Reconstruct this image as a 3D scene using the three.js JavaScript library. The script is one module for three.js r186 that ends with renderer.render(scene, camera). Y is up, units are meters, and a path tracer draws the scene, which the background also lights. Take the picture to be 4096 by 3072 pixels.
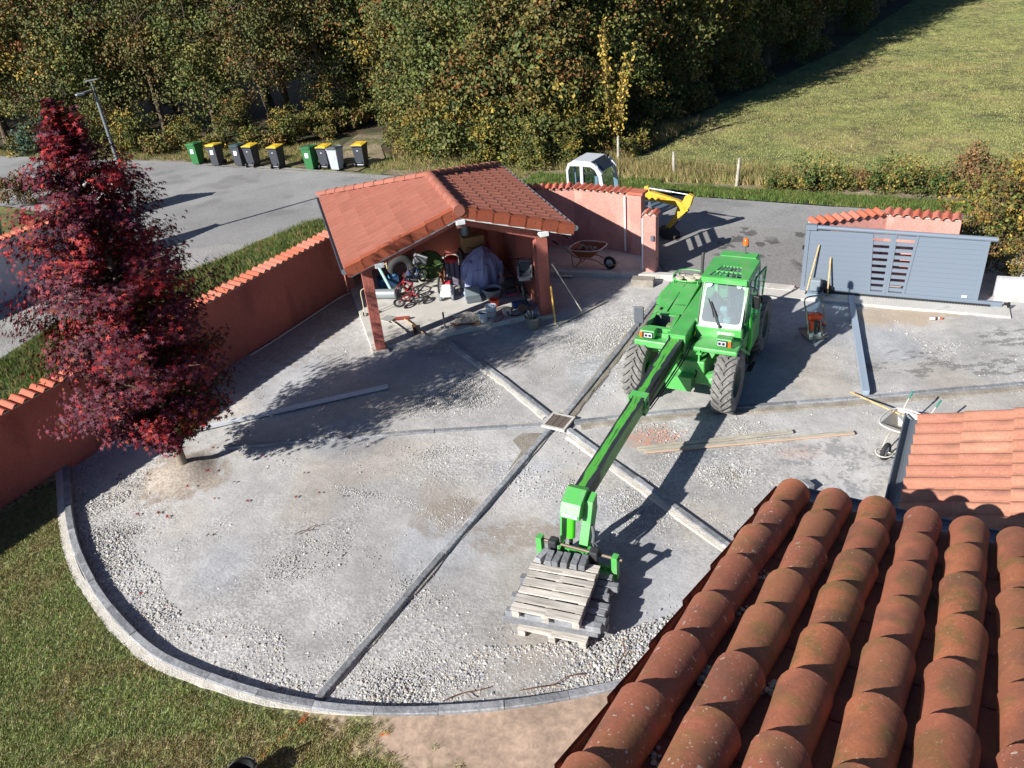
import * as THREE from 'three';
import { Sky } from 'three/addons/objects/Sky.js';
import { RoundedBoxGeometry } from 'three/addons/geometries/RoundedBoxGeometry.js';
import { mergeGeometries } from 'three/addons/utils/BufferGeometryUtils.js';

// ---------------------------------------------------------------- camera, sky, sun
const scene = new THREE.Scene();
const camera = new THREE.PerspectiveCamera(51.28, 4 / 3, 0.1, 900);
camera.position.set(0, 8.7, 0);
camera.quaternion.setFromRotationMatrix(new THREE.Matrix4().makeBasis(
  new THREE.Vector3(0.99511621, -0.08528397, 0.04970276),
  new THREE.Vector3(0.09871028, 0.85976313, -0.50106251),
  new THREE.Vector3(0, 0.5035216, 0.86398264)));
const SUN_EL = 29 * Math.PI / 180, SUN_AZ = 35.5 * Math.PI / 180;
const sunDir = new THREE.Vector3(-Math.cos(SUN_EL) * Math.cos(SUN_AZ), Math.sin(SUN_EL), Math.cos(SUN_EL) * Math.sin(SUN_AZ));
const sky = new Sky();
sky.name = 'sky'; sky.scale.setScalar(800); sky.userData = { kind: 'structure' };
sky.material.uniforms.sunPosition.value.copy(sunDir);
sky.material.uniforms.turbidity.value = 2.2;
sky.material.uniforms.rayleigh.value = 1.0;
sky.material.uniforms.mieCoefficient.value = 0.003;
scene.add(sky);
scene.environmentIntensity = 0.1;
const sun = new THREE.DirectionalLight(new THREE.Color(1, 0.96, 0.89), 5);
sun.position.copy(sunDir).multiplyScalar(120).add(new THREE.Vector3(0, 0, -20));
sun.target.position.set(0, 0, -20);
sun.castShadow = true;
Object.assign(sun.shadow.camera, { left: -60, right: 60, top: 60, bottom: -60, near: 1, far: 300 });
sun.shadow.mapSize.set(4096, 4096);
scene.add(sun, sun.target);
const renderer = new THREE.WebGLRenderer({ antialias: true });
renderer.toneMapping = THREE.LinearToneMapping;
renderer.toneMappingExposure = 1.75;
renderer.shadowMap.enabled = true;

// ---------------------------------------------------------------- helpers
const PI = Math.PI, V = (x, y, z) => new THREE.Vector3(x, y, z);
let seed_ = 12345;
const seed = s => { seed_ = s >>> 0; };
function rnd() { seed_ = (seed_ + 0x6D2B79F5) | 0; let t = Math.imul(seed_ ^ (seed_ >>> 15), 1 | seed_); t = (t + Math.imul(t ^ (t >>> 7), 61 | t)) ^ t; return ((t ^ (t >>> 14)) >>> 0) / 4294967296; }
const rr = (a, b) => a + (b - a) * rnd();
const pick = a => a[Math.floor(rnd() * a.length) % a.length];
const clamp = (x, a = 0, b = 1) => x < a ? a : x > b ? b : x;
const mix = (a, b, t) => a + (b - a) * t;
const sstep = (a, b, x) => { const t = clamp((x - a) / (b - a)); return t * t * (3 - 2 * t); };
// hashed value noise on a lattice (period wraps)
function h2(x, y, s) { let n = Math.imul(x, 374761393) + Math.imul(y, 668265263) + Math.imul(s, 1274126177); n = Math.imul(n ^ (n >>> 13), 1274126177); return ((n ^ (n >>> 16)) >>> 0) / 4294967296; }
function vn(x, y, p, s) {
  const xi = Math.floor(x), yi = Math.floor(y), fx = x - xi, fy = y - yi;
  const u = fx * fx * (3 - 2 * fx), v = fy * fy * (3 - 2 * fy);
  const a = ((xi % p) + p) % p, b = ((yi % p) + p) % p, a1 = (a + 1) % p, b1 = (b + 1) % p;
  const n00 = h2(a, b, s), n10 = h2(a1, b, s), n01 = h2(a, b1, s), n11 = h2(a1, b1, s);
  return n00 + (n10 - n00) * u + (n01 - n00) * v + (n00 - n10 - n01 + n11) * u * v;
}
function fbm(u, v, p, oct, s) { let a = 0, w = 0.5, t = 0; for (let i = 0; i < oct; i++) { a += w * vn(u * p, v * p, p, s + i * 17); t += w; w *= 0.5; p *= 2; } return a / t; }
function tex(size, fn, srgb = true, metres = 1) {
  const d = new Uint8Array(size * size * 4);
  for (let y = 0; y < size; y++) for (let x = 0; x < size; x++) {
    const c = fn((x + .5) / size, (y + .5) / size, x, y), i = (y * size + x) * 4;
    d[i] = clamp(c[0], 0, 255); d[i + 1] = clamp(c[1], 0, 255); d[i + 2] = clamp(c[2], 0, 255); d[i + 3] = 255;
  }
  const t = new THREE.DataTexture(d, size, size);
  t.wrapS = t.wrapT = THREE.RepeatWrapping; t.magFilter = THREE.LinearFilter; t.minFilter = THREE.LinearMipmapLinearFilter; t.generateMipmaps = true;
  if (srgb) t.colorSpace = THREE.SRGBColorSpace;
  t.repeat.set(1 / metres, 1 / metres); t.needsUpdate = true;
  return t;
}
const gtex = (size, fn, metres) => tex(size, (u, v, x, y) => { const g = fn(u, v, x, y) * 255; return [g, g, g]; }, false, metres);

// geometry
function norm(g) {
  if (g.index) g = g.toNonIndexed();
  for (const k of Object.keys(g.attributes)) if (!['position', 'normal', 'uv', 'color'].includes(k)) g.deleteAttribute(k);
  if (!g.attributes.normal) g.computeVertexNormals();
  if (!g.attributes.uv) g.setAttribute('uv', new THREE.Float32BufferAttribute(new Float32Array(g.attributes.position.count * 2), 2));
  return g;
}
function metreUV(g) {
  const p = g.attributes.position, n = g.attributes.normal, uv = g.attributes.uv;
  for (let i = 0; i < p.count; i += 3) {
    let nx = 0, ny = 0, nz = 0;
    for (let k = 0; k < 3; k++) { nx += n.getX(i + k); ny += n.getY(i + k); nz += n.getZ(i + k); }
    nx = Math.abs(nx); ny = Math.abs(ny); nz = Math.abs(nz);
    for (let k = i; k < i + 3; k++) {
      const x = p.getX(k), y = p.getY(k), z = p.getZ(k);
      if (ny >= nx && ny >= nz) uv.setXY(k, x, z); else if (nx >= nz) uv.setXY(k, z, y); else uv.setXY(k, x, y);
    }
  }
  return g;
}
function M(gs, keepUV) {
  gs = (Array.isArray(gs) ? gs : [gs]).map(norm);
  const g = gs.length > 1 ? mergeGeometries(gs) : gs[0];
  return keepUV ? g : metreUV(g);
}
const taken = {};
function numbered(n) { if (!(n in taken)) { taken[n] = 0; return n; } taken[n]++; return n + '_' + String(taken[n]).padStart(3, '0'); }
function obj(name, gs, mat, parent, keepUV) {
  const m = new THREE.Mesh(M(gs, keepUV), mat);
  m.castShadow = m.receiveShadow = true;
  if (parent) { m.name = name; parent.add(m); } else { m.name = numbered(name); scene.add(m); }
  return m;
}
function tag(o, label, category, group, kind) { o.userData = Object.assign(o.userData || {}, { label, category }); if (group) o.userData.group = group; if (kind) o.userData.kind = kind; return o; }
function thing(name, label, category, pos = [0, 0, 0], turn = 0, group) {
  const o = new THREE.Group(); o.name = numbered(name); scene.add(o); o.position.set(...pos); o.rotation.y = turn; return tag(o, label, category, group);
}
function dup(o, label, pos, turn, scale) { const c = o.clone(); c.name = numbered(o.name.replace(/_\d\d\d$/, '')); c.userData = Object.assign({}, o.userData); if (label) c.userData.label = label; c.position.set(...pos); c.rotation.y = turn; if (scale) c.scale.setScalar(scale); scene.add(c); return c; }
function struct(name, g, mat, keepUV) { const m = obj(name, g, mat, null, keepUV); m.userData = { kind: 'structure' }; return m; }

const T = (g, x = 0, y = 0, z = 0, rx = 0, ry = 0, rz = 0) => { if (rx || ry || rz) g.applyMatrix4(new THREE.Matrix4().makeRotationFromEuler(new THREE.Euler(rx, ry, rz))); return g.translate(x, y, z); };
const box = (w, h, d, x = 0, y = 0, z = 0, rx = 0, ry = 0, rz = 0) => T(norm(new THREE.BoxGeometry(w, h, d)), x, y, z, rx, ry, rz);
const rbox = (w, h, d, r, x = 0, y = 0, z = 0, rx = 0, ry = 0, rz = 0, s = 2) => T(norm(new RoundedBoxGeometry(w, h, d, s, Math.min(r, w / 2.01, h / 2.01, d / 2.01))), x, y, z, rx, ry, rz);
const cyl = (r0, r1, h, x = 0, y = 0, z = 0, rx = 0, ry = 0, rz = 0, s = 14, open = false) => T(norm(new THREE.CylinderGeometry(r1, r0, h, s, 1, open)), x, y, z, rx, ry, rz);
const sph = (r, x = 0, y = 0, z = 0, sx = 1, sy = 1, sz = 1, s = 12) => norm(new THREE.SphereGeometry(r, s, Math.ceil(s * .7))).scale(sx, sy, sz).translate(x, y, z);
const tor = (R, r, x = 0, y = 0, z = 0, rx = 0, ry = 0, rz = 0, s = 24, ts = 8, arc = PI * 2) => T(norm(new THREE.TorusGeometry(R, r, ts, s, arc)), x, y, z, rx, ry, rz);
const A3 = a => a.map(p => p.isVector3 ? p : V(...p));
const tube = (pts, r, s = 6, seg, closed = false) => { pts = A3(pts); return norm(new THREE.TubeGeometry(new THREE.CatmullRomCurve3(pts, closed, 'centripetal'), seg || pts.length * 5, r, s, closed)); };
function bar(a, b, r, s = 8, r2) { a = V(...a); b = V(...b); const d = b.clone().sub(a), g = norm(new THREE.CylinderGeometry(r2 ?? r, r, d.length(), s)); g.applyQuaternion(new THREE.Quaternion().setFromUnitVectors(V(0, 1, 0), d.clone().normalize())); return g.translate((a.x + b.x) / 2, (a.y + b.y) / 2, (a.z + b.z) / 2); }
function beam(a, b, w, h, up = [0, 1, 0], bev = 0) {   // box from a to b: w across, h along up
  a = V(...a); b = V(...b); const z = b.clone().sub(a), L = z.length(); z.normalize();
  const x = V(...up).cross(z).normalize(), y = z.clone().cross(x);
  const g = bev ? norm(new RoundedBoxGeometry(w, h, L, 2, bev)) : norm(new THREE.BoxGeometry(w, h, L));
  g.applyMatrix4(new THREE.Matrix4().makeBasis(x, y, z)); return g.translate((a.x + b.x) / 2, (a.y + b.y) / 2, (a.z + b.z) / 2);
}
function shape(pts, holes) { const s = new THREE.Shape(pts.map(p => new THREE.Vector2(p[0], p[1]))); if (holes) for (const h of holes) s.holes.push(new THREE.Path(h.map(p => new THREE.Vector2(p[0], p[1])))); return s; }
const ext = (pts, depth, bev = 0, holes) => norm(new THREE.ExtrudeGeometry(Array.isArray(pts) ? shape(pts, holes) : pts, { depth, bevelEnabled: bev > 0, bevelSize: bev, bevelThickness: bev, bevelSegments: 2, steps: 1, curveSegments: 10 }));
const lathe = (pts, s = 20) => norm(new THREE.LatheGeometry(pts.map(p => new THREE.Vector2(p[0], p[1])), s));
// flat sheet from an outline in (x, z), facing up
function sheet(pts, y) { const g = new THREE.ShapeGeometry(shape(pts.map(p => [p[0], -p[1]])), 8); g.rotateX(-PI / 2); g.translate(0, y, 0); return norm(g); }
const rot2 = (x, z, a) => [x * Math.cos(a) + z * Math.sin(a), -x * Math.sin(a) + z * Math.cos(a)];
const catmull = (pts, n) => new THREE.CatmullRomCurve3(pts.map(p => V(p[0], 0, p[1])), false, 'centripetal').getSpacedPoints(n).map(v => [v.x, v.z]);
function inPoly(x, z, P) { let c = false; for (let i = 0, j = P.length - 1; i < P.length; j = i++) { const a = P[i], b = P[j]; if ((a[1] > z) !== (b[1] > z) && x < (b[0] - a[0]) * (z - a[1]) / (b[1] - a[1]) + a[0]) c = !c; } return c; }
function distPoly(x, z, P) { let m = 1e9; for (let i = 0; i < P.length - 1; i++) { const a = P[i], b = P[i + 1], dx = b[0] - a[0], dz = b[1] - a[1], t = clamp(((x - a[0]) * dx + (z - a[1]) * dz) / (dx * dx + dz * dz)); m = Math.min(m, Math.hypot(x - a[0] - dx * t, z - a[1] - dz * t)); } return m; }
const hex = (h, k = 1) => { const c = new THREE.Color(h); return c.multiplyScalar(k); };
const mat = (color, roughness = 0.8, o = {}) => new THREE.MeshStandardMaterial(Object.assign({ color: new THREE.Color(color), roughness }, o));
// ---------------------------------------------------------------- textures and materials
const ARC = [[-9.05, -13.5], [-8.82, -13.04], [-8.33, -11.97], [-7.74, -10.88], [-7.06, -9.89], [-6.2, -8.9], [-5.4, -8.18], [-4.64, -7.73], [-3.78, -7.32], [-2.99, -7.05], [-2.24, -6.88], [-1.51, -6.79], [-0.8, -6.75], [-0.09, -6.77], [0.58, -6.83], [1.13, -6.92], [1.9, -7.15], [2.7, -7.55]];
const arcPts = catmull(ARC, 160);
const YX0 = -13, YX1 = 14, YZ0 = -24, YZ1 = -4.5;
const blobAt = (x, z, cx, cz, rx, rz, s) => { if (Math.abs(x - cx) > rx * 1.6 || Math.abs(z - cz) > rz * 1.6) return 0; const n = vn(x * 3.1 + 40, z * 3.1 + 40, 999, s) * .5 + vn(x * 9 + 40, z * 9 + 40, 999, s + 1) * .35; return sstep(1.12, .72, Math.hypot((x - cx) / rx, (z - cz) / rz) + n - .42); };
// how loose (stony) the yard surface is at a place: 0 rolled fine, 1 open stones
function loose0(x, z) {
  const n = vn(x * .55 + 31, z * .55 + 17, 999, 5) * .6 + vn(x * 1.7 + 3, z * 1.7 + 9, 999, 6) * .4;
  let l = sstep(.56, .8, n) * .6;
  const d = distPoly(x, z, arcPts); l = Math.max(l, sstep(1.0, .35, d + n * .9 - .3) * .9);
  for (const [cx, cz, r] of [[-1.9, -7.7, 1.5], [-4.5, -8.6, 1.2], [-1.0, -12.2, 1.0], [-7.2, -11.4, 1.1], [2.4, -17.2, 1.6], [2.2, -15.6, 1.0], [1.9, -10.6, 1.2], [3.6, -11.7, 1.3], [-1.2, -14.9, .9]]) l = Math.max(l, sstep(r * 1.25, r * .35, Math.hypot(x - cx, z - cz) + (n - .5) * r * 1.3) * .95);
  return clamp(l);
}
const LG = (() => { const nx = 271, nz = 196, a = new Float32Array(nx * nz); for (let j = 0; j < nz; j++) for (let i = 0; i < nx; i++) a[j * nx + i] = loose0(YX0 + i * .1, YZ0 + j * .1); return { nx, nz, a }; })();
function loose(x, z) { const u = clamp((x - YX0) * 10, 0, LG.nx - 2), v = clamp((z - YZ0) * 10, 0, LG.nz - 2), i = u | 0, j = v | 0, fu = u - i, fv = v - j, k = j * LG.nx + i, a = LG.a; return mix(mix(a[k], a[k + 1], fu), mix(a[k + LG.nx], a[k + LG.nx + 1], fu), fv); }
const yardTex = tex(2048, (u, v) => {
  const x = mix(YX0, YX1, u), z = mix(YZ0, YZ1, v);
  const big = vn(x * .35 + 50, z * .35 + 50, 999, 1), mid = vn(x * 1.6 + 50, z * 1.6 + 50, 999, 2), fine = vn(x * 7 + 90, z * 7 + 90, 9999, 3), gr = vn(x * 34 + 900, z * 34 + 900, 99999, 4), gr2 = vn(x * 61 + 900, z * 61 + 900, 99999, 7);
  const l = loose(x, z);
  let g = 166 + (big - .5) * 26 + (mid - .5) * 20 + (fine - .5) * 14 + (gr - .5) * mix(14, 50, l) + (gr2 - .5) * mix(14, 34, l);
  let r = g + 1, gg = g - 1, b = g - 3;
  const beige = sstep(.5, .8, vn(x * .8 + 11, z * .8 + 71, 999, 21)) * (1 - l) * .8;
  r += beige * 5; b -= beige * 6;
  const blue = sstep(.55, .8, vn(x * .6 + 211, z * .6 + 71, 999, 23)) * .7; r -= 12 * blue; gg -= 8 * blue; b -= 1 * blue;
  let d = Math.max(blobAt(x, z, -1.35, -10.75, .62, .55, 31), blobAt(x, z, -.2, -10.05, .85, .42, 33), blobAt(x, z, -1.5, -11.5, .35, .5, 35) * .5);
  d *= sstep(.25, .55, gr * .5 + fine * .5); r = mix(r, 132 + (gr - .5) * 14, d * .62); gg = mix(gg, 119 + (gr - .5) * 14, d * .62); b = mix(b, 108 + (gr - .5) * 14, d * .62);
  d = Math.max(blobAt(x, z, 2.5, -12.45, .6, .45, 37), blobAt(x, z, 5.1, -11.5, .5, .2, 38) * .4) * sstep(.35, .6, gr); r = mix(r, 196, d * .75); gg = mix(gg, 132, d * .75); b = mix(b, 112, d * .75);
  d = blobAt(x, z, 9.3, -16.5, 1.1, .7, 39); r = mix(r, 170, d * .7); gg = mix(gg, 151, d * .7); b = mix(b, 128, d * .7);
  d = Math.max(blobAt(x, z, 8.3, -14.2, 1.1, .6, 41), blobAt(x, z, 9.9, -13.8, .9, .45, 43), blobAt(x, z, 10.9, -14.9, .8, .5, 44)) * sstep(.5, .62, vn(x * 4 + 7, z * 9 + 7, 999, 45) * .45 + vn(x * 11 + 7, z * 24 + 7, 9999, 46) * .3 + gr * .25); r = mix(r, 112, d * .75); gg = mix(gg, 110, d * .75); b = mix(b, 109, d * .75);
  d = blobAt(x, z, 5.4, -10.9, 1.3, 1.0, 47) * sstep(.46, .64, vn(x * 4 + 9, z * 4 + 9, 999, 48) * .4 + vn(x * 14 + 9, z * 14 + 9, 9999, 49) * .3 + gr * .3); r = mix(r, 120, d * .6); gg = mix(gg, 119, d * .6); b = mix(b, 120, d * .6);
  // soil along the left wall and round the tree
  const wl = (x + 9.69) * .859 + (z + 12.1) * .512, so = Math.max(sstep(1.7, .8, wl + (fine - .5) * .8) * sstep(-14, -17, z) * .8, sstep(1.0, .55, Math.hypot(x + 6.5, z + 12.75) + (fine - .5) * .6));
  r = mix(r, 156 + (gr - .5) * 50, so * .75); gg = mix(gg, 142 + (gr - .5) * 50, so * .75); b = mix(b, 128 + (gr - .5) * 46, so * .75);
  return [r, gg, b];
});
yardTex.wrapS = yardTex.wrapT = THREE.ClampToEdgeWrapping;
const yardBump = gtex(2048, (u, v) => {
  const x = mix(YX0, YX1, u), z = mix(YZ0, YZ1, v), l = loose(x, z);
  return clamp(.5 + (vn(x * 34 + 900, z * 34 + 900, 99999, 4) - .5) * mix(.16, .42, l) + (vn(x * 61 + 900, z * 61 + 900, 99999, 7) - .5) * mix(.14, .36, l) + (vn(x * 7 + 90, z * 7 + 90, 9999, 3) - .5) * .15);
}, 1);
yardBump.wrapS = yardBump.wrapT = THREE.ClampToEdgeWrapping;
const yardMat = new THREE.MeshStandardMaterial({ map: yardTex, roughness: .95, bumpMap: yardBump, bumpScale: .014 });

const grassTex = tex(512, (u, v) => {   // 8 m of mown autumn lawn / meadow
  const a = fbm(u, v, 4, 3, 61), b = fbm(u, v, 24, 4, 62), c = vn(u * 220, v * 220, 220, 63), e = sstep(.5, .75, fbm(u, v, 12, 3, 65));
  const k = .72 + (b - .5) * .7 + (c - .5) * .55;
  return [mix(96, 124, e * .8 + (a - .5)) * k, mix(114, 118, e) * k, mix(52, 72, e) * k];
}, true, 8);
const meadowTex = tex(1024, (u, v) => {   // 40 m of rough pasture
  const a = fbm(u, v, 5, 4, 71), b = fbm(u, v, 40, 4, 72), c = vn(u * 400, v * 800, 400, 73), d = sstep(.52, .7, fbm(u, v, 16, 4, 75)), e = sstep(.62, .78, fbm(u, v, 30, 3, 77));
  const k = .78 + (b - .5) * .55 + (c - .5) * .4;
  let r = mix(136, 154, d + (a - .5)), g = mix(140, 143, d), bb = mix(78, 92, d);
  r = mix(r, 150, e * .45); g = mix(g, 132, e * .45); bb = mix(bb, 94, e * .45);
  return [r * k, g * k, bb * k];
}, true, 40);
const meadowBump = gtex(512, (u, v) => fbm(u, v, 40, 4, 79), 40);
const meadowMat = new THREE.MeshStandardMaterial({ map: meadowTex, roughness: .95, bumpMap: meadowBump, bumpScale: .12 });
const litterTex = tex(512, (u, v) => { const a = fbm(u, v, 8, 5, 81), c = vn(u * 120, v * 120, 120, 83), k = .6 + a * .5 + (c - .5) * .5; const g = sstep(.5, .7, fbm(u, v, 6, 3, 85)); return [mix(86, 66, g) * k, mix(68, 72, g) * k, mix(44, 36, g) * k]; }, true, 5);
const litterMat = new THREE.MeshStandardMaterial({ map: litterTex, roughness: 1 });
const lawnTex = tex(2048, (u, v) => {   // x -16..6, z -16..6 : lawn running out into bare soil by the house
  const x = mix(-16, 6, u), z = mix(-16, 6, v);
  const a = vn(x * .7 + 30, z * .7 + 30, 999, 91), b = vn(x * 3 + 30, z * 3 + 30, 999, 92), c = vn(x * 40 + 300, z * 40 + 300, 9999, 93), f = vn(x * 14 + 300, z * 14 + 300, 9999, 96);
  const soil = sstep(-2.75, -1.9, x + (z + 6.8) * -.75 + (b - .5) * 1.1 + (f - .5) * .5);
  const dry = clamp(sstep(.45, .75, a * .5 + b * .6) * .8 + sstep(-5.2, -3, x) * .55);
  const k = .74 + (c - .5) * .7 + (f - .5) * .4;
  let r = mix(128, 172, dry) * k, g = mix(142, 160, dry) * k, bb = mix(84, 114, dry) * k;
  const s = 1 + (c - .5) * .14 + (f - .5) * .16 + (b - .5) * .12;
  r = mix(r, 166 * s, soil); g = mix(g, 144 * s, soil); bb = mix(bb, 126 * s, soil);
  // orange setting-out paint sprayed along the edge and across the grass
  const on1 = (x > -3.75 && x < -3.05 && z > -7 && z < -6.2) ? sstep(.06, .02, Math.abs((x + 3.08) * .72 + (z + 6.86) * .69) + (f - .5) * .03) : 0;
  const on2 = (x > -3.4 && x < -1.95 && z < -6) ? sstep(.05, .02, Math.abs(distPoly(x, z, arcPts) - .32) + (f - .5) * .05) * sstep(.42, .6, vn(x * 5, 3, 999, 98)) : 0;
  const o = Math.max(on1, on2) * sstep(.3, .6, c); r = mix(r, 205, o * .8); g = mix(g, 92, o * .8); bb = mix(bb, 45, o * .8);
  return [r, g, bb];
});
lawnTex.wrapS = lawnTex.wrapT = THREE.ClampToEdgeWrapping;
const lawnBump = gtex(512, (u, v) => fbm(u, v, 60, 4, 99), 6);
const lawnMat = new THREE.MeshStandardMaterial({ map: lawnTex, roughness: .97, bumpMap: lawnBump, bumpScale: .05 });
const verge = new THREE.MeshStandardMaterial({ map: grassTex, roughness: .97, bumpMap: lawnBump, bumpScale: .06 });
const asphaltTex = tex(512, (u, v) => { const a = fbm(u, v, 5, 5, 101), c = vn(u * 300, v * 300, 300, 103), s = sstep(.56, .7, fbm(u, v, 9, 4, 105)); const g = 138 + (a - .5) * 34 + (c - .5) * 22 - s * 12; return [g, g - 1, g - 1]; }, true, 9);
const asphaltMat = new THREE.MeshStandardMaterial({ map: asphaltTex, roughness: .92, bumpMap: gtex(512, (u, v) => vn(u * 200, v * 200, 200, 107), 3), bumpScale: .004 });
const apronTex = tex(512, (u, v) => { const a = fbm(u, v, 4, 5, 111), c = vn(u * 260, v * 260, 260, 113), s = sstep(.6, .66, fbm(u, v, 16, 4, 115)) * sstep(.5, .65, fbm(u, v, 4, 2, 117)); const g = 126 + (a - .5) * 36 + (c - .5) * 26 - s * 44; return [g + 1, g - 1, g - 2]; }, true, 7);
const apronMat = new THREE.MeshStandardMaterial({ map: apronTex, roughness: .9, bumpMap: gtex(512, (u, v) => vn(u * 180, v * 180, 180, 119), 3), bumpScale: .006 });
const trackTex = tex(512, (u, v) => { const a = fbm(u, v, 6, 5, 121), c = vn(u * 320, v * 320, 320, 123); const g = 146 + (a - .5) * 34 + (c - .5) * 46; return [g, g - 2, g - 5]; }, true, 6);
const trackMat = new THREE.MeshStandardMaterial({ map: trackTex, roughness: .95, bumpMap: gtex(512, (u, v) => vn(u * 160, v * 160, 160, 127), 4), bumpScale: .012 });
const dirtTex = tex(512, (u, v) => { const a = fbm(u, v, 6, 5, 131), c = vn(u * 260, v * 260, 260, 133), g = sstep(.52, .68, fbm(u, v, 9, 3, 135)); const k = .9 + (a - .5) * .5 + (c - .5) * .4; return [mix(142, 104, g) * k, mix(128, 102, g) * k, mix(104, 58, g) * k]; }, true, 6);
const dirtMat = new THREE.MeshStandardMaterial({ map: dirtTex, roughness: .97, bumpMap: gtex(512, (u, v) => fbm(u, v, 40, 3, 137), 4), bumpScale: .03 });

const stuccoBump = gtex(512, (u, v) => vn(u * 90, v * 90, 90, 141) * .6 + vn(u * 190, v * 190, 190, 142) * .4, 1.5);
function stucco(r, g, b, s) { return new THREE.MeshStandardMaterial({ roughness: .95, bumpMap: stuccoBump, bumpScale: .006, map: tex(512, (u, v) => { const a = fbm(u, v, 4, 5, s), c = vn(u * 128, v * 128, 128, s + 3), st = sstep(.5, .72, fbm(u, v * .35, 7, 4, s + 11)), k = 1 + (a - .5) * .2 + (c - .5) * .12 - st * .1; return [r * k, g * k, b * k]; }, true, 3) }); }
const pink = stucco(170, 98, 86, 151), pinkPale = stucco(204, 146, 134, 155), whiteWall = stucco(196, 196, 198, 161);
function clay(r, g, b, s, o = {}) {
  return new THREE.MeshStandardMaterial({ roughness: o.rough ?? .85, bumpMap: stuccoBump, bumpScale: o.bump ?? .0015, map: tex(o.size || 256, (u, v) => {
    const a = fbm(u, v, 4, 4, s), b2 = fbm(u, v, 9, 4, s + 5), c = vn(u * 100, v * 100, 100, s + 9), k = 1 + (a - .5) * (o.var ?? .25) + (c - .5) * .1;
    let R = r * k, G = g * k, B = b * k;
    if (o.lichen) {
      const l = sstep(.46, .72, b2) * o.lichen; R = mix(R, 128 * k, l); G = mix(G, 98 * k, l); B = mix(B, 56 * k, l);
      const dk = sstep(.5, .8, fbm(u + .37, v + .21, 5, 3, s + 31)) * .45; R = mix(R, 100, dk); G = mix(G, 70, dk); B = mix(B, 58, dk);
      const w = sstep(.82, .84, fbm(u, v, 34, 2, s + 13)) * (o.dots > .9 ? 1 : 0) + sstep(.82, .85, fbm(u, v, 100, 2, s + 15)); const ww = clamp(w) * .8 * (o.dots ?? .4); R = mix(R, 190, ww); G = mix(G, 184, ww); B = mix(B, 172, ww);
    }
    return [R, G, B];
  }, true, o.m || 1) });
}
const tileOld = [0, 1, 2, 3].map(i => clay(156 + i * 4 - (i == 2) * 8, 94 + i * 3, 71, 200 + i * 40, { lichen: .45 + .1 * i, size: 512, m: .8, var: .22, bump: .0006, dots: i == 0 ? 1 : i == 3 ? .8 : .5 }));
const tileOldChan = clay(132, 76, 62, 371, { lichen: .5, size: 256, m: .7 });
const tileWing = [clay(166, 112, 92, 381, { lichen: .12, m: .8, var: .22 }), clay(171, 118, 97, 391, { lichen: .1, m: .8, var: .2 }), clay(160, 105, 87, 397, { lichen: .16, m: .8, var: .24 })];
const tileNew = [clay(150, 92, 76, 401, { var: .12 }), clay(146, 88, 72, 405, { var: .12 }), clay(153, 95, 79, 409, { var: .12 })];
const tileCope = [clay(186, 104, 82, 411, { var: .2 }), clay(178, 94, 70, 415, { var: .2 }), clay(190, 112, 92, 419, { var: .2 })];
const concreteMat = new THREE.MeshStandardMaterial({ roughness: .93, bumpMap: stuccoBump, bumpScale: .003, map: tex(512, (u, v) => { const a = fbm(u, v, 4, 5, 421), c = vn(u * 200, v * 200, 200, 423), s = sstep(.62, .72, fbm(u, v, 8, 4, 425)); const g = 190 + (a - .5) * 30 + (c - .5) * 16 - s * 18; return [g, g - 3, g - 9]; }, true, 2.5) });
const mortarMat = new THREE.MeshStandardMaterial({ roughness: .95, bumpMap: stuccoBump, bumpScale: .008, map: tex(256, (u, v) => { const a = fbm(u, v, 6, 4, 431), c = vn(u * 100, v * 100, 100, 433), g = 180 + (a - .5) * 40 + (c - .5) * 26; return [g, g - 5, g - 14]; }, true, 1) });
const wetMortar = new THREE.MeshStandardMaterial({ roughness: .9, bumpMap: stuccoBump, bumpScale: .008, map: tex(256, (u, v) => { const a = fbm(u, v, 6, 4, 435), c = vn(u * 100, v * 100, 100, 437), g = 138 + (a - .5) * 40 + (c - .5) * 26; return [g, g - 7, g - 17]; }, true, 1) });
function slate(g0, s) { return new THREE.MeshStandardMaterial({ roughness: .8, bumpMap: gtex(256, (u, v) => fbm(u, v, 12, 4, s + 7), .5), bumpScale: .008, map: tex(256, (u, v) => { const a = fbm(u * 1, v, 5, 5, s), c = vn(u * 30, v * 128, 128, s + 3), st = sstep(.6, .7, fbm(u, v, 8, 3, s + 5)); const g = g0 + (a - .5) * 40 + (c - .5) * 22 + st * 14; return [g - 2, g, g + 4]; }, true, .7) }); }
const stoneMats = [slate(126, 441), slate(136, 447), slate(116, 453), slate(144, 459)];
const stoneDark = [slate(118, 461), slate(132, 467), slate(106, 473)];
function wood(r, g, b, s, m = 1) { return new THREE.MeshStandardMaterial({ roughness: .85, bumpMap: gtex(256, (u, v) => fbm(u, v * .12, 16, 3, s + 9), m), bumpScale: .002, map: tex(256, (u, v) => { const gr = vn(u * 3 + vn(u * 4, v * 4, 4, s) * .5, v * 60, 240, s + 1), a = fbm(u, v, 4, 3, s + 2), k = 1 + (gr - .5) * .3 + (a - .5) * .25; return [r * k, g * k, b * k]; }, true, m) }); }
const palletWood = [wood(186, 180, 171, 481), wood(194, 187, 177, 485), wood(170, 165, 157, 489)];
const freshWood = wood(205, 170, 118, 493), greyWood = wood(172, 166, 152, 497);
const barkMat = new THREE.MeshStandardMaterial({ roughness: .95, bumpMap: gtex(256, (u, v) => fbm(u, v * .3, 20, 4, 503), 1), bumpScale: .03, map: tex(256, (u, v) => { const a = fbm(u, v * .4, 14, 4, 501), k = .6 + a * .8; return [96 * k, 82 * k, 66 * k]; }, true, 1.2) });
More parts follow.
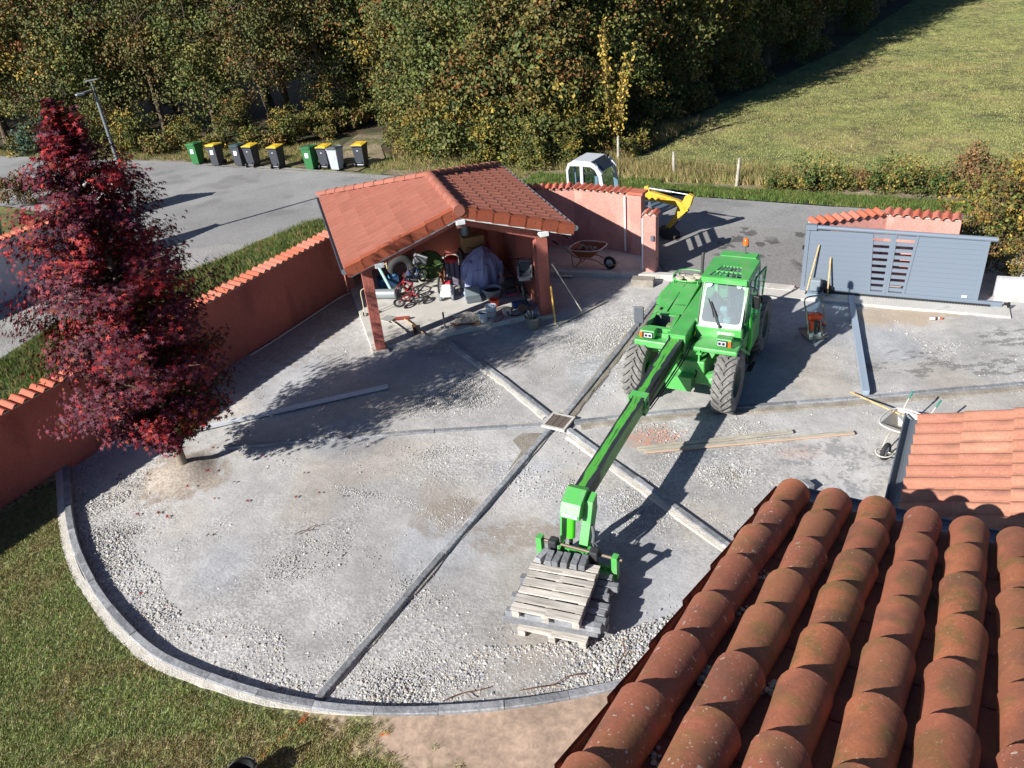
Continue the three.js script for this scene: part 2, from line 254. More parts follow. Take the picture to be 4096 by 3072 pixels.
const smoothBark = new THREE.MeshStandardMaterial({ roughness: .9, map: tex(256, (u, v) => { const a = fbm(u, v, 8, 4, 507), k = .75 + a * .5; return [132 * k, 122 * k, 108 * k]; }, true, .6) });
const zinc = mat('#8d96a0', .45, { metalness: .6 }), white = mat('#dfe0e0', .6), offWhite = mat('#cfccc4', .7), black = mat('#141416', .55), rubber = mat('#2b2b2d', .85), steel = mat('#9da1a6', .35, { metalness: .85 }), darkSteel = mat('#3a3b3d', .5, { metalness: .6 }), rustSteel = mat('#6a4a36', .85, { metalness: .2 });
const gateMat = mat('#6f7a87', .5), gateDark = mat('#59636f', .55);

// ---------------------------------------------------------------- ground, roads, yard
{
  const g = new THREE.PlaneGeometry(420, 420, 1, 1).rotateX(-PI / 2).translate(0, -.06, -90); struct('ground', g, meadowMat);
  struct('forest_floor', sheet([[-60, -47], [-26.7, -45.0], [-17.2, -41.5], [-13, -40.0], [-9, -39.0], [-5.5, -38.2], [-3.8, -35.2], [-1.9, -32.8], [2.1, -31.0], [4.6, -31.8], [7, -34.6], [10, -38.4], [22, -51.5], [36, -71], [60, -110], [-60, -110]], -.045), litterMat);
  // yard
  const yg = new THREE.PlaneGeometry(YX1 - YX0, YZ1 - YZ0, 200, 150).rotateX(-PI / 2).translate((YX0 + YX1) / 2, 0, (YZ0 + YZ1) / 2);
  const p = yg.attributes.position, uv = yg.attributes.uv;
  for (let i = 0; i < p.count; i++) { const x = p.getX(i), z = p.getZ(i); p.setY(i, -.03 + (vn(x * 1.1 + 60, z * 1.1 + 60, 999, 601) - .5) * .03 + (vn(x * 3.3 + 60, z * 3.3 + 60, 999, 603) - .5) * .014 + .16 * sstep(.75, .15, Math.hypot(x + 6.5, z + 12.85))); uv.setXY(i, (x - YX0) / (YX1 - YX0), (z - YZ0) / (YZ1 - YZ0)); }
  yg.computeVertexNormals(); struct('gravel_yard', yg, yardMat, true);
  // roads
  const far = [[-70, -66], [-40, -51.2], [-26, -44.3], [-14.3, -38.7], [-9.5, -35.6], [-4.56, -32.6], [1.2, -29.4], [6.83, -26.2], [11.27, -23.5], [20, -18.6], [40, -7]];
  const near = [[40, -5.4], [20, -16.4], [14, -20.0], [11.5, -20.6], [10.8, -20.8], [7.9, -19.6], [5, -21.2], [4.2, -22.1], [2.3, -23.2], [-.4, -24.6], [-4.8, -26.9], [-6.27, -27.9], [-8.0, -26.1], [-8.9, -24.7], [-10.6, -23.0], [-12.45, -20.9], [-13.1, -18.6], [-16.5, -10.8], [-20, -3], [-25.2, -3], [-21, -12.2], [-18.1, -18.2], [-15.2, -22.9], [-13.6, -26.2], [-13.4, -28.4], [-15.2, -30.2], [-20, -33.6], [-40, -43.5], [-70, -58]];
  struct('road', sheet([...far, ...near], 0), asphaltMat);
  struct('side_track', sheet([[-8.0, -26.1], [-8.9, -24.7], [-10.6, -23.0], [-12.45, -20.9], [-13.1, -18.6], [-16.5, -10.8], [-20, -3], [-25.2, -3], [-21, -12.2], [-18.1, -18.2], [-15.2, -22.9], [-13.9, -25.2], [-12.3, -25.9], [-10.2, -26.0]], .004), trackMat);
  struct('driveway_apron', sheet([[4.45, -20.15], [4.4, -21.7], [5.3, -22.9], [7.2, -23.0], [9.0, -22.3], [11.3, -21.0], [11, -19.5], [7.6, -18.2], [6.7, -18.9]], .006), apronMat);
  struct('road_shoulder', sheet([[-13.9, -38.0], [-9.6, -36.1], [-4.7, -33.1], [1.1, -29.9], [1.0, -29.2], [-4.4, -32.3], [-9.4, -35.3], [-14.2, -38.3]].map(q => q), .004), trackMat);
  struct('footpath', sheet([[-9.3, -36.2], [-5.6, -34.0], [-4.6, -35.8], [-5.0, -38.2], [-4.2, -41], [-6.4, -41], [-7.0, -38.6]], -.02), dirtMat);
  struct('road_bank', sheet([[-70, -66], [-40, -51.2], [-26, -44.3], [-14.3, -38.7], [-9.5, -35.9], [-9.3, -36.3], [-7.2, -38.4], [-9, -39.4], [-13, -40.6], [-17.2, -42.2], [-26.7, -46], [-60, -62]], -.03), dirtMat);
  struct('bank_grass', sheet([[-4.6, -33.2], [1.2, -29.9], [6.83, -26.6], [11.27, -23.9], [20, -19], [21, -21], [12, -25.4], [7.5, -28.2], [2.5, -31.2], [-1.9, -33.4], [-4.0, -35.6]], -.02), dirtMat);
  struct('roadside_grass', sheet([[5.5, -27.05], [6.83, -26.25], [11.27, -23.55], [20, -18.65], [20.6, -19.6], [11.9, -24.6], [7.3, -27.3]], .012), verge);
  struct('grass_verge', sheet([[-6.27, -27.9], [-8.0, -26.1], [-8.9, -24.7], [-10.6, -23.0], [-12.45, -20.9], [-13.1, -18.6], [-16.5, -10.8], [-20, -3], [-15.3, -3], [-9.85, -12.2], [-4.5, -21.1], [-3, -23.9], [-.3, -24.8], [-4.8, -26.9]], .02), verge);
  struct('wall_foot_grass', sheet([[-15.2, -22.9], [-18.1, -18.2], [-21, -12.2], [-25.2, -3], [-26.2, -3], [-22, -12], [-18.6, -18], [-15.5, -23.3]], .016), verge);
  // lawn (uv over its own square)
  const outer = arcPts.map(q => q); const lp = [...outer.slice(2), [6, -6], [6, 6], [-16, 6], [-16, -1.7], [-9.75, -12.05]];
  const lg = sheet(lp, .05), q = lg.attributes.position, lu = lg.attributes.uv;
  for (let i = 0; i < q.count; i++) lu.setXY(i, (q.getX(i) + 16) / 22, (q.getZ(i) + 16) / 22);
  struct('lawn', lg, lawnMat, true);
}
// ---------------------------------------------------------------- swept strips, kerbs, drain
function sweep(pts, prof, y0 = 0, cap = true) {   // pts [[x,z]...], prof closed [[offset to the left of travel, y]...]
  const n = pts.length, m = prof.length, P = [], pos = [];
  for (let i = 0; i < n; i++) {
    const a = pts[Math.max(0, i - 1)], b = pts[Math.min(n - 1, i + 1)]; let dx = b[0] - a[0], dz = b[1] - a[1]; const l = Math.hypot(dx, dz) || 1; dx /= l; dz /= l;
    P.push(prof.map(([o, y]) => [pts[i][0] + dz * o, y0 + y, pts[i][1] - dx * o]));
  }
  const tri = (a, b, c) => pos.push(...a, ...b, ...c);
  for (let i = 0; i < n - 1; i++) for (let k = 0; k < m; k++) { const k1 = (k + 1) % m, a = P[i][k], b = P[i][k1], c = P[i + 1][k1], d = P[i + 1][k]; tri(a, d, b); tri(b, d, c); }
  if (cap) for (let k = 1; k < m - 1; k++) { tri(P[0][0], P[0][k], P[0][k + 1]); tri(P[n - 1][0], P[n - 1][k + 1], P[n - 1][k]); }
  const g = new THREE.BufferGeometry(); g.setAttribute('position', new THREE.Float32BufferAttribute(pos, 3)); g.computeVertexNormals(); return norm(g);
}
const sub = (pts, a, b, k) => { const f = t => { const s = t * (pts.length - 1), i = Math.min(pts.length - 2, Math.floor(s)), u = s - i; return [mix(pts[i][0], pts[i + 1][0], u), mix(pts[i][1], pts[i + 1][1], u)]; }; return Array.from({ length: k + 1 }, (_, i) => f(mix(a, b, i / k))); };
// rectangle profile with small chamfers; offset c centre, w width, from y0 to y1
const bevP = (c, w, y0, y1, b = .012) => [[c - w / 2, y0], [c - w / 2, y1 - b], [c - w / 2 + b, y1], [c + w / 2 - b, y1], [c + w / 2, y1 - b], [c + w / 2, y0]];
seed(7);
{ // curved kerb round the yard
  const k = thing('curved_kerb', 'curved grey stone kerb with pale mortar haunch between gravel and lawn', 'kerb');
  const N = 18;
  for (let i = 0; i < N; i++) {
    const a = i / N + .0002, b = (i + 1) / N - .0002, dy = rr(-.008, .012), dw = rr(-.006, .006);
    obj('kerb_stone', sweep(sub(arcPts, a, b, 5), bevP(dw, .125, -.12, .1 + dy)), stoneMats[i % 4], k);
  }
  const hp = sub(arcPts, 0, .66, 66);
  const ns = hp.map((q, i) => { const b = hp[Math.min(i + 1, hp.length - 1)], a = hp[Math.max(0, i - 1)], l = Math.hypot(b[0] - a[0], b[1] - a[1]), d = Math.max(0, i - 44) * .0056 + (vn(i * .5, 3, 999, 8) - .5) * .03; return [q[0] + (b[1] - a[1]) / l * d + (vn(i * .9, 1, 999, 3) - .5) * .016, q[1] - (b[0] - a[0]) / l * d + (vn(i * .9, 7, 999, 4) - .5) * .016]; });
  obj('mortar_haunch', sweep(ns, [[-.24, .02], [-.19, .056], [-.06, .08], [-.03, .02]]), mortarMat, k);
}
const DR = [.84, -13.22];
function spoke(pts, label, hl, hr, wet, top = .036) {
  const k = thing('stone_strip', label, 'kerb', [0, 0, 0], 0, 'stone strips dividing the yard');
  const L = pts.reduce((s, q, i) => i ? s + Math.hypot(q[0] - pts[i - 1][0], q[1] - pts[i - 1][1]) : 0, 0), n = Math.max(2, Math.round(L / .98));
  for (let i = 0; i < n; i++) { const dy = rr(-.006, .008), off = rr(-.008, .008); obj('kerb_stone', sweep(sub(pts, (i + .002) / n, (i + 1 - .002) / n, 3), bevP(off, .115, -.1, top + dy)), stoneMats[Math.floor(rnd() * 4)], k); }
  const mk = (s, w) => { const q = sub(pts, 0.02, .98, Math.round(L * 5)).map((p, i) => p); const jit = q.map((p, i) => [p[0] + (vn(i * .8, s + 9, 999, 13) - .5) * .05, p[1] + (vn(i * .8, s + 19, 999, 14) - .5) * .05]); obj('mortar_haunch', sweep(jit, s > 0 ? [[.04, -.06], [.05, top - .03], [.07 + w * .5, top - .045], [.06 + w, -.06]] : [[-.06 - w, -.06], [-.07 - w * .5, top - .045], [-.05, top - .03], [-.04, -.06]]), wet ? wetMortar : mortarMat, k); };
  if (hl) mk(1, hl); if (hr) mk(-1, hr);
}
spoke([[.70, -13.45], [-.25, -15.3], [-1.36, -17.25]], 'stone strip running from the drain grate to the tiled shelter', .12, .02, false);
spoke([[1.0, -13.45], [2.35, -15.75], [3.95, -18.55]], 'stone strip running from the drain grate past the front wheel to the gate sill', .08, .16, true);
spoke([[1.14, -13.2], [3.1, -13.2], [6.7, -13.03], [10.2, -12.97]], 'long stone strip from the drain grate under the machine towards the wheelbarrow', 0, .2, true);
spoke([[1.0, -12.95], [2.0, -11.2], [3.05, -9.35], [3.7, -8.2]], 'stone strip with pale mortar running under the boom to the old roof', .02, .14, false);
spoke([[.62, -12.98], [-1.1, -10.2], [-3.0, -7.12]], 'stone strip running from the drain grate past the pallets to the curved kerb', .02, .03, false);
spoke([[.55, -13.22], [-2.0, -13.43], [-5.9, -13.57]], 'stone strip running from the drain grate to the red leaved tree', 0, .2, false, .012);
obj('fresh_mortar', sheet([[.1, -13.0], [.45, -12.95], [.5, -12.75], [.2, -12.3], [-.15, -11.75], [-.22, -11.85], [.05, -12.4], [-.1, -12.8]], -.006), wetMortar); tag(scene.children[scene.children.length - 1], 'damp patch of fresh mortar spread beside the drain grate', 'mortar');
{ // drain grate: frame and cast bars
  const g = thing('drain_grate', 'rusty square cast iron drain grate where the stone strips meet', 'drain grate', [DR[0], .03, DR[1]], -.56);
  const im = mat('#6b605a', .7, { metalness: .35 });
  obj('frame', [box(.5, .05, .05, 0, 0, .235), box(.5, .05, .05, 0, 0, -.235), box(.05, .05, .42, .225, 0, 0), box(.05, .05, .42, -.225, 0, 0)], concreteMat, g);
  obj('pit', box(.42, .02, .42, 0, -.05, 0), black, g);
  for (let c = -1; c <= 1; c++) for (let i = 0; i < 8; i++) obj('bar', box(.12, .03, .026, c * .135, .005, -.185 + i * .053), im, g);
  obj('cross_bar', [box(.016, .032, .42, -.0675, .006, 0), box(.016, .032, .42, .0675, .006, 0), box(.41, .03, .014, 0, .004, .2), box(.41, .03, .014, 0, .004, -.2)], im, g);
}

// ---------------------------------------------------------------- walls with clay coping
function waveProfile(p, h, th, n = 10) { const a = [], b = []; for (let i = 0; i <= n; i++) { const x = -p / 2 + p * i / n, y = h * Math.pow(.5 + .5 * Math.cos(2 * PI * x / p), .75); a.push([x, y + th]); b.push([x, y]); } return [...b, ...a.reverse()]; }
function waveTile(p, h, th, len, n) { return T(ext(waveProfile(p, h, th, n), len), 0, 0, -len / 2); }
const copeGeo = M(waveTile(.205, .07, .014, .40));
function wall(name, label, path, h, th, m, o = {}) {   // path [[x,z]...], tiles lie across it
  const w = thing(name, label, 'wall');
  path.forEach((a, i) => {
    if (!i) return; const p = path[i - 1], dx = a[0] - p[0], dz = a[1] - p[1], L = Math.hypot(dx, dz), ang = Math.atan2(-dz, dx), e0 = i > 1 ? (o.trim || 0) : 0;
    const q = path[i + 1], e = q ? th / 2 * .9 : 0;
    obj('wall_panel', box(L + e - (i > 1 ? th / 2 : 0), h + .1, th, (e + (i > 1 ? th / 2 : 0)) / 2, h / 2 - .05, 0), m, w).position.set((a[0] + p[0]) / 2, 0, (a[1] + p[1]) / 2);
    w.children[w.children.length - 1].rotation.y = ang;
    const bed = obj('mortar_bed', box(L, .03, th + .06, 0, 0, 0), mortarMat, w); bed.position.set((a[0] + p[0]) / 2, h + .012, (a[1] + p[1]) / 2); bed.rotation.y = ang;
    const n = Math.round((L - (o.gap || 0)) / .205), st = (L - (o.gap || 0)) / n;
    for (let k = 0; k < n; k++) {
      const t = ((k + .5) * st + (i > 1 && o.gap0 ? o.gap0 : 0)) / L; if (t > 1.01) continue;
      const c = new THREE.Mesh(copeGeo, tileCope[Math.floor(rnd() * 3)]); c.name = 'coping_tile'; c.castShadow = c.receiveShadow = true;
      c.position.set(p[0] + dx * t, h + .035 + rr(-.004, .004), p[1] + dz * t); c.rotation.set(o.tilt ?? .07, 0, rr(-.015, .015)); c.rotation.order = 'YXZ'; c.rotation.y = ang + (o.flip ? PI : 0) + rr(-.012, .012); w.add(c);
    }
  });
  return w;
}
wall('garden_wall', 'long red rendered garden wall with clay tile coping beside the red leaved tree', [[-14.6, -4.1], [-4.45, -21.05]], 1.68, .2, pink);
wall('garden_wall', 'pink rendered wall with scalloped tile coping behind the shelter and rusty wheelbarrow', [[.15, -23.45], [2.33, -22.98], [3.88, -21.92]], 1.70, .2, pinkPale);
wall('garden_wall', 'low pink rendered corner wall with scalloped tile coping behind the grey sliding gate', [[7.62, -18.42], [9.5, -18.62], [10.95, -17.72]], 1.62, .2, pinkPale);
wall('garden_wall', 'white rendered wall with clay tile coping across the side track', [[-20.6, -13.4], [-17.6, -18.9], [-14.8, -23.2], [-12.6, -26.6]], 1.7, .2, whiteWall);
{ // end pillar of the pink wall, wicket gate and free pillar
  const ang = Math.atan2(-(-21.92 + 22.98), 3.88 - 2.33);
  const p1 = thing('gate_pillar', 'pink rendered pillar with orange capping at the end of the tiled wall', 'pillar', [4.02, 0, -21.8], ang);
  obj('shaft', box(.32, 1.78, .3, 0, .84, 0), pinkPale, p1); obj('cap', rbox(.46, .07, .42, .015, 0, 1.765, 0), tileCope[0], p1);
  obj('joint_cover', box(.045, 1.62, .03, -.34, .84, .13), white, p1);
  const w = thing('wicket_gate', 'narrow grey slatted metal wicket gate between two pink pillars', 'gate', [4.22, 0, -20.95], PI / 2 - .12);
  obj('frame', [box(.05, 1.5, .05, -.55, .8, 0), box(.05, 1.5, .05, .55, .8, 0), box(1.05, .05, .045, 0, .1, 0), box(1.05, .05, .045, 0, 1.53, 0)], gateMat, w);
  for (let i = 0; i < 13; i++) if (i % 2 == 0 || i < 6) obj('slat', box(1.06, .085, .025, 0, .19 + i * .104, 0), gateMat, w);
  for (const y of [1.25, .35]) obj('hinge', box(.07, .1, .07, .58, y, 0), gateDark, w);
  const p2 = thing('gate_pillar', 'free standing pink pillar with tile cap and grey intercom box', 'pillar', [4.06, 0, -20.2], -.48);
  obj('shaft', box(.36, 1.72, .3, 0, .8, 0), pinkPale, p2);
  for (let i = 0; i < 2; i++) { const c = new THREE.Mesh(copeGeo, tileCope[i]); c.name = 'cap_tile'; c.castShadow = c.receiveShadow = true; c.position.set(-.09 + i * .205, 1.67, 0); c.rotation.x = .05; p2.add(c); }
  obj('mortar_cap', box(.38, .05, .32, 0, 1.68, 0), mortarMat, p2);
  obj('corner_bead', box(.035, 1.55, .035, -.175, .8, .148), white, p2);
  obj('intercom_box', rbox(.09, .14, .06, .01, .1, 1.05, .175), gateDark, p2);
  obj('plug_hole', box(.005, .08, .05, .182, .42, 0), black, p2);
}
wall_low: {
  const w = thing('low_wall', 'low white rendered block wall beyond the end of the gate rail', 'wall', [13.05, 0, -16.1], -.42);
  obj('wall_panel', box(3.4, .46, .18, .0, .26, 0), whiteWall, w); obj('footing', box(3.4, .16, .3, 0, -.02, .02), concreteMat, w);
}
{ const w = thing('concrete_stake', 'short concrete stake carrying a thin post behind the low white wall', 'post', [12.45, 0, -17.3], .1); obj('base', rbox(.12, .62, .12, .01, 0, .28, 0), concreteMat, w); obj('post', [bar([0, .5, 0], [.05, 1.7, -.02], .02), bar([.07, .5, 0], [.12, 1.5, 0], .014)], greyWood, w); }
{ // sill across the drive behind the machine
  const s = thing('concrete_sill', 'long pale concrete sill from the shelter to the gate pillar', 'kerb');
  obj('sill', [beam([1.35, .0, -20.85], [4.6, .0, -19.72], .2, .2, [0, 1, 0], .01), beam([4.45, -.02, -19.78], [7.3, -.02, -18.25], .34, .12, [0, 1, 0], .01)], concreteMat, s);
  obj('block', beam([3.45, .06, -19.62], [4.0, .06, -19.4], .3, .2, [0, 1, 0], .012), wetMortar, s);
}
// ---------------------------------------------------------------- tiled shelter
{
  const SX = -3.37, SZ = -16.64, TH = .251;
  const W = 5.31, D = 6.27, RL = 3.1, E = 2.3, R = 3.2, HW = W / 2, SL = Math.hypot(HW, R - E), cs = HW / SL, sn = (R - E) / SL;
  const S = thing('tiled_shelter', 'open pink rendered shelter with orange clay tile roof full of bicycles and tools', 'shelter', [SX, 0, SZ], TH);
  const roof = new THREE.Group(); roof.name = 'roof'; S.add(roof);
  const hipX = z => z > -RL ? HW : HW * (1 - (-z - RL) / (D - RL));   // how far in from the eave the slope reaches
  // clay tiles, each clipped to the hip
  const CP = .305, RP = .385, NP = 9;
  const prof = t => t < .3 ? .05 * Math.sin(PI * t / .3) : t > .5 && t < .8 ? .012 * Math.sin(PI * (t - .5) / .3) : 0;
  function tile(side, c, r) {
    const pos = [], uv = []; const s0 = r * RP - (r ? .03 : .06), s1 = Math.min((r + 1) * RP + .02, SL), P = [];
    for (let i = 0; i <= NP; i++) {
      const z = -.02 - (c + i / NP) * CP, st = Math.min(s1, hipX(z) / cs + .02); if (z < -D + .03) return null;
      const b = Math.max(st, s0 + .001), y = prof(i / NP);
      const pt = (s, n) => { const x = s * cs; return [side < 0 ? x : W - x, E + s * sn + n, z]; };
      P.push([pt(s0, y + .027), pt(b, y * .5 + .012 + .012 * (1 - (b - s0) / (RP + .05))), pt(s0, y + .012), st > s0]);
    }
    if (!P.some(q => q[3])) return null;
    const tri = (a, b, d) => side < 0 ? pos.push(...a, ...b, ...d) : pos.push(...a, ...d, ...b);
    for (let i = 0; i < NP; i++) { if (!P[i][3] && !P[i + 1][3]) continue; const a = P[i], b = P[i + 1]; tri(a[0], a[1], b[1]); tri(a[0], b[1], b[0]); tri(a[2], a[0], b[0]); tri(a[2], b[0], b[2]); }
    const g = new THREE.BufferGeometry(); g.setAttribute('position', new THREE.Float32BufferAttribute(pos, 3)); g.computeVertexNormals(); return g;
  }
  seed(21);
  for (const side of [-1, 1]) for (let c = 0; c < 21; c++) for (let r = 0; r < 8; r++) { const g = tile(side, c, r); if (g) obj('roof_tile', g, pick(tileNew), roof); }
  const dk = mat('#7d5a48', .9);
  obj('roof_deck', (() => { const pos = [], q = (a, b, c, d) => pos.push(...a, ...b, ...c, ...a, ...c, ...d), t = (a, b, c) => pos.push(...a, ...b, ...c), L0 = [.02, E, -.02], L1 = [.02, E, -D + .02], R0 = [W - .02, E, -.02], R1 = [W - .02, E, -D + .02], A = [HW, R, -.02], B = [HW, R, -RL]; q(L0, A, B, L1); q(A, R0, R1, B); t(L1, B, R1); const g = new THREE.BufferGeometry(); g.setAttribute('position', new THREE.Float32BufferAttribute(pos, 3)); g.computeVertexNormals(); return g; })(), dk, roof);
  obj('back_slope', (() => { const g = new THREE.BufferGeometry(); g.setAttribute('position', new THREE.Float32BufferAttribute([.03, E + .05, -D + .02, W - .03, E + .05, -D + .02, HW, R + .05, -RL + .02].map(x => x), 3)); g.computeVertexNormals(); return g; })(), tileNew[1], roof);
  // ridge and hip tiles
  const half = (r, len) => { const pr = []; for (let i = 0; i <= 8; i++) { const a = PI * i / 8; pr.push([Math.cos(a) * r, Math.sin(a) * r]); } for (let i = 8; i >= 0; i--) { const a = PI * i / 8; pr.push([Math.cos(a) * (r - .015), Math.sin(a) * (r - .015)]); } return T(ext(pr, len), 0, 0, -len / 2); };
  function ridge(a, b, n, r, sh) { const A = V(...a), B = V(...b), d = B.clone().sub(A), L = d.length() / n; d.normalize(); const x = V(0, 1, 0).cross(d).normalize(), y = d.clone().cross(x); for (let i = 0; i < n; i++) { const g = half(r + (i % 2 ? .004 : 0), L + .05); const c = A.clone().addScaledVector(d, L * (i + .5)); g.applyMatrix4(new THREE.Matrix4().makeBasis(x, y, d)); g.translate(c.x, c.y + sh, c.z); obj('ridge_tile', g, pick(tileNew), roof); obj('ridge_lap', T(tor(r + .006, .012, 0, 0, 0, 0, 0, 0, 12, 5, PI).applyMatrix4(new THREE.Matrix4().makeBasis(x, y, d)), c.x - d.x * L / 2, c.y - d.y * L / 2 + sh, c.z - d.z * L / 2), pick(tileNew), roof); } }
  ridge([HW, R, .06], [HW, R, -RL], 8, .125, .0); ridge([HW, R, -RL], [-.02, E, -D + .02], 11, .1, .02); ridge([HW, R, -RL], [W + .02, E, -D + .02], 11, .1, .02);
  obj('ridge_end', cyl(.125, .125, .03, HW, R - .005, .07, PI / 2, 0, 0, 18), tileNew[2], roof);
  // verge tiles on the gable
  const vm = [clay(152, 78, 52, 611, { var: .12 }), clay(146, 72, 48, 615, { var: .12 })];
  for (const s of [-1, 1]) for (let i = 0; i < 7; i++) {
    const L = SL / 7, a = L * i - .03, b = L * (i + 1) + .02, f = (t, n) => [s < 0 ? t * cs : W - t * cs, E + t * sn + n, 0];
    const p0 = f(a, .075), p1 = f(b, .045);
    obj('verge_tile', [beam([p0[0], p0[1] - .115, .035], [p1[0], p1[1] - .115, .035], .02, .23), beam([p0[0], p0[1] + .008, -.06], [p1[0], p1[1] + .008, -.06], .21, .02)], vm[i % 2], roof);
    const sc = f((a + b) / 2, -.03); obj('screw', cyl(.011, .011, .01, sc[0], sc[1], .05, PI / 2, 0, 0, 8), steel, roof);
  }
  obj('apex_cap', [box(.3, .16, .03, HW, R - .09, .05), cyl(.012, .012, .012, HW, R - .12, .07, PI / 2)], vm[0], roof);
  for (const s of [-1, 1]) obj('verge_flashing', beam([s < 0 ? .05 : W - .05, E - .165, .02], [HW, R - .2, .02], .02, .03), white, roof);
  for (const [x, y] of [[.72, E - .02], [HW, R - .28], [W - .72, E - .02]]) obj('purlin_cap', box(.2, .1, .22, x, y, -.04), white, roof);
  // gutters
  for (const s of [-1, 1]) { const pr = []; for (let i = 0; i <= 8; i++) { const a = PI + PI * i / 8; pr.push([Math.cos(a) * .07, Math.sin(a) * .07]); } for (let i = 8; i >= 0; i--) { const a = PI + PI * i / 8; pr.push([Math.cos(a) * .06, Math.sin(a) * .06]); } obj('gutter', [T(ext(pr, D + .02), s < 0 ? -.06 : W + .06, E + .0, -D), cyl(.07, .07, .01, s < 0 ? -.06 : W + .06, E - .02, .03, PI / 2)], zinc, roof); }
  // structure
  const PB = 2.1;
  const pw = .23;
  obj('post', box(pw, PB + .1, pw, .44, PB / 2, -.44), pink, S); obj('post', box(.28, PB + .1, .26, W - .68, PB / 2, -.46), pink, S);
  obj('gable_beam', [ext([[.3, 2.12], [.3, 2.2], [HW, 3.02], [W - .5, 2.2], [W - .5, 2.12], [W - .78, 2.06], [HW, 2.76], [.57, 2.06]], .2)].map(g => T(g, 0, 0, -.54)), pink, S);
  obj('purlin', [box(.16, .2, RL, HW, R - .32, -RL / 2), box(.12, .16, D - 1.0, .72, E + .0, -D / 2 + .3), box(.12, .16, D - 1.0, W - .72, E + .0, -D / 2 + .3)], dk, S);
  obj('wall_panel', box(.2, 2.25, 4.95, W - .62, 1.12, -3.05), pink, S);
  obj('wall_panel', ext([[.15, 0], [W - .45, 0], [W - .45, 2.27], [.15, 2.27]], .2).translate(0, 0, -5.72), pink, S);
  obj('wall_panel', box(.2, 2.25, 1.1, .26, 1.12, -4.95), pink, S);
  obj('floor_slab', [rbox(4.55, .22, 5.2, .015, 2.5, -.03, -3.03)], concreteMat, S);
  obj('post_footing', [rbox(.42, .12, .4, .04, .42, -.01, -.42), rbox(.42, .1, .4, .04, W - .66, -.01, -.42)], mortarMat, S);
}
